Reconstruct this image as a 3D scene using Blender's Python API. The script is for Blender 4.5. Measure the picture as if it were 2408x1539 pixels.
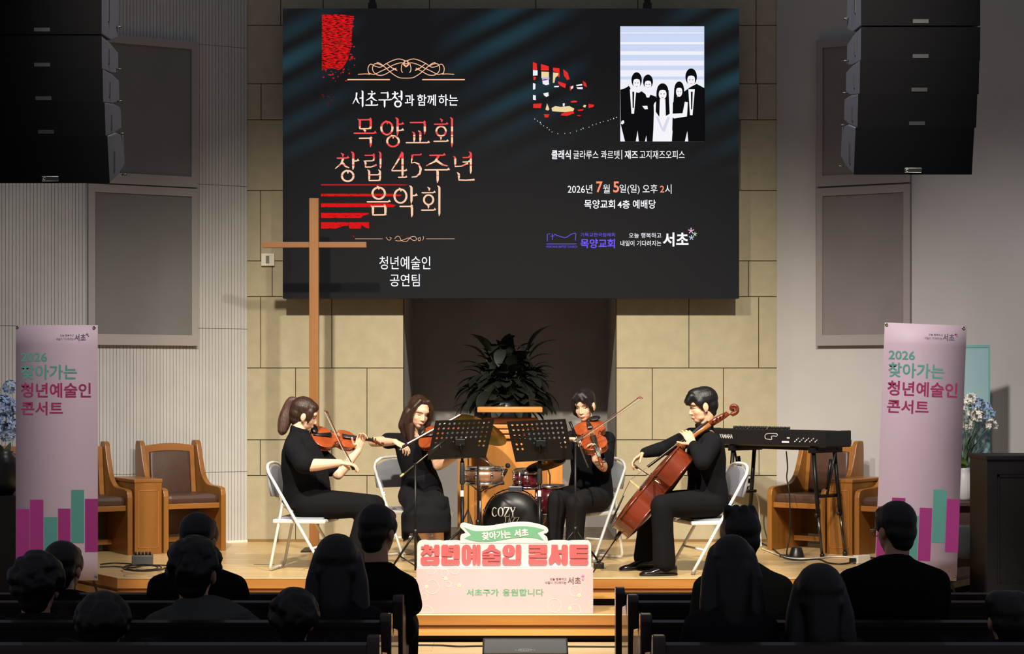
import bpy, bmesh, math, random
from mathutils import Vector, Matrix, Quaternion
V = Vector
R = random.Random(7)
for _o in list(bpy.data.objects): bpy.data.objects.remove(_o)
SC = bpy.context.scene
COL = SC.collection

# ---------------------------------------------------------------- camera
F = 4624.0                       # focal length in pixels of the 2408 x 1539 frame
CX, HY = 1204.0, 900.0           # principal column, horizon row
CZ = 1.353                       # eye height above the stage floor (stage floor is z = 0)
cam = bpy.data.cameras.new('camera'); cam_o = bpy.data.objects.new('camera', cam); COL.objects.link(cam_o)
cam.sensor_width = 36.0; cam.lens = F / 2408 * 36.0
cam.shift_y = (HY - 769.5) / 2408
cam.clip_start = 0.1; cam.clip_end = 100
cam_o.location = (0, 0, CZ); cam_o.rotation_euler = (math.pi / 2, 0, 0)
SC.camera = cam_o

# ---------------------------------------------------------------- world, lights, exposure
SC.view_settings.view_transform = 'Standard'; SC.view_settings.look = 'None'
SC.view_settings.gamma = 1.0; SC.view_settings.use_curve_mapping = False
SC.view_settings.exposure = 0.3
W = bpy.data.worlds.new('dim_hall'); SC.world = W; W.use_nodes = True
W.node_tree.nodes['Background'].inputs[0].default_value = (0.75, 0.8, 1.0, 1)
W.node_tree.nodes['Background'].inputs[1].default_value = 0.12
def spot(name, loc, target, watts, deg, blend, col, size=0.12):
    l = bpy.data.lights.new(name, 'SPOT'); l.energy = watts; l.spot_size = math.radians(deg); l.spot_blend = blend
    l.color = col; l.shadow_soft_size = size
    o = bpy.data.objects.new(name, l); COL.objects.link(o); o.location = loc
    o.rotation_euler = (V(target) - V(loc)).to_track_quat('-Z', 'Y').to_euler()
    return o
WARM = (1.0, 0.91, 0.76)
spot('stage_spot_light', (-1.9, 8.8, 6.0), (-0.5, 15.6, 0.25), 2600, 52, 1.0, WARM)
spot('stage_spot_light', (1.9, 8.8, 6.0), (0.5, 15.6, 0.25), 2300, 52, 1.0, WARM)
spot('step_fill_light', (0.0, 9.4, 6.0), (0.0, 12.3, -0.35), 900, 22, 0.8, (1.0, 0.94, 0.86))  # added fill lamp to brighten the steps and the aisle floor
spot('wing_fill_light', (-0.1, 9.0, 6.0), (-3.2, 14.2, 1.1), 1050, 42, 1.0, (1.0, 0.93, 0.90), 0.25)  # added fill lamp for the left banner and side wall, no such fixture seen
spot('wing_fill_light', (0.1, 9.0, 6.0), (3.2, 14.2, 1.1), 1700, 42, 1.0, (1.0, 0.93, 0.90), 0.25)  # added fill lamp for the right banner and side wall
SC.cycles.use_denoising = True
try:
    SC.cycles.denoiser = 'OPENIMAGEDENOISE'; SC.cycles.denoising_input_passes = 'RGB_ALBEDO_NORMAL'
except Exception: pass
SC.cycles.max_bounces = 6; SC.cycles.diffuse_bounces = 3; SC.cycles.glossy_bounces = 3
SC.cycles.sample_clamp_indirect = 4.0

# ---------------------------------------------------------------- measuring
def P(px, py, d): return V(((px - CX) * d / F, d, CZ - (py - HY) * d / F))
def X(px, d): return (px - CX) * d / F
def Z(py, d): return CZ - (py - HY) * d / F

# ---------------------------------------------------------------- materials
def lin(c):
    return tuple((x / 12.92 if x <= 0.04045 else ((x + 0.055) / 1.055) ** 2.4) for x in (v / 255.0 for v in c))
_M = {}
def mat(name, rgb, rough=0.6, metal=0.0, spec=0.5, noise=0.0, nscale=20.0, stretch=(1, 1, 1), bump=0.0, bscale=None, rgb2=None, coat=0.0, sheen=0.0, emit=None, estr=1.0, sss=0.0, trans=0.0, coord='Object'):
    if name in _M: return _M[name]
    m = bpy.data.materials.new(name); m.use_nodes = True
    nt = m.node_tree; b = nt.nodes['Principled BSDF']
    c = lin(rgb); b.inputs['Base Color'].default_value = (*c, 1)
    b.inputs['Roughness'].default_value = rough; b.inputs['Metallic'].default_value = metal
    b.inputs['Specular IOR Level'].default_value = spec; b.inputs['Coat Weight'].default_value = coat
    b.inputs['Sheen Weight'].default_value = sheen; b.inputs['Transmission Weight'].default_value = trans
    if sss: b.inputs['Subsurface Weight'].default_value = sss; b.inputs['Subsurface Radius'].default_value = (0.012, 0.006, 0.004); b.inputs['Subsurface Scale'].default_value = 1.0
    if emit is not None:
        b.inputs['Emission Color'].default_value = (*lin(emit), 1); b.inputs['Emission Strength'].default_value = estr
    if noise or bump or rgb2:
        tc = nt.nodes.new('ShaderNodeTexCoord'); mp = nt.nodes.new('ShaderNodeMapping')
        mp.inputs['Scale'].default_value = stretch
        nz = nt.nodes.new('ShaderNodeTexNoise'); nz.inputs['Scale'].default_value = nscale; nz.inputs['Detail'].default_value = 5
        nt.links.new(tc.outputs[coord], mp.inputs[0]); nt.links.new(mp.outputs[0], nz.inputs['Vector'])
        if noise or rgb2:
            cr = nt.nodes.new('ShaderNodeValToRGB')
            c2 = lin(rgb2) if rgb2 else tuple(x * (1 - noise) for x in c)
            c1 = c if rgb2 else tuple(min(1, x * (1 + noise * 0.5)) for x in c)
            cr.color_ramp.elements[0].position = 0.32; cr.color_ramp.elements[1].position = 0.68
            cr.color_ramp.elements[0].color = (*c2, 1); cr.color_ramp.elements[1].color = (*c1, 1)
            nt.links.new(nz.outputs['Fac'], cr.inputs[0]); nt.links.new(cr.outputs[0], b.inputs['Base Color'])
        if bump:
            bp = nt.nodes.new('ShaderNodeBump'); bp.inputs['Strength'].default_value = bump; bp.inputs['Distance'].default_value = 0.01
            src = nz
            if bscale:
                src = nt.nodes.new('ShaderNodeTexNoise'); src.inputs['Scale'].default_value = bscale; src.inputs['Detail'].default_value = 6
                nt.links.new(mp.outputs[0], src.inputs['Vector'])
            nt.links.new(src.outputs['Fac'], bp.inputs['Height']); nt.links.new(bp.outputs[0], b.inputs['Normal'])
    _M[name] = m
    return m
def wood(name, rgb, rgb2, along='X', rough=0.38, scale=7.0, coat=0.15):
    st = {'X': (0.12, 1.6, 1.6), 'Y': (1.6, 0.12, 1.6), 'Z': (1.6, 1.6, 0.12)}[along]
    return mat(name, rgb, rough, noise=0.3, rgb2=rgb2, nscale=scale, stretch=st, coat=coat)
def glow(name, rgb, strength=1.0):
    if name in _M: return _M[name]
    m = bpy.data.materials.new(name); m.use_nodes = True; nt = m.node_tree; nt.nodes.clear()
    e = nt.nodes.new('ShaderNodeEmission'); o = nt.nodes.new('ShaderNodeOutputMaterial')
    e.inputs[0].default_value = (*lin(rgb), 1); e.inputs[1].default_value = strength * 2 ** -0.3
    nt.links.new(e.outputs[0], o.inputs[0]); _M[name] = m
    return m

# ---------------------------------------------------------------- mesh building
class MB:
    def __init__(s): s.v = []; s.f = []; s.m = []; s.sm = []
    def add(s, verts, faces, mi=0, smooth=False, M=None):
        k = len(s.v)
        s.v += [tuple(M @ V(p)) for p in verts] if M is not None else [tuple(p) for p in verts]
        for f in faces: s.f.append([i + k for i in f]); s.m.append(mi); s.sm.append(smooth)
        return s
    def box(s, c, d, M=None, mi=0, bev=0.0):
        bm = bmesh.new(); bmesh.ops.create_cube(bm, size=1.0)
        for v in bm.verts: v.co = V((v.co.x * d[0] + c[0], v.co.y * d[1] + c[1], v.co.z * d[2] + c[2]))
        if bev: bmesh.ops.bevel(bm, geom=bm.edges[:], offset=min(bev, min(d) * 0.45), segments=2, affect='EDGES', profile=0.6)
        s.bm(bm, M, mi, False); return s
    def bb(s, lo, hi, M=None, mi=0, bev=0.0):
        return s.box([(a + b) / 2 for a, b in zip(lo, hi)], [abs(b - a) for a, b in zip(lo, hi)], M, mi, bev)
    def bm(s, bm, M=None, mi=0, smooth=False):
        bm.verts.index_update()
        s.add([v.co.copy() for v in bm.verts], [[v.index for v in f.verts] for f in bm.faces], mi, smooth, M); bm.free(); return s
    def prism(s, pts, depth, M=None, mi=0, bev=0.0, smooth=False):
        """polygon in local XY extruded along local Z from 0 to depth (concave allowed)"""
        bm = bmesh.new(); f = bm.faces.new([bm.verts.new((p[0], p[1], 0)) for p in pts])
        r = bmesh.ops.extrude_face_region(bm, geom=[f])
        for e in r['geom']:
            if isinstance(e, bmesh.types.BMVert): e.co.z += depth
        bmesh.ops.recalc_face_normals(bm, faces=bm.faces[:])
        if bev:
            ed = [e for e in bm.edges if abs(e.verts[0].co.z - e.verts[1].co.z) < 1e-6]
            bmesh.ops.bevel(bm, geom=ed, offset=bev, segments=2, affect='EDGES', profile=0.6)
        bmesh.ops.triangulate(bm, faces=[f for f in bm.faces if len(f.verts) > 4])
        s.bm(bm, M, mi, smooth); return s
    def tube(s, pts, r, n=8, M=None, mi=0, closed=False, cap=True, sy=1.0, up=None):
        """round tube along pts; r a number or one per point"""
        pts = [V(p) for p in pts]; k = len(pts); rr = r if isinstance(r, (list, tuple)) else [r] * k
        vs, fs = [], []; N = None
        for i, p in enumerate(pts):
            a = pts[(i - 1) % k] if (i or closed) else p; b = pts[(i + 1) % k] if (i < k - 1 or closed) else p
            t = (b - a).normalized()
            if N is None:
                N = V(up) if up else (V((0, 0, 1)) if abs(t.z) < 0.9 else V((1, 0, 0)))
            N = (N - t * N.dot(t)); N = N.normalized() if N.length > 1e-6 else t.orthogonal().normalized()
            B = t.cross(N)
            for j in range(n):
                q = 2 * math.pi * j / n
                vs.append(p + (N * math.cos(q) * sy + B * math.sin(q)) * rr[i])
        for i in range(k if closed else k - 1):
            for j in range(n):
                a, b = i * n + j, i * n + (j + 1) % n; c, d = ((i + 1) % k) * n + (j + 1) % n, ((i + 1) % k) * n + j
                fs.append((a, b, c, d))
        if cap and not closed: fs.append(list(range(n))[::-1]); fs.append([(k - 1) * n + j for j in range(n)])
        return s.add(vs, fs, mi, True, M)
    def lathe(s, prof, n=24, M=None, mi=0, cap=True):
        """profile [(radius, z)] about local Z"""
        vs, fs = [], []; k = len(prof)
        for r, z in prof:
            for j in range(n): vs.append((r * math.cos(2 * math.pi * j / n), r * math.sin(2 * math.pi * j / n), z))
        for i in range(k - 1):
            for j in range(n): fs.append((i * n + j, i * n + (j + 1) % n, (i + 1) * n + (j + 1) % n, (i + 1) * n + j))
        if cap: fs.append(list(range(n))[::-1]); fs.append([(k - 1) * n + j for j in range(n)])
        return s.add(vs, fs, mi, True, M)
    def ball(s, c, r, M=None, mi=0, n=12):
        r = r if isinstance(r, (tuple, list)) else (r, r, r)
        vs, fs = [], []; h = n // 2
        vs.append((c[0], c[1], c[2] + r[2]))
        for i in range(1, h):
            a = math.pi * i / h
            for j in range(n): vs.append((c[0] + r[0] * math.sin(a) * math.cos(2 * math.pi * j / n), c[1] + r[1] * math.sin(a) * math.sin(2 * math.pi * j / n), c[2] + r[2] * math.cos(a)))
        vs.append((c[0], c[1], c[2] - r[2])); L = len(vs) - 1
        for j in range(n): fs.append((0, 1 + j, 1 + (j + 1) % n)); fs.append((L, L - n + (j + 1) % n, L - n + j))
        for i in range(h - 2):
            for j in range(n): a = 1 + i * n + j; b = 1 + i * n + (j + 1) % n; fs.append((a, a + n, b + n, b))
        return s.add(vs, fs, mi, True, M)
    def cone(s, p0, p1, r0, r1, n=14, mi=0):
        """round cone: a tapered capsule from p0 to p1"""
        p0, p1 = V(p0), V(p1); t = p1 - p0; L = t.length
        if L < 1e-6: return s.ball(p0, max(r0, r1), None, mi, n)
        q = t.to_track_quat('Z', 'Y').to_matrix().to_4x4(); M = Matrix.Translation(p0) @ q
        pr = [(0.001, -r0)] + [(r0 * math.sin(a), -r0 * math.cos(a)) for a in (0.4, 0.8, 1.2)] + [(r0, 0), (r1, L)] + [(r1 * math.sin(a), L + r1 * math.cos(a)) for a in (1.2, 0.8, 0.4)] + [(0.001, L + r1)]
        return s.lathe(pr, n, M, mi)
    def loft(s, secs, n=20, mi=0, M=None):
        """closed skin through sections (centre, half-axis vector a, half-axis vector b)"""
        vs, fs = [], []; k = len(secs)
        for c, a, b in secs:
            c, a, b = V(c), V(a), V(b)
            for j in range(n): q = 2 * math.pi * j / n; vs.append(c + a * math.cos(q) + b * math.sin(q))
        for i in range(k - 1):
            for j in range(n): fs.append((i * n + j, i * n + (j + 1) % n, (i + 1) * n + (j + 1) % n, (i + 1) * n + j))
        fs.append(list(range(n))[::-1]); fs.append([(k - 1) * n + j for j in range(n)])
        return s.add(vs, fs, mi, True, M)
    def mesh(s, name, mats):
        me = bpy.data.meshes.new(name); me.from_pydata([tuple(v) for v in s.v], [], s.f)
        for m in (mats if isinstance(mats, (list, tuple)) else [mats]): me.materials.append(m)
        me.polygons.foreach_set('material_index', s.m); me.polygons.foreach_set('use_smooth', s.sm)
        me.update(); return me
    def build(s, name, mats, parent=None, label=None, fix=False):
        me = s.mesh(name, mats)
        if fix:
            b = bmesh.new(); b.from_mesh(me); bmesh.ops.recalc_face_normals(b, faces=b.faces[:]); b.to_mesh(me); b.free()
        if any(s.sm) and not all(s.sm): pass
        return link(name, me, parent, label)
def link(name, me, parent=None, label=None):
    o = bpy.data.objects.new(name, me); COL.objects.link(o)
    if parent is not None:
        o.parent = parent
        if parent.get('_w'):                     # parts written in world coordinates under a thing that stands elsewhere
            o.location = -V(parent['_o'])
        elif parent.get('_w2'): pass
    if label: o['label'] = label
    return o
def thing(name, label, cat, loc=(0, 0, 0), rotz=0.0, group=None, world=False):
    """an Empty at the thing's base; world=True: its parts are written in world coordinates"""
    o = bpy.data.objects.new(name, None); COL.objects.link(o); o.location = loc; o.rotation_euler = (0, 0, rotz)
    o.empty_display_size = 0.1
    o['label'] = label; o['category'] = cat
    if group: o['group'] = group
    if world: o['_w'] = 1; o['_o'] = list(loc)
    return o
def tag(o, label, cat, group=None, kind=None):
    o['label'] = label; o['category'] = cat
    if group: o['group'] = group
    if kind: o['kind'] = kind
    return o
def structure(o): o['kind'] = 'structure'; return o
def copy_tree(o, parent=None):
    c = o.copy(); COL.objects.link(c)
    if parent is not None: c.parent = parent
    for ch in list(o.children): copy_tree(ch, c)
    return c
def frame(o, u, v, n=None):
    """4x4 matrix with local X along u, local Y along v, local Z along n"""
    u = V(u).normalized(); v = V(v); n = V(n).normalized() if n is not None else u.cross(v).normalized()
    v = n.cross(u).normalized()
    M = Matrix((u, v, n)).transposed().to_4x4(); M.translation = V(o); return M
def remesh(mb, name, voxel, smooth=6, mats=None, factor=0.5):
    """one continuous skin over overlapping closed pieces"""
    me = mb.mesh(name + '_raw', [])
    b = bmesh.new(); b.from_mesh(me); bmesh.ops.recalc_face_normals(b, faces=b.faces[:]); b.to_mesh(me); b.free()
    o = bpy.data.objects.new(name, me); COL.objects.link(o)
    m = o.modifiers.new('r', 'REMESH'); m.mode = 'VOXEL'; m.voxel_size = voxel; m.adaptivity = 0
    if smooth:
        k = o.modifiers.new('s', 'SMOOTH'); k.factor = factor; k.iterations = smooth
    bpy.context.view_layer.update()
    dg = bpy.context.evaluated_depsgraph_get()
    out = bpy.data.meshes.new_from_object(o.evaluated_get(dg)); out.name = name
    bpy.data.objects.remove(o); bpy.data.meshes.remove(me)
    out.materials.clear()
    for x in (mats or []): out.materials.append(x)
    out.polygons.foreach_set('use_smooth', [True] * len(out.polygons))
    return out
_tc = {}
def glyphs(s, off=0.0, res=3, shear=0.0):
    """flat outline mesh of a line of writing: vertices, faces, bounding box"""
    k = (s, off, res, shear)
    if k in _tc: return _tc[k]
    c = bpy.data.curves.new('t', 'FONT'); c.body = s; c.size = 1; c.offset = off; c.resolution_u = res; c.shear = shear
    o = bpy.data.objects.new('t', c); COL.objects.link(o); bpy.context.view_layer.update()
    me = bpy.data.meshes.new_from_object(o.evaluated_get(bpy.context.evaluated_depsgraph_get()))
    vs = [v.co.copy() for v in me.vertices]; fs = [list(p.vertices) for p in me.polygons]
    bpy.data.objects.remove(o); bpy.data.curves.remove(c); bpy.data.meshes.remove(me)
    bx = (min(v.x for v in vs), max(v.x for v in vs), min(v.y for v in vs), max(v.y for v in vs))
    _tc[k] = (vs, fs, bx); return _tc[k]
def write(mb, s, box, M, mi=0, off=0.0, res=3, thick=0.0, shear=0.0):
    """fit a line of writing into box = (x0, x1, y0, y1) of the plane of M (local X right, Y up); thick raises it"""
    vs, fs, bx = glyphs(s, off, res, shear)
    sx = (box[1] - box[0]) / (bx[1] - bx[0]); sy = (box[3] - box[2]) / (bx[3] - bx[2])
    q = [(box[0] + (v.x - bx[0]) * sx, box[2] + (v.y - bx[2]) * sy, 0.0) for v in vs]
    if not thick: mb.add(q, fs, mi, False, M); return
    bm = bmesh.new(); bv = [bm.verts.new(p) for p in q]
    for f in fs:
        try: bm.faces.new([bv[i] for i in f])
        except ValueError: pass
    r = bmesh.ops.extrude_face_region(bm, geom=bm.faces[:])
    for e in r['geom']:
        if isinstance(e, bmesh.types.BMVert): e.co.z += thick
    bmesh.ops.recalc_face_normals(bm, faces=bm.faces[:]); mb.bm(bm, M, mi, False)
def bez(pts, n=8, closed=False):
    """smooth Catmull-Rom line through points"""
    pts = [V(p) for p in pts]; k = len(pts); out = []
    rng = range(k) if closed else range(k - 1)
    for i in rng:
        g = lambda j: pts[j % k] if closed else pts[max(0, min(k - 1, j))]
        a, b, c, d = g(i - 1), g(i), g(i + 1), g(i + 2)
        for j in range(n):
            t = j / n
            out.append(0.5 * (2 * b + (c - a) * t + (2 * a - 5 * b + 4 * c - d) * t * t + (3 * b - a - 3 * c + d) * t ** 3))
    if not closed: out.append(pts[-1])
    return out
# ================================================================ THE ROOM
WD = 16.68                      # back wall
ANG = math.radians(29)
def plank_mat(name, a, b, c, plen=1.1, pwid=0.075, rough=0.32):
    m = bpy.data.materials.new(name); m.use_nodes = True; nt = m.node_tree; bs = nt.nodes['Principled BSDF']
    tc = nt.nodes.new('ShaderNodeTexCoord'); br = nt.nodes.new('ShaderNodeTexBrick')
    br.inputs['Color1'].default_value = (*lin(a), 1); br.inputs['Color2'].default_value = (*lin(b), 1); br.inputs['Mortar'].default_value = (*lin(c), 1)
    br.inputs['Scale'].default_value = 1; br.inputs['Mortar Size'].default_value = 0.0012; br.inputs['Brick Width'].default_value = plen; br.inputs['Row Height'].default_value = pwid
    br.offset = 0.37; br.inputs['Bias'].default_value = -0.1
    nt.links.new(tc.outputs['Object'], br.inputs['Vector'])
    mp = nt.nodes.new('ShaderNodeMapping'); mp.inputs['Scale'].default_value = (0.5, 9, 9); nz = nt.nodes.new('ShaderNodeTexNoise'); nz.inputs['Scale'].default_value = 4; nz.inputs['Detail'].default_value = 6
    nt.links.new(tc.outputs['Object'], mp.inputs[0]); nt.links.new(mp.outputs[0], nz.inputs['Vector'])
    mx = nt.nodes.new('ShaderNodeMix'); mx.data_type = 'RGBA'; mx.blend_type = 'MULTIPLY'; mx.inputs[0].default_value = 0.55
    cr = nt.nodes.new('ShaderNodeValToRGB'); cr.color_ramp.elements[0].position = 0.3; cr.color_ramp.elements[0].color = (0.62, 0.55, 0.45, 1); cr.color_ramp.elements[1].position = 0.7; cr.color_ramp.elements[1].color = (1, 1, 1, 1)
    nt.links.new(nz.outputs['Fac'], cr.inputs[0]); nt.links.new(br.outputs['Color'], mx.inputs[6]); nt.links.new(cr.outputs[0], mx.inputs[7])
    nt.links.new(mx.outputs[2], bs.inputs['Base Color']); bs.inputs['Roughness'].default_value = rough; bs.inputs['Coat Weight'].default_value = 0.2; bs.inputs['Coat Roughness'].default_value = 0.25
    return m
FLOOR = plank_mat('oak_planks', (226, 196, 142), (212, 178, 120), (140, 106, 62))
HALLF = plank_mat('hall_planks', (244, 222, 178), (234, 204, 156), (130, 98, 60), 1.4, 0.09)
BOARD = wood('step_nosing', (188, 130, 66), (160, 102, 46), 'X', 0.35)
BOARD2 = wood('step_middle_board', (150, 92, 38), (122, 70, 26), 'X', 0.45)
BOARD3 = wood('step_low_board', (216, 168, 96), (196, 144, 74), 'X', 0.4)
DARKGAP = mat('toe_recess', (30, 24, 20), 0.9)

def platform(name, outline, ztop, zbot):
    """a wooden step: plank top, front made of three stacked boards above a dark toe recess"""
    mb = MB(); n = len(outline)
    def inset(k):
        c = []
        for i, (x, y) in enumerate(outline): c.append((x, y + k))
        return c
    mb.add([(x, y, ztop) for x, y in outline], [list(range(n))], 0)
    h = ztop - zbot
    for i in range(n - 1):
        (xa, ya), (xb, yb) = outline[i], outline[i + 1]
        t = V((xb - xa, yb - ya, 0)).normalized(); nn = V((t.y, -t.x, 0))
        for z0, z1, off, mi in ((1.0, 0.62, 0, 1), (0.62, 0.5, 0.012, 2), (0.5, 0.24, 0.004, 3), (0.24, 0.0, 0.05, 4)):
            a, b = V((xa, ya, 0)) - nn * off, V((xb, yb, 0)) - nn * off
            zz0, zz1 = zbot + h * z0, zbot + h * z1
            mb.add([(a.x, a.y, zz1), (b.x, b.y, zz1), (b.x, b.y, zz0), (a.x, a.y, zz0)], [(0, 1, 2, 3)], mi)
            mb.add([(xa, ya, zz1), (xb, yb, zz1), (b.x - nn.x * .06, b.y - nn.y * .06, zz1), (a.x - nn.x * .06, a.y - nn.y * .06, zz1)], [(0, 3, 2, 1)], mi)
    # nosing highlight is a separate pale strip, its glint put into the colour
    return structure(mb.build(name, [FLOOR, BOARD, BOARD2, BOARD3, DARKGAP]))
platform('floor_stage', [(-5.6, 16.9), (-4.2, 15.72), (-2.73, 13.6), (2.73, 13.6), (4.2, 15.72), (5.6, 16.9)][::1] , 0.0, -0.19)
# plank floor inside the apse
structure(MB().bb((-1.0, 16.6, -0.05), (1.0, 18.4, -0.002)).build('floor_apse', wood('apse_floor', (120, 92, 62), (98, 72, 46), 'X')))
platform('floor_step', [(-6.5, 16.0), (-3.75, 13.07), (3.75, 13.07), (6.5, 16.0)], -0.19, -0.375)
structure(MB().bb((-7, 0.5, -0.475), (7, 15.5, -0.375)).build('floor', HALLF))
nose = mat('edge_highlight', (232, 206, 160), 0.25, coat=0.4)  # pale colour paints the highlight along the step edges
for nm, y, z, w in (('trim_highlight_1', 13.6, 0.0, 2.73), ('trim_highlight_2', 13.07, -0.19, 3.75)):
    structure(MB().tube([(-w, y + 0.002, z - 0.004), (w, y + 0.002, z - 0.004)], 0.0055, 6).build(nm, nose))

# ---- stone wall of large courses
STONE = mat('beige_stone', (172, 161, 132), 0.85, noise=0.07, nscale=9, bump=0.25, bscale=60)
JOINT = mat('stone_joint', (70, 60, 44), 0.95)
rows = [-60, 60, 197, 282, 448, 614, 698, 866, 1035, 1119, 1276]
joints = {0: [660, 760, 1010, 1260, 1500, 1778], 1: [700, 950, 1200, 1450, 1700, 1778], 2: [614, 780, 1000, 1300, 1600, 1781], 3: [690, 1000, 1400, 1740], 4: [613, 900, 1200, 1500, 1700], 5: [640, 800, 1600, 1760],
          6: [613, 780, 1620, 1784], 7: [695, 863, 1534, 1701], 8: [612, 780, 1617, 1785], 9: [695, 863, 1534, 1701]}
XL, XR, NL, NR = -2.25, 2.25, -0.923, 0.887
mb = MB(); gp = 0.0035
for i in range(len(rows) - 1):
    z1, z0 = Z(rows[i], WD), max(0.0, Z(rows[i + 1], WD))
    xs = [XL] + [X(p, WD) for p in joints[i]] + [XR]
    for a, b in zip(xs, xs[1:]):
        segs = [(a, b)]
        if z0 < 2.35 and b > NL and a < NR:
            segs = [s for s in ((a, min(b, NL)), (max(a, NR), b)) if s[1] - s[0] > 0.02]
        for p, q in segs:
            p2 = p if abs(p - NL) < 1e-6 or abs(p - NR) < 1e-6 else p + gp; q2 = q if abs(q - NL) < 1e-6 or abs(q - NR) < 1e-6 else q - gp
            mb.bb((p2, WD, z0 + gp), (q2, WD + 0.03, z1 - gp))
for a, b, z0, z1 in ((XL, NL, 0, 5.4), (NR, XR, 0, 5.4), (NL, NR, 2.36, 5.4)): mb.bb((a, WD + 0.008, z0), (b, WD + 0.16, z1), mi=1)
structure(mb.build('wall_back', [STONE, JOINT]))
structure(MB().bb((XL, WD - 0.012, 0.0), (NL, WD, 0.022)).bb((NR, WD - 0.012, 0.0), (XR, WD, 0.022)).build('baseboard_back', wood('skirting', (150, 118, 70), (120, 92, 50))))
APSE = mat('grey_plaster', (176, 172, 170), 0.9, noise=0.12, nscale=3)
mb = MB(); mb.bb((NL - .12, 18.35, 0), (NR + .12, 18.45, 2.6)); mb.bb((NL - .12, WD + .16, 0), (NL - 0.001, 18.35, 2.6)); mb.bb((NR + 0.001, WD + .16, 0), (NR + .12, 18.35, 2.6)); mb.bb((NL - .12, WD + .16, 2.5), (NR + .12, 18.4, 2.6))
structure(mb.build('wall_apse', APSE))

# ---- angled side walls
class Side:
    def __init__(s, sg): s.sg = sg; s.A = V((sg * 2.25, WD, 0)); s.u = V((sg * math.cos(ANG), -math.sin(ANG), 0)); s.n = V((-sg * math.sin(ANG), -math.cos(ANG), 0))
    def along(s, px):
        q = (px - CX) * s.sg; return (q * WD - F * 2.25) / (F * math.cos(ANG) + q * math.sin(ANG)) if True else 0
    def depth(s, a): return WD - a * math.sin(ANG)
    def z(s, py, a): return CZ - (py - HY) * s.depth(a) / F
    def frame(s): return frame(s.A, s.u, (0, 0, 1), s.n) if s.sg < 0 else frame(s.A, s.u, (0, 0, 1), s.n)
LW, RW = Side(-1), Side(1)
def wall_box(mb, S, a0, a1, z0, z1, t0, t1, mi=0):
    """box on a side wall: a along, z up, t out of the wall into the room"""
    p = lambda a, t, z: S.A + S.u * a + S.n * t + V((0, 0, z))
    vs = [p(a, t, z) for z in (z0, z1) for t in (t0, t1) for a in (a0, a1)]
    fs = [(0, 1, 3, 2), (4, 6, 7, 5), (0, 2, 6, 4), (1, 5, 7, 3), (0, 4, 5, 1), (2, 3, 7, 6)]
    mb.add(vs, fs if S.sg < 0 else [f[::-1] for f in fs], mi)
RIB = mat('ribbed_board', (186, 184, 178), 0.7, noise=0.05, nscale=4)
SLOT = mat('rib_slot', (66, 62, 44), 0.95)
mb = MB(); pitch = 0.0285
zj = [-0.01] + [LW.z(y, 0.1) for y in (1110, 774, 438, 112)] + [5.4]
k = 0; a = 0.0
while a < 4.2:
    for z0, z1 in zip(zj, zj[1:]): wall_box(mb, LW, a + 0.0016, a + pitch - 0.0016, z0 + 0.0018, z1 - 0.0018, 0, 0.012)
    a += pitch
wall_box(mb, LW, 0, 4.25, -0.01, 5.4, -0.1, 0.004, 1)
structure(mb.build('wall_left', [RIB, SLOT], fix=True))
PAINT = mat('pale_paint', (176, 172, 168), 0.8, noise=0.05, nscale=2.0, bump=0.05, bscale=80)
mb = MB(); wall_box(mb, RW, 0, 4.25, -0.01, 5.4, -0.1, 0.012)
structure(mb.build('wall_right', PAINT, fix=True))
mb = MB(); wall_box(mb, LW, 0, 4.2, -0.0, 0.018, 0.012, 0.02)
structure(mb.build('baseboard_left', mat('white_trim', (222, 216, 204), 0.6), fix=True))

GREYF = mat('grey_speaker_cloth', (118, 116, 112), 0.95, noise=0.08, nscale=2.5)
GREYR = mat('grey_purple_cloth', (122, 115, 112), 0.95, noise=0.08, nscale=2.5)
FRL = mat('panel_frame_paint', (158, 150, 145), 0.7); FRR = mat('panel_frame_paint_right', (142, 134, 130), 0.75)
def wall_panel(S, px0, px1, py1, py0, ix, label, m_f, m_c):
    """framed cloth panel; px0/px1 outer columns, py0/py1 rows of lower and upper edge at the column nearest the corner"""
    a0, a1 = sorted((S.along(px0), S.along(px1))); z0, z1 = S.z(py0, a0), S.z(py1, a0)
    t = thing('acoustic_panel', label, 'wall panel', S.A + S.u * ((a0 + a1) / 2) + V((0, 0, z0)), 0, 'cloth covered wall panels', world=True)
    b = 0.055; mb = MB()
    for q in ((a0 + b, a1 - b, z0, z0 + b * 1.6), (a0 + b, a1 - b, z1 - b * 1.2, z1), (a0, a0 + b, z0, z1), (a1 - b, a1, z0, z1)): wall_box(mb, S, *q, 0.012, 0.06)
    mb.build('frame', m_f, t, fix=True)
    mb = MB(); wall_box(mb, S, a0 + b * .9, a1 - b * .9, z0 + b, z1 - b, 0.012, 0.045); mb.build('cloth', m_c, t, fix=True)
wall_panel(LW, 203, 460, 101, 443, 0, 'upper grey cloth wall panel beside the hanging speaker array on the ribbed wall', FRL, GREYF)
wall_panel(LW, 203, 460, 446, 814, 0, 'lower grey cloth wall panel on the ribbed wall, behind the banner top', FRL, GREYF)
wall_panel(RW, 1925, 2145, 98, 441, 0, 'upper grey cloth panel on the plain wall, mostly hidden behind the hanging speaker array', FRR, GREYR)
wall_panel(RW, 1925, 2145, 445, 814, 0, 'lower grey cloth panel on the plain pale wall below the speaker array', FRR, GREYR)

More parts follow.
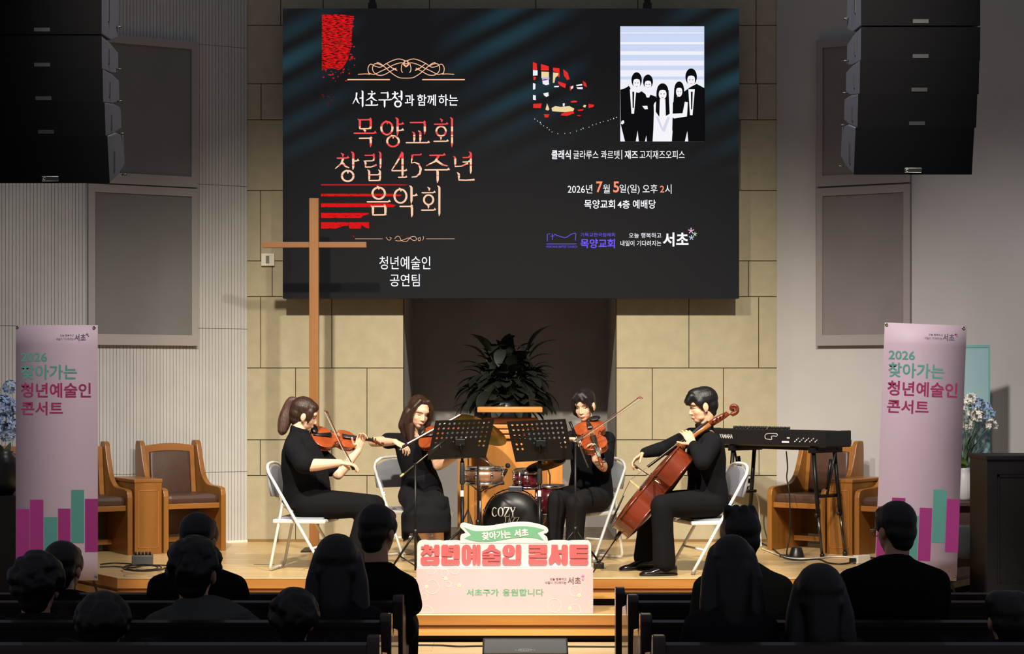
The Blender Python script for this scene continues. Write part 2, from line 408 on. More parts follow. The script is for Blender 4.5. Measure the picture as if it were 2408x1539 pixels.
# ================================================================ LED SCREEN
SD = 16.42
scr = thing('led_screen', 'huge black LED wall screen showing a concert poster above the quartet', 'screen', P(1202, 702, SD), 0, world=True)
def screen_mat():
    m = bpy.data.materials.new('led_face'); m.use_nodes = True; nt = m.node_tree; b = nt.nodes['Principled BSDF']
    b.inputs['Base Color'].default_value = (0.004, 0.004, 0.0045, 1); b.inputs['Roughness'].default_value = 0.75; b.inputs['Specular IOR Level'].default_value = 0.15
    tc = nt.nodes.new('ShaderNodeTexCoord'); sx = nt.nodes.new('ShaderNodeSeparateXYZ'); nt.links.new(tc.outputs['Object'], sx.inputs[0])
    def N(op, a, bb=None, cl=False):
        n = nt.nodes.new('ShaderNodeMath'); n.operation = op; n.use_clamp = cl
        for i, v in enumerate((a, bb)):
            if v is None: continue
            if isinstance(v, (int, float)): n.inputs[i].default_value = v
            else: nt.links.new(v, n.inputs[i])
        return n.outputs[0]
    # slanting teal bands of the poster's backdrop, soft by noise
    nz = nt.nodes.new('ShaderNodeTexNoise'); nz.inputs['Scale'].default_value = 1.6; nz.inputs['Detail'].default_value = 3; nt.links.new(tc.outputs['Object'], nz.inputs['Vector'])
    d = N('ADD', N('MULTIPLY', sx.outputs[0], -0.52), sx.outputs[2]); d = N('ADD', d, N('MULTIPLY', nz.outputs['Fac'], 0.06))
    st = N('SINE', N('MULTIPLY', d, 24.0)); st2 = N('SINE', N('MULTIPLY', d, 9.0))
    band = N('MULTIPLY', N('ADD', N('MULTIPLY', st, 0.5), 0.5), N('ADD', N('MULTIPLY', st2, 0.3), 0.6))
    top = N('MULTIPLY', N('SUBTRACT', sx.outputs[2], 3.05), 1.2, True)
    ax = N('ABSOLUTE', N('SUBTRACT', N('ABSOLUTE', N('ADD', sx.outputs[0], 0.0)), 0.95))
    side = N('MULTIPLY', N('SUBTRACT', ax, 0.25), 1.7, True)
    cxm = N('SUBTRACT', 1.0, N('MULTIPLY', N('ABSOLUTE', N('ADD', sx.outputs[0], 0.35)), 1.1), True)
    side = N('MAXIMUM', side, N('MULTIPLY', N('MULTIPLY', N('GREATER_THAN', sx.outputs[0], -0.2), N('LESS_THAN', sx.outputs[0], 0.3)), 0.55))
    msk = N('MULTIPLY', N('MULTIPLY', band, top), side)
    cr = nt.nodes.new('ShaderNodeMix'); cr.data_type = 'RGBA'; cr.inputs[6].default_value = (*lin((28, 28, 30)), 1); cr.inputs[7].default_value = (*lin((40, 72, 84)), 1)
    nt.links.new(msk, cr.inputs[0]); nt.links.new(cr.outputs[2], b.inputs['Emission Color']); b.inputs['Emission Strength'].default_value = 0.55
    return m
z0, z1 = Z(702, SD), Z(20, SD); x0, x1 = X(665, SD), X(1738, SD)
mb = MB(); mb.bb((x0, SD, z0), (x1, SD + 0.012, z1)); mb.build('display_face', screen_mat(), scr)
MB().bb((x0, SD + 0.012, z0), (x1, SD + 0.13, z1)).build('cabinet', mat('screen_cabinet', (22, 22, 24), 0.6), scr)
b_ = mat('bracket_black', (16, 16, 17), 0.5)
for px in (875, 1523): MB().bb((X(px - 7, SD), SD + 0.02, z1), (X(px + 7, SD), SD + 0.06, 5.4)).bb((X(px - 10, SD), SD + 0.015, z1), (X(px + 10, SD), SD + 0.065, z1 + 0.05)).build('hanger_bracket', b_, scr)
SM = frame((0, SD - 0.0015, 0), (1, 0, 0), (0, 0, 1), (0, -1, 0))
def sb(x0, x1, yt, yb): return (X(x0, SD), X(x1, SD), Z(yb, SD), Z(yt, SD))
def sp(px, py, k=0): return V((X(px, SD), Z(py, SD), k * 0.0008))
WHITE_E = glow('led_white', (246, 248, 255), 1.15)
def stripe_glow():
    m = bpy.data.materials.new('led_red_cream'); m.use_nodes = True; nt = m.node_tree; nt.nodes.clear()
    e = nt.nodes.new('ShaderNodeEmission'); o = nt.nodes.new('ShaderNodeOutputMaterial'); nt.links.new(e.outputs[0], o.inputs[0])
    tc = nt.nodes.new('ShaderNodeTexCoord'); sx = nt.nodes.new('ShaderNodeSeparateXYZ'); nt.links.new(tc.outputs['Object'], sx.inputs[0])
    mr = nt.nodes.new('ShaderNodeMapRange'); mr.inputs[1].default_value = Z(347, SD); mr.inputs[2].default_value = Z(275, SD); nt.links.new(sx.outputs[2], mr.inputs[0])
    mr.clamp = False
    cr = nt.nodes.new('ShaderNodeValToRGB'); cr.color_ramp.interpolation = 'CONSTANT'
    red, crm = (*lin((246, 78, 78)), 1), (*lin((255, 206, 172)), 1)
    el = cr.color_ramp.elements; el[0].position = 0; el[0].color = red; el[1].position = 0.14; el[1].color = crm
    for p, c in ((0.33, red), (0.36, crm), (0.41, red), (0.52, crm), (0.68, red)): q = el.new(p); q.color = c
    nt.links.new(mr.outputs[0], cr.inputs[0])
    # lower lines of the title are mostly cream
    mr2 = nt.nodes.new('ShaderNodeMapRange'); mr2.inputs[1].default_value = Z(510, SD); mr2.inputs[2].default_value = Z(356, SD); nt.links.new(sx.outputs[2], mr2.inputs[0])
    cr2 = nt.nodes.new('ShaderNodeValToRGB'); cr2.color_ramp.interpolation = 'CONSTANT'; el = cr2.color_ramp.elements
    el[0].position = 0; el[0].color = crm; el[1].position = 0.885; el[1].color = red
    for p, c in ((0.62, (*lin((250, 140, 120)), 1)), (0.635, crm), (0.775, (*lin((248, 110, 100)), 1)), (0.80, crm)): q = el.new(p); q.color = c
    nt.links.new(mr2.outputs[0], cr2.inputs[0])
    gt = nt.nodes.new('ShaderNodeMath'); gt.operation = 'GREATER_THAN'; gt.inputs[1].default_value = Z(352, SD); nt.links.new(sx.outputs[2], gt.inputs[0])
    mx = nt.nodes.new('ShaderNodeMix'); mx.data_type = 'RGBA'; nt.links.new(gt.outputs[0], mx.inputs[0]); nt.links.new(cr2.outputs[0], mx.inputs[6]); nt.links.new(cr.outputs[0], mx.inputs[7])
    nt.links.new(mx.outputs[2], e.inputs[0]); e.inputs[1].default_value = 2 ** -0.3
    return m
TITLE_E = stripe_glow()
# --- serif Korean title drawn from strokes: H bar, V stem, ring, slanted legs
def brush(mb, pts, w, M, taper=(1.0, 1.0), mi=0):
    """a flat brush stroke of varying width along points of the plane of M"""
    pts = [V((p[0], p[1], 0)) for p in pts]; k = len(pts); L, Rr = [], []
    for i, p in enumerate(pts):
        t = (pts[min(i + 1, k - 1)] - pts[max(i - 1, 0)]).normalized(); nn = V((-t.y, t.x, 0))
        f = taper[0] + (taper[1] - taper[0]) * i / max(1, k - 1); ww = (w[i] if isinstance(w, (list, tuple)) else w) * f / 2
        L.append(p + nn * ww); Rr.append(p - nn * ww)
    mb.add(L + Rr, [(i, i + 1, k + i + 1, k + i) for i in range(k - 1)], mi, False, M)
SER = {  # jamo strokes in a unit box: ('h', x0, x1, y) bar, ('v', x, y0(top), y1) stem, ('o', cx, cy, rx, ry) ring, ('s', pts) slanted brush, ('d', x, y) top tick
 '목': [('v', .30, .98, .62), ('h', .26, .76, .96), ('v', .72, .98, .62), ('h', .30, .74, .64), ('v', .5, .62, .50), ('h', .06, .94, .48), ('h', .26, .78, .30), ('v', .72, .31, -.02)],
 '양': [('o', .28, .66, .22, .23), ('d', .27, .93), ('v', .70, 1.03, .40), ('h', .70, .95, .80), ('h', .70, .95, .58), ('o', .52, .19, .23, .19), ('d', .50, .42)],
 '교': [('h', .18, .82, .86), ('v', .78, .87, .44), ('v', .36, .52, .16), ('v', .60, .56, .16), ('h', .02, .98, .14)],
 '회': [('d', .38, 1.0), ('h', .08, .68, .80), ('o', .38, .55, .20, .17), ('v', .38, .38, .24), ('h', .06, .70, .19), ('v', .84, 1.04, -.02)],
 '창': [('d', .30, 1.0), ('h', .08, .58, .82), ('s', [(.34, .80), (.26, .62), (.02, .44)]), ('s', [(.30, .66), (.44, .52), (.58, .47)]), ('v', .74, 1.04, .40), ('h', .74, .98, .72), ('o', .52, .18, .23, .19), ('d', .50, .40)],
 '립': [('h', .10, .58, .92), ('v', .54, .93, .72), ('h', .12, .56, .72), ('v', .15, .72, .50), ('s', [(.13, .50), (.4, .50), (.66, .58)]), ('v', .84, 1.04, .44), ('v', .32, .40, .0), ('v', .82, .40, .0), ('h', .32, .82, .22), ('h', .30, .84, .02)],
 '주': [('h', .20, .82, .92), ('s', [(.56, .90), (.42, .70), (.08, .54)]), ('s', [(.46, .74), (.70, .58), (.90, .54)]), ('h', .02, .98, .40), ('v', .52, .40, -.06)],
 '년': [('v', .14, .88, .52), ('s', [(.12, .52), (.4, .53), (.70, .63)]), ('h', .46, .80, .84), ('h', .46, .80, .68), ('v', .82, 1.04, .26), ('v', .30, .30, .04), ('s', [(.28, .04), (.6, .03), (.98, .05)])],
 '4': [('s', [(.66, 1.0), (.34, .62), (.02, .30)]), ('h', .02, .98, .29), ('v', .70, 1.06, .02), ('h', .42, .98, .015)], '5': [('h', .24, .92, .94), ('s', [(.24, .94), (.20, .76), (.16, .60)]), ('s', [(.16, .60), (.42, .63), (.70, .56), (.86, .36), (.78, .16), (.52, .04), (.18, .02)])],
 '음': [('o', .5, .78, .24, .20), ('d', .48, 1.04), ('h', .04, .96, .48), ('v', .28, .34, .0), ('v', .76, .34, .0), ('h', .26, .78, .32), ('h', .28, .80, .02)],
 '악': [('o', .30, .68, .24, .24), ('d', .29, .97), ('v', .74, 1.04, .42), ('h', .74, .98, .70), ('h', .26, .80, .32), ('v', .76, .33, -.06)],
 '서': [('s', [(.34, .92), (.30, .60), (.02, .18)]), ('s', [(.30, .56), (.44, .30), (.56, .20)]), ('h', .56, .82, .56), ('v', .82, 1.04, -.04)],
 '초': [('d', .5, 1.04), ('h', .2, .8, .84), ('s', [(.54, .82), (.42, .58), (.06, .40)]), ('s', [(.46, .64), (.7, .46), (.92, .38)]), ('v', .5, .40, .12), ('h', .0, 1.0, .10)],
 '구': [('h', .18, .80, .90), ('v', .76, .91, .52), ('h', .0, 1.0, .44), ('v', .5, .44, -.06)],
 '청': [('d', .30, 1.0), ('h', .08, .58, .84), ('s', [(.34, .82), (.26, .62), (.02, .44)]), ('s', [(.30, .66), (.44, .52), (.56, .47)]), ('h', .56, .82, .66), ('v', .82, 1.04, .40), ('o', .54, .18, .23, .19), ('d', .52, .40)],
}
def serif(mb, ch, box, M, w=0.085, mi=0):
    x0, x1, y0, y1 = box; sx, sy = x1 - x0, y1 - y0
    T = lambda x, y: (x0 + x * sx, y0 + y * sy)
    W_ = w * sx
    for s in SER[ch]:
        if s[0] == 'h':
            a, b, y = s[1:]; p = [T(a, y), T(a + .05, y - .004), T(b - .10, y), T(b - .05, y + .035), T(b, y)]
            brush(mb, p, [W_ * .5, W_ * .62, W_ * .62, W_ * 1.1, W_ * .25], M, mi=mi)
        elif s[0] == 'v':
            x, a, b = s[1:]; p = [T(x - .09, a + .01), T(x - .02, a - .035), T(x, a - .07), T(x, b + .1), T(x - .012, b)]
            brush(mb, p, [W_ * .15, W_ * .9, W_ * 1.05, W_ * 1.0, W_ * .3], M, mi=mi)
        elif s[0] == 'o':
            cx, cy, rx, ry = s[1:]; p = [T(cx + rx * math.cos(q), cy + ry * math.sin(q)) for q in [2 * math.pi * i / 22 + 1.57 for i in range(23)]]
            brush(mb, p, [W_ * (.72 + .22 * abs(math.cos(2 * math.pi * i / 22 + 1.57))) for i in range(23)], M, mi=mi)
        elif s[0] == 'd':
            x, y = s[1:]; brush(mb, [T(x - .05, y), T(x + .04, y - .06), T(x + .02, y - .13)], [W_ * .3, W_ * 1.0, W_ * .5], M, mi=mi)
        else:
            brush(mb, [T(*p) for p in s[1]], ([W_ * 1.05, W_ * .8, W_ * .35] if s[1][0][1] > s[1][-1][1] else [W_ * .7, W_ * .6, W_ * .9]) if len(s[1]) == 3 else [W_ * q for q in (.4, .6, .9, 1.2, 1.1, .7, .5)], M, mi=mi)
mb = MB()
for ch, a, b in (('목', 828, 889), ('양', 893, 953), ('교', 953, 1012), ('회', 1016, 1072)): serif(mb, ch, sb(a, b, 279, 345), SM)
for ch, a, b in (('창', 787, 846), ('립', 852, 903), ('주', 997, 1059), ('년', 1063, 1117)): serif(mb, ch, sb(a, b, 360, 426), SM, 0.088)
serif(mb, '4', sb(920, 958, 361, 418), SM, 0.13); serif(mb, '5', sb(962, 994, 361, 418), SM, 0.14)
for ch, a, b in (('음', 860, 921), ('악', 924, 983), ('회', 987, 1042)): serif(mb, ch, sb(a, b, 440, 507), SM, 0.088)
mb.build('title_lettering', TITLE_E, scr)
mb = MB()
for ch, a, b in (('서', 829, 858), ('초', 859, 889), ('구', 890, 919), ('청', 919, 950)): serif(mb, ch, sb(a, b, 215, 251), SM, 0.13)
write(mb, '과', sb(952, 974, 222, 249), SM, off=.008); write(mb, '함께', sb(981, 1025, 222, 249), SM, off=.008); write(mb, '하는', sb(1031, 1077, 222, 249), SM, off=.008)
write(mb, '청년예술인', sb(892, 1012, 603, 634), SM); write(mb, '공연팀', sb(917, 987, 645, 674), SM)
write(mb, '클래식', sb(1297, 1342, 353, 375), SM, off=.014); write(mb, '글라루스 콰르텟', sb(1348, 1457, 354, 374), SM); mb.bb(sp(1461.2, 375), sp(1462.8, 353, 1), SM)
write(mb, '재즈', sb(1469, 1500, 354, 374), SM, off=.014); write(mb, '고지재즈오피스', sb(1504, 1610, 354, 374), SM)
write(mb, '2026년', sb(1335, 1393, 434, 455), SM); write(mb, '월', sb(1418, 1434, 434, 455), SM); write(mb, '일(일)', sb(1457, 1504, 434, 457), SM); write(mb, '오후', sb(1511, 1546, 434, 455), SM); write(mb, '시', sb(1564, 1579, 434, 456), SM)
write(mb, '목양교회', sb(1374, 1446, 470, 491), SM, off=.01); write(mb, '4층', sb(1452, 1481, 471, 491), SM, off=.01); write(mb, '예배당', sb(1488, 1542, 470, 491), SM, off=.01)
write(mb, '오늘 행복하고', sb(1479, 1555, 548, 560), SM); write(mb, '내일이 기다려지는', sb(1459, 1555, 566, 579), SM); write(mb, '서초', sb(1559, 1619, 547, 580), SM, off=.025)
mb.build('white_lettering', WHITE_E, scr)
mb = MB(); write(mb, '7', sb(1402, 1417, 427, 453), SM, off=.02); write(mb, '5', sb(1442, 1456, 427, 453), SM, off=.02); write(mb, '2', sb(1552, 1562, 437, 453), SM, off=.01)
mb.build('orange_numerals', glow('led_orange', (255, 150, 110), 1.0), scr)
# church outline logo and its name in violet
mb = MB(); tl = lambda pts, r=0.0028: mb.tube([SM @ sp(*p) for p in pts], r, 5, up=(0, 1, 0), sy=.3)
tl([(1287, 568), (1287, 551), (1294, 550)]); tl([(1299, 550), (1299, 565)]); tl([(1294, 556), (1304, 555)]); tl(bez([(1303, 551, 0), (1316, 556, 0), (1330, 559, 0), (1342, 552, 0), (1352, 549, 0), (1354, 551, 0)], 5)); tl([(1354, 551), (1353, 566)]); tl([(1285, 574), (1356, 574)])
write(mb, 'MOKYANG BAPTIST CHURCH', sb(1285, 1357, 578, 583), SM)
write(mb, '기독교한국침례회', sb(1365, 1446, 548, 557), SM); write(mb, '목양교회', sb(1365, 1446, 562, 584), SM, off=.02)
mb.build('violet_logo', glow('led_violet', (112, 92, 250), 1.0), scr)
def aster(mb, c, r, M, mi=0, w=.17):
    for i in range(5):
        a = 1.57 + i * 2 * math.pi / 5; q = V((math.cos(a), math.sin(a), 0)); n_ = V((-q.y, q.x, 0)) * r * w
        mb.add([c + n_ * .6, c - n_ * .6, c + q * r - n_, c + q * r + n_], [(0, 1, 2, 3)], mi, False, M)
px_ = SD / F
mb = MB(); aster(mb, sp(1625, 543, 1), 7 * px_, SM, 0); aster(mb, sp(1634, 551, 1), 5 * px_, SM, 1); aster(mb, sp(1626, 559, 1), 6 * px_, SM, 2)
mb.build('asterisk_mark', [glow('led_pink', (255, 190, 235)), glow('led_green', (215, 250, 200)), glow('led_sky', (200, 220, 255))], scr)
# ornaments
mb = MB()
def orn(pts, r=0.0034, k=7):
    mb.tube([SM @ V((X(x, SD), Z(y, SD), 0.0)) for x, y, *_ in bez([(x, y, 0) for x, y in pts], k)], r, 5, up=(0, 1, 0), sy=.3)
for s in (1, -1):
    g = lambda pts: [(955 + (x - 955) * s, y) for x, y in pts]
    orn(g([(955, 144), (945, 140), (935, 139), (922, 143), (908, 150), (895, 158), (883, 156), (872, 151), (866, 158), (866, 168), (870, 175)]))
    orn(g([(955, 150), (942, 148), (925, 153), (912, 160), (895, 168), (880, 175), (866, 172)]))
    orn(g([(955, 156), (950, 150), (955, 143), (962, 150), (955, 158)]))
    orn(g([(946, 150), (944, 158), (944, 166), (947, 171)])); orn(g([(955, 184), (940, 183), (928, 177), (916, 168), (904, 157), (893, 149), (886, 147)]))
    orn(g([(932, 160), (918, 168), (903, 176), (890, 177), (880, 171), (876, 162), (879, 152), (888, 150), (902, 156)])); orn(g([(910, 150), (922, 160), (934, 166), (925, 160)]))
    orn(g([(870, 175), (860, 174), (842, 175)])); 
    mb.bb(sp(955 - 38 * s if s > 0 else 993, 189), sp(817 if s > 0 else 1093, 186, 1), SM)
orn([(835, 562), (900, 562)], .0016); orn([(1002, 562), (1069, 562)], .0016)
orn([(908, 558), (912, 564), (917, 565), (920, 560), (916, 559)], .002); orn([(928, 562), (934, 556), (940, 558), (944, 566), (956, 568), (966, 558), (976, 557), (979, 564), (972, 566), (962, 560), (950, 564), (940, 567), (930, 566)], .0022); orn([(983, 561), (988, 559), (988, 566), (984, 566), (983, 561)], .002); orn([(994, 566), (996, 560), (995, 556)], .002)
mb.build('scroll_ornament', glow('led_peach', (255, 196, 158), 0.95), scr)
def red_mat(name, sc_, thr):
    m = bpy.data.materials.new(name); m.use_nodes = True; nt = m.node_tree; nt.nodes.clear()
    e = nt.nodes.new('ShaderNodeEmission'); o = nt.nodes.new('ShaderNodeOutputMaterial'); nt.links.new(e.outputs[0], o.inputs[0])
    tc = nt.nodes.new('ShaderNodeTexCoord'); mp = nt.nodes.new('ShaderNodeMapping'); mp.inputs['Rotation'].default_value = (0, 0.6, 0); mp.inputs['Scale'].default_value = (0.5, 1, 2.4)
    nz = nt.nodes.new('ShaderNodeTexNoise'); nz.inputs['Scale'].default_value = sc_; nz.inputs['Detail'].default_value = 4
    nt.links.new(tc.outputs['Object'], mp.inputs[0]); nt.links.new(mp.outputs[0], nz.inputs['Vector'])
    cr = nt.nodes.new('ShaderNodeValToRGB'); cr.color_ramp.elements[0].position = thr - .05; cr.color_ramp.elements[1].position = thr + .06
    cr.color_ramp.elements[0].color = (*lin((60, 14, 18)), 1); cr.color_ramp.elements[1].color = (*lin((218, 26, 26)), 1)
    nt.links.new(nz.outputs['Fac'], cr.inputs[0]); nt.links.new(cr.outputs[0], e.inputs[0]); e.inputs[1].default_value = 2 ** -0.3; _M[name] = m; return m
mb = MB()
poly = lambda pts, mi=0, k=0: mb.add([sp(x, y, k) for x, y in pts], [list(range(len(pts)))], mi, False, SM)
poly([(757, 34), (800, 34), (832, 38), (828, 70), (826, 110), (818, 140), (806, 160), (796, 165), (780, 160), (757, 166)], 0)
for i in range(60):
    x, y = R.uniform(757, 822), R.choice([R.uniform(160, 192), R.uniform(40, 160), R.uniform(220, 255)]); r = R.uniform(1, 2.4)
    if y > 215 and (x > 785): continue
    if y < 160: x = R.uniform(822, 834)
    poly([(x - r, y - r * .6), (x + r, y - r), (x + r * .8, y + r * .7), (x - r, y + r * .5)], 1 if y < 215 else 2)
for x1, a, b in ((960, 433.5, 436.5), (946, 456, 462), (931, 478.5, 487.5), (869, 501, 513), (868, 523, 538)):
    if a < 500: poly([(755, a), (x1 - 22, a), (x1, (a + b) / 2 - .5), (x1 - 6, b), (755, b)], 1 if a < 440 else 3)
    elif a < 520: poly([(755, a), (868, a), (866, a + 4), (855, a + 6), (848, b), (755, b)], 3)
    else: poly([(755, a), (822, a), (818, a + 8), (806, a + 9), (790, b), (755, b)], 3); poly([(822, a), (868, a), (868, b), (858, a + 12), (850, a + 6), (848, b), (822, b), (820, a + 9)], 3)
poly([(828, 553), (832, 558), (834, 557)], 1)
mb.build('red_graphic', [red_mat('led_red_hatch', 55, .47), glow('led_red', (196, 30, 32)), glow('led_red_dim', (84, 24, 24)), red_mat('led_red_grain', 70, .36)], scr)
# stage picture fragments and the string of bulbs
mb = MB(); S3 = lambda pts: [(1200 + x / 4.05, y / 4.05) for x, y in pts]
q = lambda pts, mi: poly(S3(pts), mi)
for pts in ([(215, 590), (252, 605), (256, 665), (215, 668)], [(292, 610), (366, 632), (368, 672), (292, 672)], [(407, 644), (468, 650), (470, 735), (455, 735), (440, 690), (407, 680)], [(503, 660), (545, 690), (566, 755), (540, 762), (510, 720)], [(455, 775), (500, 790), (530, 800), (525, 840), (480, 820), (458, 800)], [(690, 770), (720, 790), (730, 830), (700, 820)], [(490, 1080), (600, 1060), (610, 1080), (540, 1105), (480, 1100)], [(320, 1090), (372, 1090), (360, 1120), (330, 1120)], [(630, 1095), (680, 1100), (650, 1108)], [(640, 1045), (700, 1040), (690, 1055), (650, 1058)], [(218, 990), (300, 985), (290, 1030), (218, 1030)], [(745, 990), (800, 1000), (790, 1020), (745, 1030)], [(575, 965), (610, 958), (636, 962), (634, 975), (580, 978)], [(220, 730), (245, 735), (240, 760), (220, 765)], [(566, 825), (585, 815), (580, 862), (570, 865)]): q(pts, 0)
for pts in ([(216, 668), (260, 670), (260, 718), (216, 722)], [(304, 770), (366, 762), (370, 805), (340, 812), (310, 800)], [(216, 790), (240, 800), (238, 850), (216, 856)], [(216, 905), (243, 910), (243, 955), (216, 950)], [(315, 890), (362, 880), (366, 912), (345, 925), (320, 908)], [(575, 830), (600, 815), (598, 840), (580, 850)], [(626, 810), (684, 800), (686, 815), (630, 822)], [(630, 832), (690, 830), (688, 850), (640, 848)], [(420, 820), (465, 818), (460, 830), (415, 832)], [(500, 985), (520, 985), (515, 1015), (500, 1010)]): q(pts, 1)
for pts in ([(296, 682), (368, 685), (368, 740), (296, 745)], [(407, 690), (460, 700), (455, 720), (430, 740), (420, 790), (405, 790)], [(335, 1045), (350, 985), (372, 1040), (360, 1055)], [(392, 1030), (430, 1010), (480, 1020), (560, 1010), (610, 1035), (600, 1058), (520, 1070), (400, 1060)], [(692, 1020), (700, 1000), (722, 1002), (715, 1025)]): q(pts, 2)
for pts in ([(300, 742), (372, 738), (370, 762), (330, 755), (305, 765)],): q(pts, 3)
for i, (x, y) in enumerate([(233, 1135), (260, 1153), (285, 1168), (293, 1183), (318, 1200), (351, 1216), (371, 1238), (397, 1258), (453, 1274), (519, 1273), (571, 1266), (631, 1249), (674, 1235), (693, 1222), (749, 1212), (783, 1192), (818, 1182), (856, 1169), (886, 1158), (931, 1150), (955, 1139), (984, 1130), (1012, 1119)]):
    r = R.uniform(3.5, 6); q([(x - r, y), (x, y - r * 1.3), (x + r, y), (x, y + r * 1.3)], 4)
mb.build('stage_picture', [glow('led_red_bright', (232, 46, 40)), glow('led_paper', (238, 240, 250)), glow('led_straw', (236, 214, 160)), glow('led_lilac', (190, 170, 230)), glow('led_bulb', (226, 240, 220), 1.0)], scr)
# group picture: five people in black and white before a striped blind
mb = MB(); poly([(1458.5, 62), (1656, 62), (1656, 332), (1458.5, 332)], 0, 0)
for a, b in ((310, 318), (400, 422), (488, 523), (578, 626), (668, 730), (758, 832), (832, 1348)): poly(S3([(1048, a), (1844, a), (1844, b), (1048, b)]), 1, 1)
q = lambda pts, mi, k=2: poly(S3(pts), mi, k)
K_, W_ = 2, 3
for sh, z_ in (([(1048, 855), (1095, 840), (1130, 818), (1165, 880), (1195, 880), (1225, 885), (1250, 870), (1290, 900), (1340, 905), (1385, 920), (1400, 960), (1365, 1000), (1370, 1140), (1355, 1348), (1300, 1348), (1295, 1290), (1282, 1348), (1224, 1348), (1212, 1245), (1195, 1348), (1092, 1348), (1050, 1180)], 2),
               ([(1660, 870), (1715, 830), (1775, 800), (1852, 842), (1856, 1348), (1694, 1348), (1686, 1250), (1662, 1348), (1538, 1348), (1545, 1130), (1548, 980), (1570, 940)], 2)): q(sh, K_, z_)
def fig_face(cx, cy, rx, ry, long_=0, part=0):
    el = lambda a, b, c, d, s0=0, s1=6.2832, n=20: [(a + c * math.cos(s0 + (s1 - s0) * i / n), b + d * math.sin(s0 + (s1 - s0) * i / n)) for i in range(n)]
    q(el(cx, cy - 12, rx * 1.25, ry * 1.12), K_, 3)
    if long_: q([(cx - rx * 1.3, cy - ry * .3), (cx + rx * 1.3, cy - ry * .3), (cx + rx * 1.55, cy + long_), (cx + rx * .7, cy + long_ * 1.1), (cx + rx * .6, cy + ry), (cx - rx * .6, cy + ry), (cx - rx * .7, cy + long_ * 1.15), (cx - rx * 1.5, cy + long_ * .9)], K_, 3)
    q(el(cx, cy + ry * .28, rx * .84, ry * .78), W_, 4)
    q([(cx - rx * .9, cy - ry * .1), (cx - rx * .5, cy - ry * .62), (cx + rx * .5, cy - ry * .62), (cx + rx * .9, cy - ry * .1), (cx + rx * .5, cy - ry * .28), (cx, cy - ry * .34), (cx - rx * .5, cy - ry * .28)], K_, 5)
    q([(cx - rx * .4, cy + ry * .72), (cx + rx * .4, cy + ry * .72), (cx + rx * .1, cy + ry * .8), (cx - rx * .1, cy + ry * .8)], 4, 5)
    q([(cx - rx * .5, cy + ry * .2), (cx - rx * .15, cy + ry * .2), (cx - rx * .15, cy + ry * .28), (cx - rx * .5, cy + ry * .28)], K_, 5); q([(cx + rx * .15, cy + ry * .2), (cx + rx * .5, cy + ry * .2), (cx + rx * .5, cy + ry * .28), (cx + rx * .15, cy + ry * .28)], K_, 5)
fig_face(1203, 775, 40, 66); fig_face(1311, 790, 38, 60); fig_face(1722, 745, 44, 72)
for cx, yy in ((1168, 1085), (1312, 930), (1725, 1098)):  # shirt fronts with ties
    q([(cx - 30, 850 if cx != 1312 else 880), (cx + 32, 850 if cx != 1312 else 880), (cx + 10, yy), (cx - 14, yy)], W_, 3); q([(cx - 6, 875), (cx + 12, 875), (cx + 8, yy - 55), (cx - 4, yy - 55)], K_, 4)
q([(1370, 985), (1405, 950), (1500, 950), (1535, 1000), (1530, 1200), (1545, 1250), (1538, 1348), (1355, 1348), (1362, 1240)], W_, 2.5)
fig_face(1450, 880, 44, 66, 205); fig_face(1608, 858, 36, 62, 120)
q([(1662, 970), (1690, 975), (1682, 1110), (1560, 1130), (1520, 1105), (1525, 1085), (1640, 1080)], W_, 5); q([(1255, 1010), (1305, 1008), (1310, 1040), (1280, 1042)], W_, 3); q([(1385, 1110), (1440, 1240), (1470, 1260), (1520, 1120), (1500, 1110), (1450, 1220), (1410, 1110)], 5, 5)
q([(1050, 1180), (1062, 1150), (1082, 1148), (1086, 1170), (1070, 1186)], W_, 3)
mb.build('group_picture', [glow('led_pale_blue', (204, 216, 244), 1.0), glow('led_paper', (238, 240, 250)), glow('led_black', (14, 14, 16)), glow('led_skin', (246, 244, 250)), glow('led_lip', (220, 90, 90)), glow('led_fold', (214, 218, 236))], scr)
# ================================================================ CROSS, PULPIT, PLANT
OAK = wood('oak_cross', (150, 98, 44), (132, 82, 34), 'Z', 0.5)
d = 15.8
t = thing('wooden_cross', 'tall slim wooden standing cross behind the ponytailed violinist', 'cross', P(739, 1296, d), 0, world=True)
MB().bb((X(728, d), d - .035, 0.012), (X(750, d), d + .035, Z(467, d)), bev=.003).build('upright', OAK, t)
MB().bb((X(618, d), d - .03, Z(583, d)), (X(728, d), d + .03, Z(570, d)), bev=.003).bb((X(750, d), d - .03, Z(583, d)), (X(862, d), d + .03, Z(570, d)), bev=.003).build('crossbar', wood('oak_bar', (150, 98, 44), (132, 82, 34), 'X', 0.5), t)
MB().bb((X(712, d), d - .16, 0.0), (X(766, d), d + .2, 0.012)).build('base_plate', mat('dark_steel', (40, 40, 40), 0.5, metal=0.6), t)

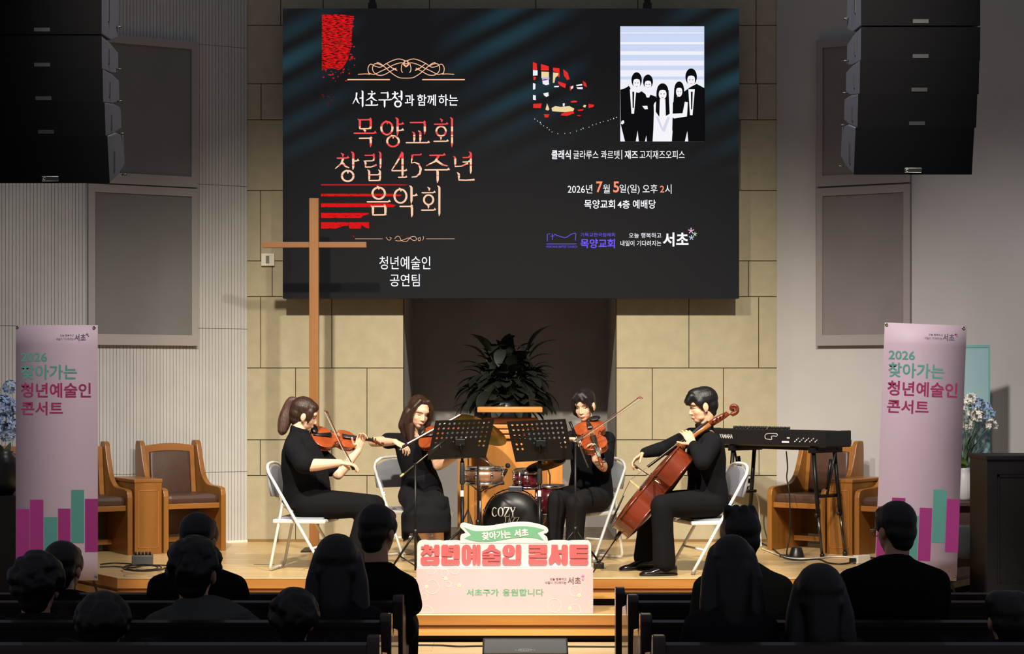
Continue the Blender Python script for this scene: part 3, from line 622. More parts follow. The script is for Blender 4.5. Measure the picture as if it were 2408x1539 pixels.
PUL = wood('pulpit_oak', (214, 148, 72), (198, 130, 58), 'Z', 0.45); PULX = wood('pulpit_oak_rail', (216, 150, 76), (196, 128, 58), 'X', 0.4)
PULD = wood('pulpit_oak_deep', (178, 112, 48), (160, 96, 38), 'Z', 0.5)
d = 15.95
t = thing('pulpit', 'pale orange wooden pulpit standing behind the drum kit and music stands', 'pulpit', (X(1200, d), d, 0), 0, world=True)
x0, x1 = X(1076, d), X(1323, d); u0, u1 = X(1139, d), X(1261, d)
MB().bb((x0 - .05, d - .06, 0), (x1 + .05, d + .4, 0.07), bev=.008).build('plinth', PULX, t)
zb, zt = 0.07, Z(1034, d)
MB().bb((x0, d, zb), (x1, d + .38, zt), bev=.006).build('body', PUL, t)
MB().bb((X(1115, d), d - .025, zb), (X(1131, d), d, zt)).bb((X(1269, d), d - .025, zb), (X(1285, d), d, zt)).build('front_post', PULD, t)
MB().bb((u0, d + .02, zt), (u1, d + .36, Z(984, d)), bev=.004).build('upper_body', PUL, t)
mb = MB()
for i, y in enumerate((990, 1003, 1015, 1027)): mb.bb((u0 - .012 - i * .014, d - .0 - i * .012, Z(y + 5, d)), (u1 + .012 + i * .014, d + .37, Z(y - 4, d)), bev=.006)
mb.build('moulding', PULX, t)
mb = MB(); a, b = X(1123, d), X(1275, d); n = 13
top = [(a + (b - a) * i / n, d - .10 - .05 * math.sin(math.pi * i / n)) for i in range(n + 1)] + [(b, d + .4), (a, d + .4)]
mb.prism(top, .042, Matrix.Translation((0, 0, Z(970, d))), bev=.008); mb.build('reading_top', PULX, t)
mb = MB(); write(mb, '다음세대', (X(1165, d), X(1240, d), Z(1185, d), Z(1165, d)), frame((0, d - .002, 0), (1, 0, 0), (0, 0, 1), (0, -1, 0))); mb.build('carved_lettering', mat('carved_dark', (92, 52, 22), 0.6), t)

LEAF = mat('dark_leaf', (20, 27, 18), 0.6, noise=0.4, nscale=6); POT = mat('black_pot', (20, 21, 24), 0.25, coat=0.4)
d = 17.25
t = thing('potted_plant', 'large dark leafy potted plant in the recess behind the pulpit', 'plant', (X(1190, d), d, 0), 0, world=True)
def leaf(mb, base, tip, w, droop=.12, mi=0, fold=.18, n=7):
    base, tip = V(base), V(tip); ax = tip - base; L = ax.length; s = ax.cross(V((0, 0, 1)))
    s = s.normalized() if s.length > 1e-4 else V((1, 0, 0)); up = s.cross(ax).normalized(); vs = []
    for i in range(n + 1):
        q = i / n; c = base + ax * q + up * (droop * L * 4 * q * (1 - q)); ww = w * (math.sin(math.pi * min(1, q * .9 + .07)) ** .8) * (1 if i < n else .02)
        vs += [c - s * ww + up * ww * fold, c, c + s * ww + up * ww * fold]
    mb.add(vs, [f for i in range(n) for f in ((3 * i, 3 * i + 1, 3 * i + 4, 3 * i + 3), (3 * i + 1, 3 * i + 2, 3 * i + 5, 3 * i + 4))], mi, True)
zp = Z(958, d); c0 = V((X(1190, d), d, zp + .03)); rr = random.Random(3)
MB().lathe([(.05, 0), (.15, .02), (.23, .14), (.255, .28), (.235, .40), (.22, .42), (.19, .40), (.18, .34)], 24, Matrix.Translation((X(1182, d), d, zp - .36))).build('pot', POT, t)
MB().bb((X(1182, d) - .2, d - .2, zp - .44), (X(1182, d) + .2, d + .2, zp - .36)).bb((X(1182, d) - .16, d - .16, 0), (X(1182, d) + .16, d + .16, zp - .44)).build('pedestal', mat('pedestal_grey', (60, 58, 54), 0.8), t)
mb = MB(); st = MB()
tips = [(1302, 765), (1312, 800), (1300, 835), (1104, 786), (1082, 812), (1070, 857), (1072, 912), (1085, 968), (1302, 950), (1292, 888), (1298, 915), (1110, 900), (1095, 930)]
for x, y in tips:
    p = P(x, y, d + rr.uniform(-.25, .1)); m = c0.lerp(p, .45) + V((0, 0, .16)); st.tube(bez([c0, c0.lerp(m, .5) + V((0, 0, .05)), m], 4), .006, 5); leaf(mb, m, p, rr.uniform(.045, .065), .14)
for i in range(120):
    a = rr.uniform(0, 6.283); el = rr.uniform(-.25, 1.45); r = rr.uniform(.34, .50); h = V((math.cos(a) * math.cos(el) * 1.0, math.sin(a) * math.cos(el) * .75, math.sin(el) * 1.25)) * r
    p = c0 + h + V((0, 0, .05)); m = c0 + h * rr.uniform(.3, .55) + V((0, 0, .12)); 
    if i % 4 == 0: st.tube([c0, m], .006, 5)
    leaf(mb, m, p + V((0, 0, -rr.uniform(0, .16))), rr.uniform(.045, .08), rr.uniform(.05, .2))
for i in range(110):
    a = rr.uniform(0, 6.283); el = rr.uniform(-.5, 1.5); r = rr.uniform(.16, .36); q = c0 + V((math.cos(a) * math.cos(el), math.sin(a) * math.cos(el) * .7, math.sin(el) * 1.2 + .35)) * r
    leaf(mb, q, q + V((math.cos(a) * .14, math.sin(a) * .1 - .04, rr.uniform(-.2, .06))), rr.uniform(.035, .065), .1)
mb.build('foliage', LEAF, t); st.build('stem', mat('dark_stem', (36, 46, 26), 0.6), t)

# ================================================================ CLERGY CHAIRS
CW = wood('clergy_oak', (146, 96, 38), (128, 79, 27), 'Z', 0.4); CWX = wood('clergy_oak_rail', (150, 98, 40), (132, 82, 29), 'X', 0.4)
LEA = mat('brown_leather', (72, 47, 34), 0.42, noise=0.12, nscale=12, bump=0.08, bscale=120)
def bezline(p): return [(q.x, q.y) for q in bez([(a, b, 0) for a, b in p], 5)]
def clergy_chair(label, loc, rot, group):
    t = thing('clergy_chair', label, 'chair', loc, rot, group); w = .265
    prof = [(.29, 0), (.29, .06), (.34, .50)] + bezline([(.345, .55), (.345, .84), (.30, .875), (.235, .86), (.19, .74), (.12, .60), (.03, .535), (-.06, .52)]) + bezline([(-.22, .515), (-.28, .50), (-.30, .45)]) + [(-.30, 0)]
    for s in (-1, 1):
        M = frame((s * w - (.022 if s > 0 else -.022) - .02, 0, 0), (0, 1, 0), (0, 0, 1), (1, 0, 0)); MB().prism(prof, .042, M, bev=.006).build('side_panel', CW, t)
    b = w - .045
    M = frame((0, .24, .33), (1, 0, 0), (0, .13, .99)); mb = MB()
    n = 10; mb.prism([(-b, 0), (b, 0), (b, .505)] + [(b - 2 * b * i / n, .505 + .022 * math.sin(math.pi * i / n)) for i in range(1, n)] + [(-b, .505)], .03, M, bev=.005); mb.build('back_panel', CWX, t)
    mb = MB(); mb.prism([(-b + .045, .08), (b - .045, .08), (b - .045, .455)] + [(b - .045 - 2 * (b - .045) * i / n, .455 + .012 * math.sin(math.pi * i / n)) for i in range(1, n)] + [(-b + .045, .455)], .055, M, bev=.016, smooth=True); mb.build('back_cushion', LEA, t)
    MB().bb((-b, -.275, .345), (b, .25, .388), bev=.006).build('seat_rail', CWX, t)
    k = MB(); k.box((0, -.02, .418), (2 * b - .008, .50, .075), bev=.03); o = k.build('seat_cushion', LEA, t)
    MB().bb((-b, .06, .06), (b, .09, .10)).build('stretcher', CWX, t)
    MB().bb((-b, .19, .11), (b, .21, .345)).build('skirt_board', wood('clergy_dark', (92, 60, 30), (76, 48, 22), 'X'), t)
    return t
def side_table(label, loc, rot):
    t = thing('clergy_side_table', label, 'side table', loc, rot, 'narrow tables between the clergy chairs')
    MB().bb((-.112, -.30, 0), (.112, .24, .565), bev=.004).build('body', CW, t); MB().bb((-.118, -.306, .565), (.118, .25, .592), bev=.006).build('top', CWX, t)
    mb = MB()
    for a, b, c, d_ in ((-.085, .085, .50, .506), (-.085, .085, .05, .056), (-.085, -.079, .05, .506), (.079, .085, .05, .506)): mb.bb((a, -.3035, c), (b, -.30, d_))
    mb.build('panel_bead', PULD, t); return t
th = math.radians(31); r_ = V((math.cos(th), math.sin(th), 0)); B0 = V((-2.68, 15.93, 0))
clergy_chair('oak clergy chair with brown cushions nearest the stone wall, left of the quartet', B0, th, 'oak chairs along the ribbed wall')
side_table('narrow oak table box between the two left clergy chairs', B0 - r_ * .392, th)
clergy_chair('oak clergy chair half hidden behind the left banner', B0 - r_ * .785, th, 'oak chairs along the ribbed wall')
clergy_chair('oak clergy chair at the far left edge, behind the left banner by the blue flowers', B0 - r_ * 1.40, th, 'oak chairs along the ribbed wall')
th2 = math.radians(-38); r2 = V((math.cos(th2), math.sin(th2), 0)); C0 = V((2.45, 15.94, 0))
clergy_chair('oak clergy chair behind the left legs of the keyboard stand', C0, th2, 'oak chairs along the plain wall')
side_table('narrow oak table box between the two clergy chairs behind the keyboard', C0 + r2 * .392, th2)
clergy_chair('oak clergy chair between the keyboard stand and the right banner', C0 + r2 * .785, th2, 'oak chairs along the plain wall')

# ================================================================ FOLDING CHAIRS
WHITEM = mat('white_enamel', (232, 230, 224), 0.3, coat=0.3); CUSH = mat('grey_vinyl', (146, 149, 156), 0.5, noise=0.08, nscale=15); FOOT = mat('grey_rubber', (120, 118, 112), 0.7)
def folding_chair(label, loc, rot):
    """faces local +X"""
    t = thing('folding_chair', label, 'chair', loc, rot, 'white folding chairs of the quartet'); r = .0115
    h = [(.205, -.215, .02), (.0, -.212, .36), (-.175, -.208, .655)] + [(-.205, -.20, .70), (-.228, -.165, .742), (-.24, -.10, .765), (-.243, 0, .772)]
    path = bez(h[:3], 3)[:-1] + bez(h[2:], 4); path = path + [V((p.x, -p.y, p.z)) for p in reversed(path[:-1])]
    MB().tube(path, r, 10).build('front_leg_frame', WHITEM, t)
    for s in (-1, 1): MB().lathe([(.012, 0), (.0145, .004), (.0135, .035), (.012, .037)], 10, Matrix.Translation((.21, s * .215, 0)) @ Matrix.Rotation(-.52, 4, 'Y')).build('foot_cap', FOOT, t)
    rl = [(-.105, -.178, .50), (-.115, -.178, .47), (-.20, -.178, .045)] + [(-.207, -.165, .02), (-.210, -.135, .0125), (-.21, 0, .0125)]
    path = bez(rl[:3], 2)[:-1] + bez(rl[2:], 4); path = path + [V((p.x, -p.y, p.z)) for p in reversed(path[:-1])]
    MB().tube(path, r * .95, 10).build('rear_leg_frame', WHITEM, t)
    for s in (-1, 1): MB().tube([(-.10, s * .192, .485), (-.03, s * .20, .40)], .007, 8).build('hinge_link', WHITEM, t)
    MB().tube([(.115, -.213, .17), (.115, .213, .17)], .008, 8).build('crossbar', WHITEM, t)
    mb = MB(); mb.box((.012, 0, .360), (.39, .385, .03), bev=.012); st = mb.build('seat', WHITEM, t)
    MB().box((.012, 0, .379), (.345, .335, .020), bev=.010).build('cushion', CUSH, st)
    mb = MB(); n = 16; ys = [(-.205 + .41 * i / n) for i in range(n + 1)]
    M = frame((-.205, 0, .62), (0, -1, 0), (-.20, 0, .98)); pts = [(-.19, -.085), (.19, -.085), (.197, -.0)] + [(.197 * math.cos(q), .0 + .135 * math.sin(q) ** .6) for q in [math.pi * i / 14 for i in range(1, 14)]] + [(-.197, -.0)]
    mb.prism(pts, .022, M @ Matrix.Translation((0, 0, -.011)), bev=.007, smooth=True); bk = mb.build('backrest', CUSH, t)
    return t
folding_chair('white folding chair under the ponytailed violinist, seen from the side', (-1.50, 14.22, 0), math.radians(-10))
folding_chair('white folding chair under the long haired violinist, angled to the audience', (-.78, 15.2, 0), math.radians(-52))
folding_chair('white folding chair under the viola player', (.58, 15.05, 0), math.radians(180 + 50))
folding_chair('white folding chair under the male cellist, seen from the side', (1.41, 14.08, 0), math.radians(196))

# ================================================================ KEYBOARD ON ITS STAND
BLK = mat('satin_black', (22, 21, 22), 0.42); BLKM = mat('black_metal', (20, 20, 21), 0.4, metal=0.3); CHROME = mat('chrome', (205, 205, 208), 0.18, metal=1.0)
ang = math.radians(-45)            # local +X runs to the near right corner, local -Y is the rear panel facing the hall
zk = Z(1054, 15.1); near = V((X(1940, 15.1), 15.1, 0))
L_, D_, H_ = 1.32, .35, .135
rot = Matrix.Rotation(ang, 4, 'Z'); org = near - rot @ V((L_ / 2, -D_ / 2, 0))
t = thing('stage_piano', 'black stage piano on a folding stand, its rear panel turned to the hall', 'keyboard', (org.x, org.y, zk), ang)
mb = MB(); pr = [(-D_ / 2, .012), (-D_ / 2 + .012, 0), (D_ / 2 - .02, 0), (D_ / 2, .02), (D_ / 2, .055), (D_ / 2 - .16, .075), (D_ / 2 - .18, H_ - .005), (-D_ / 2 + .015, H_), (-D_ / 2, H_ - .012)]
mb.prism(pr, L_, frame((-L_ / 2, 0, 0), (0, 1, 0), (0, 0, 1), (1, 0, 0)), bev=.004); mb.bb((L_ / 2 - .03, -D_ / 2 + .006, .004), (L_ / 2 + .004, D_ / 2 - .01, H_ - .006), bev=.008).bb((-L_ / 2 - .004, -D_ / 2 + .006, .004), (-L_ / 2 + .03, D_ / 2 - .01, H_ - .006), bev=.008); mb.build('case', BLK, t)
KF = frame((0, -D_ / 2 - .0015, 0), (1, 0, 0), (0, 0, 1), (0, -1, 0)); PALE = mat('pale_print', (205, 205, 200), 0.6)
mb = MB(); write(mb, 'YAMAHA', (-.375, -.24, .055, .088), KF, off=.015); mb.build('maker_lettering', PALE, t)
mb = MB()
for a, b in ((bez([(.20, .10, 0), (.115, .10, 0), (.085, .085, 0), (.09, .06, 0), (.12, .055, 0), (.15, .055, 0), (.15, .08, 0), (.20, .08, 0)], 4), .003), ([V((.20, .10, 0)), V((.207, .09, 0)), V((.20, .08, 0))], .003)): mb.tube([KF @ p for p in a], b, 5)
mb.build('logo_outline', PALE, t)
mb = MB(); mb.bb((.25, .03, 0), (.32, .045, .002), KF).bb((.30, .065, 0), (.325, .075, .002), KF); mb.build('rear_label', PALE, t)
mb = MB()
for i in range(14): mb.lathe([(.007, 0), (.007, .006), (.004, .006), (.004, .002)], 8, KF @ Matrix.Translation((.38 + i * .016, .045 + (i % 3) * .012, 0)))
mb.build('rear_socket', CHROME, t)
mb = MB(); rk = random.Random(5)
for i in range(30): mb.lathe([(.010, 0), (.010, .018), (.007, .021)], 8, Matrix.Translation((-.30 + i * .019 + rk.uniform(-.004, .004), -.06 - (i % 2) * .045, H_ - .002)))
mb.build('control_knob', mat('knob_black', (28, 27, 30), 0.5), t)
mb = MB(); mb.bb((-.60, D_ / 2 - .158, .06), (.60, D_ / 2 - .004, .088)); mb.build('white_keys', mat('ivory_key', (225, 222, 214), 0.3), t)
ks = thing('keyboard_stand', 'black folding table stand carrying the stage piano', 'stand', (org.x, org.y, 0), ang)
zt = zk - .004
for sx, nm in ((-.26, 0), (.53, 1)):
    fr = MB(); sp_ = .09 if sx > 0 else -.09
    for sy in (-.145, .13): 
        fr.tube([(sx, sy, zt - .03), (sx + sp_ * .55, sy * 1.05, .32)], .0165, 10)
    fr.tube([(sx + sp_ * .27, -.15, .47), (sx + sp_ * .27, .175, .47)], .014, 8); fr.bb((sx - .025, -.18, zt - .04), (sx + .025, .2, zt))
    fr.build('leg_frame', BLKM, ks)
    for sy in (-.145, .13):
        lg = MB(); lg.tube([(sx + sp_ * .5, sy * 1.05, .36), (sx + sp_, sy * 1.08, .02)], .0115, 8); lo = lg.build('extension_leg', mat('dark_chrome', (90, 84, 80), 0.25, metal=0.9), ks)
        MB().lathe([(.018, 0), (.018, .03), (.013, .034)], 10, Matrix.Translation((sx + sp_ * 1.02, sy * 1.08, 0))).build('rubber_foot', BLK, lo)
        MB().ball((sx + sp_ * .56, sy * 1.05 - .025, .33), .016).build('clamp_knob', BLK, lo)
    br = MB(); s2 = 1 if sx < 0 else -1; br.tube([(sx + sp_ * .27, .0, .47), (sx + s2 * -.10 * (1 if sx > 0 else 1) + (.0), .0, zt - .04)], .008, 8)
    br.tube([(sx + sp_ * .2, .0, .52), (sx - s2 * .06, .0, zt - .09)], .013, 8); br.build('strut', BLKM, ks)
MB().bb((-.56, -.13, zt - .02), (.56, -.09, zt)).bb((-.56, .13, zt - .02), (.56, .17, zt)).build('top_rail', BLKM, ks)

# ================================================================ SIGN ON THE STEP
PINK = mat('pale_pink_card', (216, 188, 190), 0.7, noise=0.03, nscale=3); d0 = 13.12
bx = thing('sign_box', 'long pale pink cardboard box with green lettering standing on the lower step', 'box', P(1187, 1443, d0), 0, world=True)
xa, xb, za, zb = X(979, d0), X(1395, d0), -.19, Z(1338, d0)
MB().bb((xa, d0, za), (xb, d0 + .3, zb), bev=.003).build('carton', PINK, bx)
BM_ = frame((0, d0 - .001, 0), (1, 0, 0), (0, 0, 1), (0, -1, 0))
def db(a, b, c, e, dd=d0): return (X(a, dd), X(b, dd), Z(e, dd), Z(c, dd))
z6 = lambda x, y: (920 + x / 4.459, 1220 + y / 4.459)
def bp(x, y, k=0, dd=d0): a, b = z6(x, y); return V((X(a, dd), Z(b, dd), k * .0006))
GRN = mat('mint_print', (110, 170, 130), 0.7); ink = mat('brown_ink', (112, 84, 84), 0.7)
mb = MB(); write(mb, '서초구가', db(1096.5, 1173, 1386, 1403), BM_, off=.03); write(mb, '응원합니다', db(1181.5, 1278.5, 1385.5, 1403), BM_, off=.026); mb.build('green_lettering', GRN, bx)
mb = MB(); write(mb, '오늘 행복하고', db(1293, 1332, 1360, 1366), BM_, off=.01); write(mb, '내일이 기다려지는', db(1282, 1332, 1368, 1374.5), BM_, off=.01); write(mb, '서초', db(1335, 1366, 1358, 1375), BM_, off=.02); mb.build('slogan_lettering', ink, bx)
mb = MB(); u_ = d0 / F
aster(mb, bp(2008, 607, 1), 4.2 * u_, BM_, 0); aster(mb, bp(2008, 641, 1), 3.2 * u_, BM_, 1); aster(mb, bp(2030, 626, 1), 2 * u_, BM_, 2); mb.build('asterisk_mark', [mat('print_pink', (232, 110, 160), .7), mat('print_blue', (150, 160, 220), .7), mat('print_yellow', (240, 222, 130), .7)], bx)
mb = MB(); 
for x, y, r in ((420, 545, 45), (430, 720, 72), (345, 825, 38), (375, 980, 62), (560, 575, 40), (670, 545, 44), (600, 690, 30), (1710, 915, 72), (1930, 760, 60), (2120, 900, 45), (1925, 960, 60)):
    c = bp(x, y); rr_ = r / 4.459 * u_
    mb.tube([BM_ @ V((min(xb - .003, max(xa + .003, c.x + rr_ * math.cos(q))), max(za + .003, c.y + rr_ * math.sin(q)), 0)) for q in [i * 6.2832 / 28 for i in range(28)]], .0012, 4, closed=True)
mb.build('printed_bubble', mat('print_white', (252, 244, 240), .7), bx)
mb = MB()
for x, y in ((372, 715), (573, 633), (713, 700), (1970, 807), (1873, 943)):
    c = bp(x, y, 1); k = 14; mb.add([c + V((math.cos(i * 6.2832 / k), math.sin(i * 6.2832 / k), 0)) * (5.0 if i % 2 else 3.4) * u_ for i in range(k)], [list(range(k))], 0, False, BM_)
    c = bp(x, y, 2); mb.add([c + V((math.cos(i * .785), math.sin(i * .785), 0)) * 2.1 * u_ for i in range(8)], [list(range(8))], 1, False, BM_)
mb.build('printed_flower', [mat('print_cream', (252, 246, 220), .7), mat('print_sun', (248, 222, 90), .7)], bx)

d1 = 13.22
sg = thing('letter_sign', 'white cut-out sign with big coral letters standing on the pink box', 'sign', P(1185, 1338, d1), 0, world=True)
SGM = frame((0, d1, 0), (1, 0, 0), (0, 0, 1), (0, -1, 0)); q6 = lambda x, y: (X(z6(x, y)[0], d1), Z(z6(x, y)[1], d1))
IV = mat('white_foam_board', (214, 214, 210), 0.6); zf = zb
def rrect(x0, y0, x1, y1, r, k=4):
    out = []
    for cx, cy, a in ((x1 - r, y0 + r, -90), (x1 - r, y1 - r, 0), (x0 + r, y1 - r, 90), (x0 + r, y0 + r, 180)):
        out += [(cx + r * math.cos(math.radians(a + 90 * i / k)), cy + r * math.sin(math.radians(a + 90 * i / k))) for i in range(k + 1)]
    return out
L0, L1 = q6(268, 520), q6(2098, 232)
mb = MB(); base = [(L0[0], zf), (L1[0], zf)] 
bump = [q6(x, y) for x, y in ((2098, 470), (2098, 290), (2092, 258), (2070, 234), (2030, 230), (1900, 232), (1862, 238), (1820, 230), (1700, 230), (1650, 240), (1640, 246), (740, 246), (720, 236), (690, 232), (580, 234), (545, 240), (510, 230), (400, 234), (350, 226), (310, 232), (282, 250), (270, 290), (268, 470))]
mb.prism(base + bump, .05, SGM @ Matrix.Translation((0, 0, -.05)), bev=.004)
rib = bezline([q6(*p) for p in ((722, 200), (735, 170), (775, 155), (760, 130), (722, 90), (730, 58), (770, 48), (860, 72), (960, 82), (1060, 76), (1180, 56), (1320, 40), (1440, 42), (1560, 66), (1630, 96), (1648, 130), (1630, 155), (1600, 165), (1635, 200), (1645, 245))]) + [q6(1645, 262), q6(722, 262)]
mb.prism(rib, .05, SGM @ Matrix.Translation((0, 0, -.048)), bev=.004); mb.build('board', IV, sg)
mb = MB(); pts = bezline([q6(*p) for p in ((765, 92), (860, 128), (960, 132), (1060, 122), (1180, 100), (1300, 84), (1420, 82), (1520, 96), (1608, 120))]) + [q6(1530, 148)] + bezline([q6(*p) for p in ((1600, 230), (1500, 205), (1400, 198), (1290, 206), (1180, 222), (1060, 240), (940, 244), (850, 232), (768, 208))]) + [q6(840, 172)]
mb.prism(pts, .004, SGM); mb.build('green_ribbon', GRN, sg)
mb = MB(); c_ = q6(1195, 165); M = SGM @ Matrix.Translation((c_[0], c_[1], .0045)) @ Matrix.Rotation(.085, 4, 'Z'); k = u_ / 4.459
write(mb, '찾아가는', (-248 * k, 58 * k, -46 * k, 42 * k), M, off=.04, thick=.002); write(mb, '서초', (93 * k, 246 * k, -42 * k, 42 * k), M, off=.055, thick=.002); mb.build('ribbon_lettering', IV, sg)
HV = {
 '청': [(.18, .93, .44, 1.0), (.02, .79, .62, .925), 'p', [(.22, .79), (.42, .79), (.64, .57), (.52, .45), (.32, .60), (.10, .44), (-.0, .56)], (.56, .66, .76, .80), (.72, .43, 1.0, 1.0), (0, 0, 1, .40)],
 '년': [(0, .50, .40, 1.0), (0, .42, .62, .62), (.42, .82, .72, .97), (.42, .66, .72, .79), (.66, .28, 1.0, 1.0), (0, 0, 1, .25), (0, 0, .34, .37)],
 '예': [(0, 0, .50, 1.0), (.46, .62, .66, .78), (.46, .32, .66, .48), (.58, 0, .765, 1.0), (.80, 0, 1.0, 1.0)],
 '술': ['p', [(0, .66), (.30, .82), (.36, .97), (.46, 1.0), (.58, 1.0), (.68, .97), (.72, .82), (1, .66), (.96, .58), (.72, .62), (.5, .72), (.28, .62), (.04, .58)], (0, .47, 1, .565), (.40, .41, .62, .49), (0, .345, 1, .42), (.68, .25, 1, .36), (0, .185, 1, .265), (0, .08, .32, .2), (0, 0, 1, .12)],
 '인': [(0, .41, .67, 1.0), (.71, .26, 1, 1), (0, 0, .36, .37), (0, 0, 1, .25)],
 '콘': [(0, .82, 1, 1), (.62, .54, 1, .9), (0, .62, .94, .765), (.34, .47, .64, .60), (0, .355, 1, .51), (0, 0, .36, .31), (0, 0, 1, .25)],
 '서': ['p', [(.14, 1.0), (.46, 1.0), (.48, .62), (.66, .25), (.62, .04), (.46, .02), (.32, .18), (.16, .02), (.0, .02), (-.02, .26), (.12, .55)], (.44, .56, .74, .74), (.68, 0, 1, 1)],
 '트': [(0, .82, 1, 1), (0, .35, .38, 1), (0, .58, 1, .77), (0, .33, 1, .52), (0, 0, 1, .26)]}
mb = MB()
for ch, a, b in (('청', 310, 505), ('년', 525, 718), ('예', 740, 935), ('술', 953, 1148), ('인', 1167, 1362), ('콘', 1440, 1635), ('서', 1655, 1850), ('트', 1870, 2065)):
    (ax, ay), (bx_, by) = q6(a, 483), q6(b, 275); sx, sy = bx_ - ax, by - ay; T = lambda x, y: (ax + x * sx, ay + y * sy); it = iter(HV[ch]); j = 0
    for e in it:
        j += 1
        if e == 'p': mb.prism([T(*p) for p in next(it)], .008 + j * .0002, SGM)
        else:
            (p, q), (r, s) = T(e[0], e[1]), T(e[2], e[3]); rad = min(abs(r - p), abs(s - q)) * (.30 if not (ch in '예인' and j == 1) else .46); mb.prism(rrect(p, q, r, s, rad), .008 + j * .0002, SGM)
mb.build('coral_lettering', mat('coral_foam', (212, 98, 98), 0.55), sg)
mb = MB()
for ch, a, b in (('청', 310, 505), ('예', 740, 935), ('인', 1167, 1362)):
    (ax, ay), (bx_, by) = q6(a, 483), q6(b, 275); T = lambda x, y: (ax + x * (bx_ - ax), ay + y * (by - ay))
    e = {'청': (.34, .185, .68, .215), '예': (.235, .25, .265, .74), '인': (.31, .62, .35, .80)}[ch]; (p, q), (r, s) = T(e[0], e[1]), T(e[2], e[3]); mb.prism(rrect(p, q, r, s, .002), .0102, SGM)
mb.build('counter_slit', IV, sg)

# ================================================================ BANNERS
BAN = mat('banner_cloth', (200, 177, 187), 0.6, noise=0.03, nscale=3); TEAL = mat('banner_teal', (92, 160, 146), 0.65); MAG = mat('banner_magenta', (168, 52, 128), 0.65); BINK = mat('banner_ink', (96, 84, 110), 0.7); BWHT = mat('banner_white_line', (214, 200, 206), .6)
MAG2 = mat('banner_plum', (160, 44, 96), 0.65)
def banner(label, c, dd, roll, zfoot):
    """printed sheet, laid out in the rows and columns of the left one (37..232 by 765..1366)"""
    k = dd / F; t = thing('x_banner', label, 'banner', (c[0], dd, zfoot), 0, 'pink concert banners', world=True)
    M = frame((c[0], dd, c[1]), (math.cos(roll), 0, -math.sin(roll)), (math.sin(roll), 0, math.cos(roll)), (0, -1, 0))
    g = lambda x, y: ((x - 134.5) * k, (1065.5 - y) * k)
    mb = MB(); (a, b), (e, f) = g(37, 1366), g(230, 765); n = 12
    vs = []
    for i in range(n + 1):
        yy = b + (f - b) * i / n; bow = 0.0
        for xx in (a, 0, e): vs.append((xx, yy, bow))
    mb.add(vs, [(3 * i + j, 3 * i + j + 1, 3 * i + 4 + j, 3 * i + 3 + j) for i in range(n) for j in (0, 1)], 0, True, M)
    sheet = mb.build('sheet', BAN, t); sol = sheet.modifiers.new('thick', 'SOLIDIFY'); sol.thickness = .0012; sol.offset = -1
    zoff = lambda y: 0.0
    def box(x0, x1, y0, y1): (p, q), (r, s) = g(x0, y1), g(x1, y0); return (p, r, q, s)
    def MM(y, h=.0012): return M @ Matrix.Translation((0, 0, zoff(y) + h))
    mb = MB(); write(mb, '2026', box(49, 111, 830, 851), MM(840, .0015), off=.02); write(mb, '찾아가는', box(49, 181, 858, 893), MM(870, .0015), off=.02); mb.build('teal_lettering', TEAL, t)
    mb = MB(); write(mb, '청년예술인', box(49, 214, 901, 936), MM(918, .0015), off=.02); write(mb, '콘서트', box(50, 148, 945, 977), MM(962, .0015), off=.02); mb.build('magenta_lettering', MAG2, t)
    mb = MB(); write(mb, '오늘 행복하고', box(141, 174, 787, 792), MM(790)); write(mb, '내일이 기다려지는', box(132, 174, 795, 801), MM(797)); write(mb, '서초', box(175, 202, 786, 803), MM(794), off=.02); mb.build('slogan_lettering', BINK, t)
    mb = MB(); aster(mb, V((*g(205, 787), 0)), 3.6 * k, MM(787, .002), 0); aster(mb, V((*g(208, 791), 0)), 2.2 * k, MM(791, .002), 1); mb.build('asterisk_mark', [MAG, TEAL], t)
    for x0, x1, y0, y1, m in ((38, 69, 1198, 1325, MAG), (70.5, 102, 1176, 1301, MAG), (103.5, 135, 1217, 1342, TEAL), (136.5, 166, 1197, 1322, MAG), (167.5, 198, 1153, 1278, TEAL), (200, 230.5, 1174, 1299, MAG)):
        mb = MB(); n = 6; (p, _), (r, _) = g(x0, y0), g(x1, y1); vs = []
        for i in range(n + 1): yy = y1 + (y0 - y1) * i / n; vs += [(p, g(0, yy)[1], zoff(yy) + .0012), (r, g(0, yy)[1], zoff(yy) + .0012)]
        mb.add(vs, [(2 * i, 2 * i + 1, 2 * i + 3, 2 * i + 2) for i in range(n)], 0, False, M); mb.build('printed_bar', m, t)
    gro = mat('brass_grommet', (170, 160, 130), 0.3, metal=1.0)
    for x, y in ((41, 770), (222, 771), (41, 1360), (226, 1358)):
        p = g(x, y); mb = MB(); mb.tube([M @ V((p[0] + .008 * math.cos(q), p[1] + .008 * math.sin(q), .003)) for q in [i * .5236 for i in range(12)]], .0035, 6, closed=True); mb.build('grommet', gro, t)
    hub = M @ V((0, -.15, -.12)); mb = MB()
    for x, y in ((41, 770), (222, 771), (41, 1360), (226, 1358)): p = g(x, y); mb.tube([hub, M @ V((p[0], p[1], -.006))], .005, 6)
    mb.build('stand_arm', BLKM, t)
    mb = MB()
    for dx, dy in ((-.28, -.04), (.28, -.04), (0, .42)): mb.tube([hub, (c[0] + dx, dd + .14 + dy, zfoot + .008)], .008, 6)
    mb.build('stand_leg', BLKM, t); return t
banner('pink concert banner with teal and magenta bars at the left end of the stage', (X(134.5, 13.3), Z(1065.5, 13.3)), 13.3, .0, -.19)
banner('leaning pink concert banner with teal and magenta bars at the right end of the stage', (X(2166, 13.35), Z(1063, 13.35)), 13.35, math.radians(2.3), -.19)

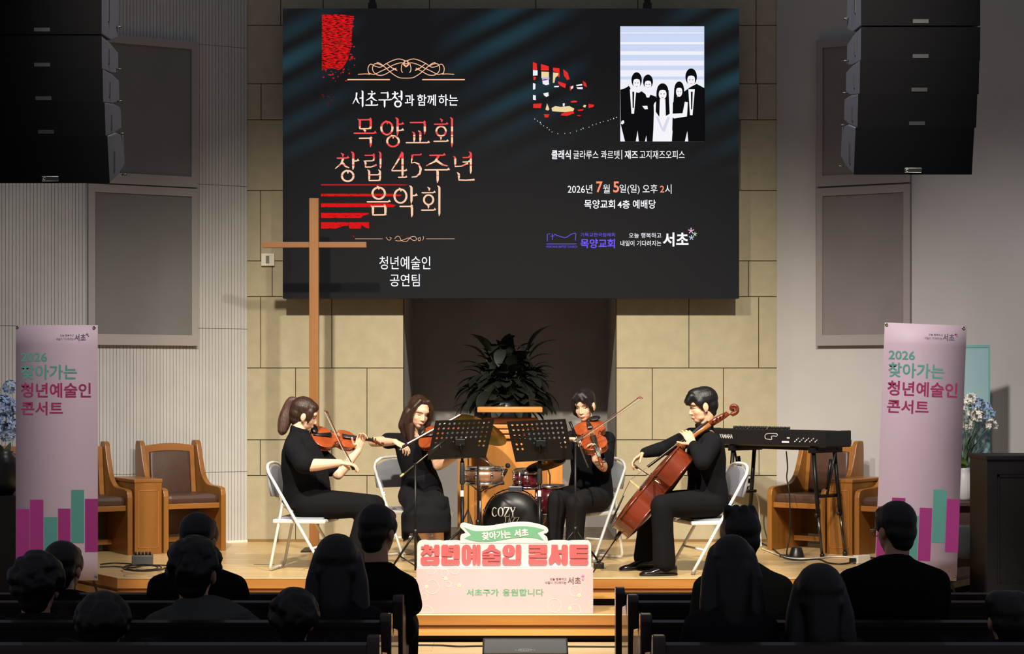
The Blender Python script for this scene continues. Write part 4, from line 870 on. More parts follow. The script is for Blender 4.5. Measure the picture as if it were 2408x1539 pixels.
# ================================================================ FLOWERS, RIGHT CORNER, CABINET
PET1 = mat('blue_petal', (150, 172, 206), 0.7, noise=0.15, nscale=30); PET2 = mat('white_petal', (226, 222, 212), 0.7); GRN2 = mat('grey_green_leaf', (84, 104, 84), 0.65); GRN3 = mat('bright_leaf', (110, 140, 60), 0.6)
def blossom(mb, c, r, rnd, mi=0, n=26):
    c = V(c)
    for i in range(n):
        a, e = rnd.uniform(0, 6.283), rnd.uniform(-.7, 1.4); q = V((math.cos(a) * math.cos(e), math.sin(a) * math.cos(e), math.sin(e))); p = c + q * r * .75
        s = q.orthogonal().normalized(); u = q.cross(s)
        for k in range(4):
            w = s * math.cos(k * 1.571) + u * math.sin(k * 1.571); w2 = s * math.cos(k * 1.571 + .7) + u * math.sin(k * 1.571 + .7); w3 = s * math.cos(k * 1.571 - .7) + u * math.sin(k * 1.571 - .7); z = r * .42
            mb.add([p, p + w2 * z * .6 + q * z * .15, p + w * z + q * z * .3, p + w3 * z * .6 + q * z * .15], [(0, 1, 2, 3)], mi, True)
rf = random.Random(11)
d = 14.3
t = thing('blue_flowers', 'bunch of pale blue hydrangeas in a dark vase at the left edge beside the banner', 'flowers', (X(8, d), d, -.19), 0, world=True)
for x, y, r in ((24, 912, .06), (6, 955, .09), (28, 960, .07), (10, 990, .08), (30, 1005, .07), (18, 1025, .06), (-14, 960, .09), (-8, 1010, .08), (-20, 920, .07)):
    mb = MB(); blossom(mb, P(x, y, d + rf.uniform(-.05, .05)), r, rf, n=30); mb.build('blossom', PET1, t)
mb = MB()
for x, y in ((20, 1040), (5, 1050), (32, 1085), (-5, 1040), (28, 1100)): leaf(mb, P(12, 1120, d), P(x + rf.uniform(-10, 18), y, d - .06), .035)
mb.build('foliage', GRN2, t)
zz = Z(1165, d); MB().lathe([(.06, 0), (.10, .06), (.12, .16), (.09, .27), (.06, .30), (.07, .32)], 18, Matrix.Translation((X(10, d), d, zz))).build('vase', mat('dark_vase', (34, 34, 36), .4), t)
MB().bb((X(10, d) - .2, d - .2, -.19), (X(10, d) + .2, d + .2, zz)).build('pedestal', mat('dark_pedestal', (40, 34, 32), .7), t)

d = 15.05
TBL = wood('small_brown_table', (84, 62, 52), (70, 50, 42), 'X', .5)
t = thing('small_table', 'small brown table carrying the flower vase behind the right banner', 'table', P(2262, 1320, d), 0, world=True)
zt_ = Z(1178, d); MB().bb((X(2215, d), d - .2, zt_ - .03), (X(2308, d), d + .16, zt_), bev=.004).build('top', TBL, t)
MB().bb((X(2228, d), d - .14, Z(1242, d)), (X(2284, d), d + .12, zt_ - .03)).build('apron', TBL, t); MB().bb((X(2234, d), d - .1, 0.0), (X(2278, d), d + .1, Z(1242, d))).build('pedestal', TBL, t)
t = thing('flower_vase', 'white ribbed vase with white orchids and blue flowers behind the right banner', 'flowers', (X(2268, d), d, zt_), 0, world=True)
MB().lathe([(.045, 0), (.062, .02), (.068, .10), (.058, .20), (.042, .235), (.048, .25)], 20, Matrix.Translation((X(2268, d), d, zt_))).build('vase', mat('white_ceramic', (206, 206, 204), .35), t)
top = V((X(2268, d), d, zt_ + .24))
for x, y, r, m in ((2266, 945, .06, PET2), (2284, 940, .055, PET2), (2300, 952, .06, PET1), (2282, 968, .07, PET2), (2300, 978, .06, PET2), (2275, 1000, .06, PET2), (2325, 975, .06, PET1), (2332, 1000, .055, PET2), (2318, 960, .05, PET1), (2255, 960, .06, PET2), (2240, 975, .07, PET1)):
    mb = MB(); c = P(x, y, d + rf.uniform(-.06, .06)); blossom(mb, c, r, rf, n=26); bo = mb.build('blossom', m, t); MB().tube(bez([top, top.lerp(c, .5) + V((0, 0, .05)), c], 4), .003, 5).build('stalk', GRN2, bo)
mb = MB()
for i in range(26):
    p = top + V((rf.uniform(-.1, .2), rf.uniform(-.1, .1), rf.uniform(.1, .38))); leaf(mb, top.lerp(p, .4), p, rf.uniform(.008, .02))
mb.build('foliage', GRN2, t); mb = MB()
for i in range(7): leaf(mb, top, top + V((rf.uniform(-.12, .12), rf.uniform(-.1, 0), rf.uniform(.0, .1))), .03)
mb.build('lower_leaves', GRN3, t)
d = 15.25
t = thing('glass_panel', 'upright pale teal glass panel leaning by the wall behind the right banner', 'panel', (X(2270, d), d, 0), 0, world=True)
TG = mat('teal_glass', (160, 188, 190), .12, spec=.6, rgb2=(142, 174, 178), nscale=1.2, coat=.5)
mb = MB(); mb.bb((X(2215, d), d, .0), (X(2326, d), d + .012, Z(812, d))); mb.build('pane', TG, t)
MB().bb((X(2215, d), d - .004, Z(812, d) - .02), (X(2328, d), d + .016, Z(812, d))).bb((X(2324, d), d - .004, 0), (X(2328, d), d + .016, Z(812, d) - .02)).build('edge_strip', mat('teal_edge', (110, 170, 164), .3), t)
d = 14.6
CL = mat('white_drape', (150, 150, 146), .85, bump=.3, bscale=8)
t = MB(); M_ = Matrix.Rotation(.3, 4, 'Z'); M_.translation = (X(2268, d), d, 0)
bmx = bmesh.new(); bmesh.ops.create_grid(bmx, x_segments=14, y_segments=14, size=.5)
for v in bmx.verts:
    x, y = v.co.x, v.co.y; r = max(abs(x), abs(y)); v.co = V((x * .70, y * .54, Z(1242, d) + .006 - max(0, r - .31) * 1.05 + .012 * math.sin(17 * x + 9 * y)))
t.bm(bmx, M_, 0, True); o = t.build('white_cloth', CL); tag(o, 'white cloth draped over a low box beside the dark cabinet', 'cloth'); o.modifiers.new('t', 'SOLIDIFY').thickness = .004
o = MB().box((0, 0, Z(1242, d) / 2 - .005), (.38, .30, Z(1242, d) - .01), M_).build('low_box', mat('card_box', (150, 136, 118), .8)); tag(o, 'low box under the white cloth by the dark cabinet', 'box')
d = 13.7
CAB = wood('dark_cabinet', (24, 19, 21), (18, 14, 16), 'Z', .6, coat=0.0)
t = thing('dark_cabinet', 'tall dark wooden cabinet with panelled front at the right edge', 'cabinet', (X(2400, d), d, -.19), 0, world=True)
a, b, zt_ = X(2320, d), X(2320, d) + .85, Z(1082, d)
MB().bb((a, d, -.19), (b, d + .5, zt_)).build('body', CAB, t); MB().bb((a - .012, d - .03, zt_), (b, d + .52, zt_ + .03), bev=.006).build('top', CAB, t)
mb = MB(); e = .035
mb.bb((a, d - .014, -.19), (a + .07, d, zt_)).bb((b - .07, d - .014, -.19), (b, d, zt_)).bb((a + .07, d - .014, zt_ - .10), (b - .07, d, zt_)).bb((a + .07, d - .014, -.19), (b - .07, d, -.05)).bb((a + .07, d - .008, -.05), (a + .09, d, zt_ - .1)).bb((a + .07, d - .008, zt_ - .12), (b - .07, d, zt_ - .10)); mb.build('panel_frame', CAB, t)

# ================================================================ HANGING SPEAKER ARRAYS
GRI = mat('speaker_grille', (7, 7, 8), 0.95, spec=.05); CASE = mat('speaker_case', (52, 54, 62), 0.6, spec=.3); BAD = mat('speaker_badge', (34, 33, 32), 0.5)
def array_(label, pin, sg, ys, dd):
    """pin: column of the inner front edge at the top; sg -1 hangs left, +1 right; ys rows of the gaps between elements"""
    wd = .68; xi = X(pin, dd); t = thing('line_array_speaker', label, 'speaker', (xi + sg * wd / 2, dd, Z(ys[-1], dd)), 0, world=True); cum = 0.0
    tilt = [0, .03, .08, .15, .24]
    for i in range(len(ys) - 1):
        z1, z0 = Z(ys[i] + (3 if i == 1 else .1), dd), Z(ys[i + 1] - (2 if i == 0 else .1), dd); h = z1 - z0; D = .46; gap = .18 * h
        yb = dd + cum; cum += h * math.sin(tilt[i])
        x0, x1 = sorted((xi - .0, xi + sg * wd)); sx = [0, 0, .004, .012, .022][i] * -sg
        pr = [(0, z0), (0, z1), (D * .55, z1 - .01), (D, z1 - gap), (D, z0 + gap), (D * .55, z0 + .01)]
        a = tilt[i]; c_, s_ = math.cos(a), math.sin(a); zc = z1
        pr = [(p * c_ - (q - zc) * s_, zc + p * s_ * 1.0 + (q - zc) * c_) for p, q in pr]
        M = frame((x0 + sx, yb, 0), (0, 1, 0), (0, 0, 1), (1, 0, 0))
        mb = MB(); mb.prism(pr, wd, M, bev=.005); e = mb.build('speaker_element', CASE, t)
        f0, f1 = V((0, pr[0][0] + yb, pr[0][1])), V((0, pr[1][0] + yb, pr[1][1])); u = (f1 - f0).normalized(); n = V((0, -u.z, u.y))
        GM = frame((x0 + sx + wd / 2, f0.y + n.y * .001, f0.z + n.z * .001), (1, 0, 0), u); hh = (f1 - f0).length
        mb = MB(); mb.bb((-wd / 2 + .001, -.002, 0), (wd / 2 - .001, hh + .002, .008), GM); mb.build('grille', GRI, e)
        mb = MB(); mb.bb((-.045, .012, .008), (.045, .034, .0105), GM); mb.build('badge', BAD, e)
        if i == len(ys) - 2: mb = MB(); mb.tube([GM @ V(p) for p in ((-.047, .010, .010), (.047, .010, .010), (.047, .036, .010), (-.047, .036, .010))], .0014, 5, closed=True).tube([GM @ V((-.033 + .007 * math.cos(q), .023 + .007 * math.sin(q), .0115)) for q in [.6 + j * .42 for j in range(12)]], .0013, 5); mb.build('badge_outline', PALE, e)
        for k in (-1, 1):
            mb = MB(); xk = x0 + sx + (wd if k > 0 else 0)
            mb.bb((xk - .006, yb + .16, z0 + h * .3), (xk + .006, yb + .18, z0 + h * .75)).bb((xk - .005 + k * .012, yb + .40, z0 + h * .32), (xk + .005 + k * .012, yb + .43, z0 + h * .36)); mb.tube([(xk, yb + .41, z0 + h * .34), (xk + k * .03, yb + .41, z0 + h * .34)], .006, 6); mb.build('rigging_pin', BLKM, e)
    mb = MB()
    for k in (0, 1): xk = xi + sg * wd * k; mb.tube([(xk, dd + .3, Z(ys[0], dd)), (xk, dd + .3, 5.4)], .008, 6)
    mb.build('hanging_cable', BLKM, t); return t
array_('tall black line array hanging above the pews at upper left', 240, -1, (-60, 82, 162, 240, 318, 428), 11.2)
array_('tall black line array hanging above the pews at upper right, near the group picture', 2024, 1, (-80, 62, 142, 220, 298, 408), 11.2)

# ================================================================ SMALL WALL FITTINGS AND FLOOR THINGS
PLT = mat('switch_plastic', (222, 214, 196), .45); d = WD - .001
t = thing('thermostat', 'small white control box on the stone beside the screen', 'thermostat', P(630, 611, d), 0, world=True)
MB().bb((X(615, d), d - .025, Z(626, d)), (X(646, d), d, Z(597, d)), bev=.004).build('housing', PLT, t); MB().bb((X(626, d), d - .028, Z(620, d)), (X(634, d), d - .025, Z(602, d))).build('display', mat('lcd_grey', (120, 118, 108), .3), t)
def outlet(label, px, py, w, h, plugged):
    t = thing('wall_outlet', label, 'socket', P(px, py, d), 0, 'white wall outlets on the stone wall', world=True); mb = MB(); mb.bb((X(px - w, d), d - .012, Z(py + h, d)), (X(px + w, d), d, Z(py - h, d)), bev=.004); mb.build('plate', PLT, t)
    for k in (-.5, .5):
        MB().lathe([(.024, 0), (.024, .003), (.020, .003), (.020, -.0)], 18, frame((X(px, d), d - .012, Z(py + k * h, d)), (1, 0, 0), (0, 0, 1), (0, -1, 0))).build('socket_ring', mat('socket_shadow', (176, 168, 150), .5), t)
    if plugged: MB().lathe([(.017, 0), (.016, .03), (.008, .04)], 12, frame((X(px + 1, d), d - .014, Z(py + .5 * h, d)), (1, 0, 0), (0, 0, 1), (0, -1, 0))).build('plug', PLT, t)
    return t
outlet('double wall outlet with a white plug right of the cellist', 1762, 1140, 11, 17, True)
outlet('double wall outlet behind the back of the ponytailed violinist chair', 650, 1148, 11, 18, True)
CABLEK = mat('black_cable', (18, 18, 19), .5); CABLEW = mat('white_cable', (220, 214, 200), .5)
def cable(pts, r, m, label, cat='cable'):
    mb = MB(); mb.tube(bez(pts, 8), r, 6); return tag(mb.build('cable', m), label, cat)
fl = lambda px, py, z=.008: (lambda dd: V((X(px, dd), dd, z)))((CZ - z) * F / (py - HY))
cable([P(1763, 1149, WD - .05), P(1775, 1158, WD - .10), P(1784, 1180, WD - .12), P(1787, 1230, WD - .12), fl(1790, 1285)], .006, CABLEW, 'white power cable hanging from the wall outlet right of the cellist')
cable([P(651, 1156, WD - .05), P(659, 1170, WD - .08), P(660, 1200, WD - .06), P(652, 1245, WD - .06), fl(648, 1278)], .005, CABLEW, 'white power cable hanging behind the ponytailed violinist chair')
cable([P(1849, 1062, 15.6), P(1852, 1100, 15.62), P(1850, 1125, 15.64), P(1856, 1160, 15.6), (X(1858, 15.25), 15.25, .2), (X(1850, 15.2), 15.2, .03), fl(1862, 1306)], .005, CABLEK, 'thin black cable hanging from the stage piano')
cable([fl(1790, 1290), fl(1815, 1300), fl(1850, 1312), fl(1900, 1315), fl(1960, 1310), fl(2012, 1312)], .006, CABLEW, 'white cable lying on the stage under the keyboard stand')
cable([fl(1787, 1276), fl(1815, 1290), fl(1845, 1312), fl(1880, 1318), fl(1925, 1316), fl(1950, 1325), fl(1990, 1326), fl(2030, 1312), fl(2070, 1315)], .006, CABLEK, 'black cable lying on the stage under the keyboard stand')
c = fl(1873, 1311, 0); t = thing('cable_cone', 'small black rubber cone on the stage under the keyboard', 'cone', c, 0)
MB().lathe([(.062, 0), (.060, .01), (.042, .072), (.038, .076)], 20).build('cone_body', mat('black_rubber', (30, 29, 29), .35), t); MB().bb((-.13, -.03, 0), (-.05, .03, .018), bev=.004).build('tongue', BLK, t)
c = fl(2026, 1326, 0); t = thing('power_strip', 'small white power strip on the stage near the right banner', 'power strip', c, .6); MB().box((0, 0, .032), (.13, .055, .062), bev=.006).build('housing', PLT, t); MB().box((-.09, 0, .03), (.05, .03, .03), bev=.006).build('plug', BLK, t)
c = fl(335, 1331, 0); t = thing('stage_box', 'small grey audio box with plugs on the floor before the left clergy chairs', 'stage box', c, .12)
MB().box((0, 0, .042), (.15, .11, .075), bev=.006).build('housing', mat('grey_metal_box', (84, 84, 84), .5, metal=.4), t)
for i in range(5): MB().lathe([(.009, 0), (.009, .02), (.006, .023)], 8, Matrix.Translation((-.05 + i * .026, .01 * (i % 2), .079))).build('plug', BLK, t)
cable([fl(336 + 52 * math.cos(q) * k, 1336 + 8.5 * math.sin(q) * k, .006 + .004 * i) for i, (q, k) in enumerate([(j * .7, 1 - j * .018) for j in range(22)])], .005, CABLEK, 'black audio cable coiled around the grey stage box', 'cable')
cable([fl(235, 1334), fl(270, 1333), fl(310, 1336), fl(345, 1330), fl(400, 1331), fl(450, 1338)], .005, CABLEK, 'black audio cable running across the floor past the grey stage box')
cable([fl(236, 1328), fl(270, 1325), fl(310, 1327)], .005, CABLEK, 'short black audio cable behind the grey stage box')
zfl = lambda px, py: (lambda dd: V((X(px, dd), dd, -.369)))((CZ + .369) * F / (py - HY))
cable([zfl(930, 1518), zfl(1030, 1518.5), zfl(1080, 1521), zfl(1140, 1520), zfl(1300, 1521), zfl(1460, 1522)], .006, CABLEK, 'black cable crossing the aisle floor at the foot of the steps')
tp = mat('grey_floor_tape', (112, 112, 92), .8)
for px0, px1, py in ((597, 645, 1328), (1843, 1895, 1324)):
    a, b = fl(px0, py, .001), fl(px1, py, .001); o = MB().bb((a.x, a.y - .02, .0005), (b.x, a.y + .02, .0015)).build('floor_tape', tp); tag(o, 'short strip of grey tape on the stage near the ponytailed violinist chair' if px0 < 900 else 'short strip of dark tape on the stage under the keyboard', 'tape')
c = fl(1408, 1338, 0); o = MB().box((0, 0, .022), (.075, .06, .044), Matrix.Translation(c), bev=.008).lathe([(.016, 0), (.016, .02), (.01, .024)], 12, Matrix.Translation(c + V((0, 0, .044)))).build('pedal_box', BLK); tag(o, 'small black pedal box on the stage right beside the letter sign', 'pedal')
# floor monitor wedge
d = 12.0; t = thing('floor_monitor', 'dark grey wedge floor monitor at the foot of the aisle', 'speaker', (X(1235, d), d, -.375), 0)
wdt = 200 * d / F; zt_ = Z(1506, d) + .375
mb = MB(); mb.prism([(-.06, 0), (.30, 0), (.36, .06), (.10, zt_), (.0, zt_), (-.16, .1)], wdt, frame((-wdt / 2, 0, 0), (0, 1, 0), (0, 0, 1), (1, 0, 0)), bev=.008); mb.build('case', mat('carpet_black', (52, 52, 52), .8), t)
u = V((0, .16, zt_ - .1)).normalized(); GM = frame((0, -.16, .1), (1, 0, 0), (0, .16, zt_ - .1)); hh = math.hypot(.16, zt_ - .1)
mb = MB(); mb.bb((-wdt / 2 + .012, -.02, .0), (wdt / 2 - .012, hh - .006, .008), GM); mb.build('grille', mat('grey_grille', (120, 120, 116), .6, bump=.2, bscale=300), t)
mb = MB(); k = d / F; zc = (zt_ - (Z(1526, d) + .375)) ; hy = hh * (1 - zc / (zt_ - .1)) 
mb.tube([GM @ V((23 * k * math.cos(q), hy + 5.5 * k * 1.3 * math.sin(q), .010)) for q in [i * 6.2832 / 30 for i in range(30)]], .0016, 5, closed=True); write(mb, 'PEAVEY', (-17 * k, 17 * k, hy - 3.2 * k, hy + 4.2 * k), GM @ Matrix.Translation((0, 0, .0105)), off=.01, shear=.3); mb.build('logo', PALE, t)
# ================================================================ STRINGED INSTRUMENTS
VARN = mat('violin_varnish', (172, 82, 38), 0.25, coat=0.5, noise=0.25, nscale=9, rgb2=(142, 60, 24)); VARNS = mat('violin_rib_varnish', (132, 56, 24), 0.25, coat=0.6, noise=0.2, nscale=14)
CVARN = mat('cello_varnish', (122, 50, 24), 0.2, coat=0.8, noise=0.3, nscale=4, rgb2=(82, 30, 15)); EBONY = mat('ebony', (26, 22, 22), 0.35, coat=0.3); MAPLE = mat('maple_neck', (150, 92, 42), 0.35, coat=0.3); BONE = mat('bridge_maple', (214, 176, 120), 0.5); STR = mat('string_metal', (190, 186, 176), 0.3, metal=0.9); SCROLLM = mat('scroll_varnish', (120, 52, 24), 0.28, coat=0.5)
HALF = [(.0, .0), (.03, .0015), (.06, .010), (.085, .028), (.099, .052), (.104, .078), (.101, .105), (.094, .126), (.091, .138), (.086, .141), (.074, .149), (.062, .166), (.056, .188), (.059, .210), (.068, .224), (.077, .230), (.081, .236), (.083, .252), (.085, .272), (.083, .294), (.074, .320), (.057, .341), (.034, .352), (.012, .356)]
def string_instrument(name, label, cat, M, s=1.0, rib=.032, vs=1.0, varn=VARN, ribm=None, endpin=None, bridge=.195, nk=.130, chin=True, neckw=1.0, pegback=.30, group=None, scrollm=None, tilt=0.0, lift=0.0):
    """M: local X across, Y from tail to scroll, Z out of the top"""
    ribm = ribm or VARNS; scrollm = scrollm or SCROLLM
    loc = M.translation; t = thing(name, label, cat, loc, 0, group, world=True)
    out = [(x * s * vs, y * s) for x, y in HALF] + [(-x * s * vs, y * s) for x, y in reversed(HALF)][:-1]; n = len(out); cy = .17 * s
    def plate(sgn, nm, m):
        vs_, fs = [], []; ks = [1.0, 1.0, .985, .93, .8, .6, .38, .18]; hs = [0, .0045, .006, .0075, .0115, .0155, .0175, .018]
        for k, h in zip(ks, hs):
            kk = k + (.03 if k >= 1.0 else 0)
            for x, y in out: vs_.append((x * kk, cy + (y - cy) * (kk if k < 1 else 1 + .015), sgn * h * s))
        L = len(ks)
        for i in range(L - 1):
            for j in range(n): a, b = i * n + j, i * n + (j + 1) % n; fs.append((a, b, b + n, a + n) if sgn > 0 else (a, a + n, b + n, b))
        vs_.append((0, cy, sgn * .018 * s)); c = len(vs_) - 1
        for j in range(n): a, b = (L - 1) * n + j, (L - 1) * n + (j + 1) % n; fs.append((a, b, c) if sgn > 0 else (b, a, c))
        fs.append(list(range(n))[::-1] if sgn > 0 else list(range(n)))
        off = M if sgn > 0 else M @ Matrix.Translation((0, 0, -rib)); mb = MB(); mb.add(vs_, fs, 0, True, off)
        return mb.build(nm, m, t)
    mb = MB(); vs_ = [(x * .97, cy + (y - cy) * .985, z) for z in (.002, -rib - .002) for x, y in out]; mb.add(vs_, [(j + n, (j + 1) % n + n, (j + 1) % n, j) for j in range(n)], 0, True, M); mb.build('ribs', ribm, t)
    tp = plate(1, 'top_plate', varn); plate(-1, 'back_plate', ribm)
    mb = MB()
    for sx in (-1, 1):
        c = [(sx * .030, .222, .0165), (sx * .036, .226, .0160), (sx * .040, .219, .0155), (sx * .041, .205, .015), (sx * .046, .188, .0140), (sx * .052, .170, .0135), (sx * .058, .160, .0125), (sx * .064, .162, .0115), (sx * .060, .170, .0125)]
        mb.tube([M @ (V((x * vs, y, z)) * s) for x, y, z in bez(c, 4)], [.0017 * s * (1.5 if i < 4 or i > 28 else 1) for i in range(33)], 6)
    mb.build('f_hole', EBONY, tp)
    zt = .018 * s; bh = (.034 if s < 1.5 else .040) * s; B = V((0, bridge * s, zt))
    mb = MB(); w = .021 * s; pts = [(-w, 0), (-w * .75, 0), (-w * .6, .009 * s), (w * .6, .009 * s), (w * .75, 0), (w, 0), (w * .8, .016 * s), (w * .85, .026 * s), (w * .4, bh), (-w * .4, bh), (-w * .85, .026 * s), (-w * .8, .016 * s)]
    mb.prism(pts, .004 * s, M @ frame((0, bridge * s + .002 * s, zt - .001), (1, 0, 0), (0, 0, 1), (0, -1, 0))); mb.build('bridge', BONE, t)
    nut = V((0, (.356 + nk) * s, zt + .004 * s - tilt * s)); f0 = V((0, .232 * s, zt + (.015 + lift) * s)); fw = neckw
    mb = MB(); mb.loft([(f0, (.021 * s * fw, 0, 0), (0, 0, .005 * s)), (f0.lerp(nut, .5), (.0165 * s * fw, 0, 0), (0, 0, .005 * s)), (nut, (.012 * s * fw, 0, 0), (0, 0, .0045 * s))], 12, M=M); mb.build('fingerboard', EBONY, t)
    mb = MB(); h0 = V((0, .350 * s, zt - .02 * s)); mb.loft([(h0, (.016 * s, 0, 0), (0, 0, .022 * s)), (V((0, .372 * s, zt - (.006 + tilt * .35) * s)), (.0125 * s * fw, 0, 0), (0, 0, .012 * s)), (V((0, (.356 + nk * .55) * s, zt - (.004 + tilt * .68) * s)), (.0115 * s * fw, 0, 0), (0, 0, .0095 * s)), (nut + V((0, 0, -.009 * s)), (.0115 * s * fw, 0, 0), (0, 0, .0105 * s))], 12, M=M); mb.build('neck', MAPLE, t)
    pb = math.sin(pegback), math.cos(pegback); D = lambda a, b: nut + V((0, (pb[1] * a - pb[0] * b * -1 * -1) * s, (-pb[0] * a - pb[1] * b) * s))
    mb = MB(); secs = []
    for a, wx, hz in ((0, .0120, .0115), (.02, .0125, .0125), (.05, .0105, .011), (.072, .0085, .0085)): secs.append((D(a, .010), (wx * s * fw, 0, 0), (0, 0, hz * s)))
    mb.loft(secs, 12, M=M); sc = D(.093, .006)
    spr = [(math.cos(q) * r, math.sin(q) * r) for q, r in [(-2.6 + i * .42, .0175 - i * .00085) for i in range(18)]]
    mb.tube([M @ (sc + V((0, p * s, q * s))) for p, q in [(-.022, -.010)] + [(a, b) for a, b in spr]], [.0075 * s] * 2 + [(.0075 - .0002 * i) * s for i in range(17)], 8)
    mb.ball(sc, (.016 * s, .0055 * s, .0055 * s), M); mb.build('scroll', scrollm, t)
    for i in range(4):
        a = .013 + i * .014; sx = 1 if i % 2 else -1; p = D(a, .007)
        mb = MB(); mb.tube([M @ (p + V((-sx * .014 * s, 0, 0))), M @ (p + V((sx * .020 * s, 0, 0)))], .0028 * s, 6); mb.ball(p + V((sx * .028 * s, 0, 0)), (.009 * s, .0065 * s, .003 * s), M); mb.build('tuning_peg', EBONY, t)
    tb = V((0, .004 * s, zt - .002 * s)); te = V((0, (bridge - .055) * s, zt + (.018 if s < 1.5 else .024) * s))
    mb = MB(); mb.loft([(tb, (.006 * s, 0, 0), (0, 0, .003 * s)), (tb.lerp(te, .4), (.013 * s, 0, 0), (0, 0, .0035 * s)), (te, (.021 * s, 0, 0), (0, 0, .003 * s))], 10, M=M); mb.build('tailpiece', EBONY, t)
    mb = MB()
    for i in range(4):
        x = (i - 1.5); mb.tube([M @ (te + V((x * .0085 * s, 0, .003 * s))), M @ V((x * .0105 * s, bridge * s, zt + bh)), M @ (nut + V((x * .0052 * s, 0, .0062 * s)))], .0006 * (1.0 if s < 1.5 else 1.9), 4)
    mb.build('strings', STR, t)
    if chin:
        mb = MB(); mb.loft([((-.05 * s, .012 * s, .016), (.042, 0, 0), (0, .022, 0)), ((-.05 * s, .018 * s, .030), (.046, 0, 0), (0, .030, 0)), ((-.05 * s, .018 * s, .036), (.040, 0, 0), (0, .026, 0))], 14, M=M); mb.build('chin_rest', EBONY, t)
    if endpin is not None:
        e = V(endpin); a = M @ V((0, -.004, -rib * .5)); MB().tube([a + (a - e).normalized() * .02, a + (e - a).normalized() * .05], .014, 10).build('endpin_collar', EBONY, t); MB().tube([a, e], .0048, 8).build('endpin', mat('endpin_dark', (60, 40, 44), .3, metal=.8), t)
    return t
def bow(label, frog, tip, hairdir, L=None):
    """stick from frog to tip, hair towards hairdir"""
    frog, tip = V(frog), V(tip); ax = (tip - frog).normalized(); hd = V(hairdir); hd = (hd - ax * hd.dot(ax)).normalized(); Lb = (tip - frog).length
    t = thing('bow', label, 'bow', frog, 0, 'bows of the quartet', world=True); N = 14
    pts = [frog + ax * (Lb * i / N) + hd * (.010 * math.sin(math.pi * i / N)) for i in range(N + 1)]
    MB().tube(pts, [.0046 - .0016 * i / N for i in range(N + 1)], 8).build('stick', mat('bow_wood', (96, 40, 22), .35, coat=.4), t)
    side = ax.cross(hd).normalized(); h0, h1 = frog + ax * .055 + hd * .022, tip + hd * .021
    mb = MB(); w = side * .0055; q = hd * .001; mb.add([h0 - w, h0 + w, h1 + w * .8, h1 - w * .8, h0 - w + q, h0 + w + q, h1 + w * .8 + q, h1 - w * .8 + q], [(0, 1, 2, 3), (7, 6, 5, 4), (0, 4, 5, 1), (2, 6, 7, 3), (1, 5, 6, 2), (3, 7, 4, 0)]); mb.build('hair', mat('bow_hair', (240, 232, 208), .6), t, fix=True)
    M = frame(frog + ax * .005, ax, hd); MB().box((.028, .012, 0), (.05, .022, .014), M, bev=.003).build('frog', EBONY, t)
    MB().tube([frog - ax * .018, frog + ax * .002], .0055, 8).build('screw_button', mat('silver', (200, 200, 198), .25, metal=1), t)
    M = frame(tip, ax, hd); MB().prism([(-.022, -.003), (.006, -.004), (.014, .022), (-.004, .022), (-.008, .006)], .008, M @ Matrix.Translation((0, 0, -.004)), bev=.001).build('tip', mat('bow_tip', (110, 44, 26), .4), t)
    return t
def inst_frame(tail, scroll, nrm, roll=0.0):
    y = (V(scroll) - V(tail)).normalized(); n = V(nrm); n = (n - y * n.dot(y)).normalized(); x = y.cross(n); return frame(tail, x, y, n)
VM1 = inst_frame(P(734, 1026, 14.24), P(892, 1041, 14.52), (.10, -.72, .70))
string_instrument('violin', 'orange violin under the chin of the ponytailed violinist in profile', 'violin', VM1, group='violins of the quartet')
VM2 = inst_frame(P(987, 1031, 14.86), P(1130, 1014, 14.62), (-.10, -.76, .64))
string_instrument('violin', 'orange violin held by the long haired violinist behind the left music stand', 'violin', VM2, group='violins of the quartet')
VM3 = inst_frame(P(1381, 992, 14.86), P(1413, 1090, 14.36), (-.12, -.6, .8))
string_instrument('viola', 'orange viola held pointing down towards the audience by the viola player', 'viola', VM3, s=1.12, rib=.038)
cb = P(1458, 1254, 13.97)
CM = inst_frame(cb, P(1626, 1050, 13.93), (-.776, .10, .63))
CM = CM @ Matrix.Translation((0, 0, .06))
string_instrument('cello', 'glossy red brown cello leaning between the knees of the male cellist', 'cello', CM, s=2.10, rib=.118, varn=CVARN, ribm=CVARN, endpin=P(1394, 1348, 13.97), bridge=.160, nk=.125, chin=False, neckw=.62, pegback=.34, scrollm=CVARN, tilt=.042, lift=.008)
bow('violin bow slanting down across the violin of the ponytailed violinist', P(836, 1106, 14.0), P(770, 969, 14.56), (-.72, -.62, -.2))
bow('violin bow of the long haired violinist passing behind the left music stand', P(944, 1056, 14.50), P(1082, 980, 14.76), (.2, -.62, .75))
bow('viola bow rising to the right over the viola', P(1352, 1036, 14.42), P(1504, 934, 14.60), (.40, -.45, -.75))
bow('cello bow crossing the cello strings below the hand of the male cellist', P(1492, 1094, 14.30), P(1549, 1131, 13.70), (.45, -.2, -.8))

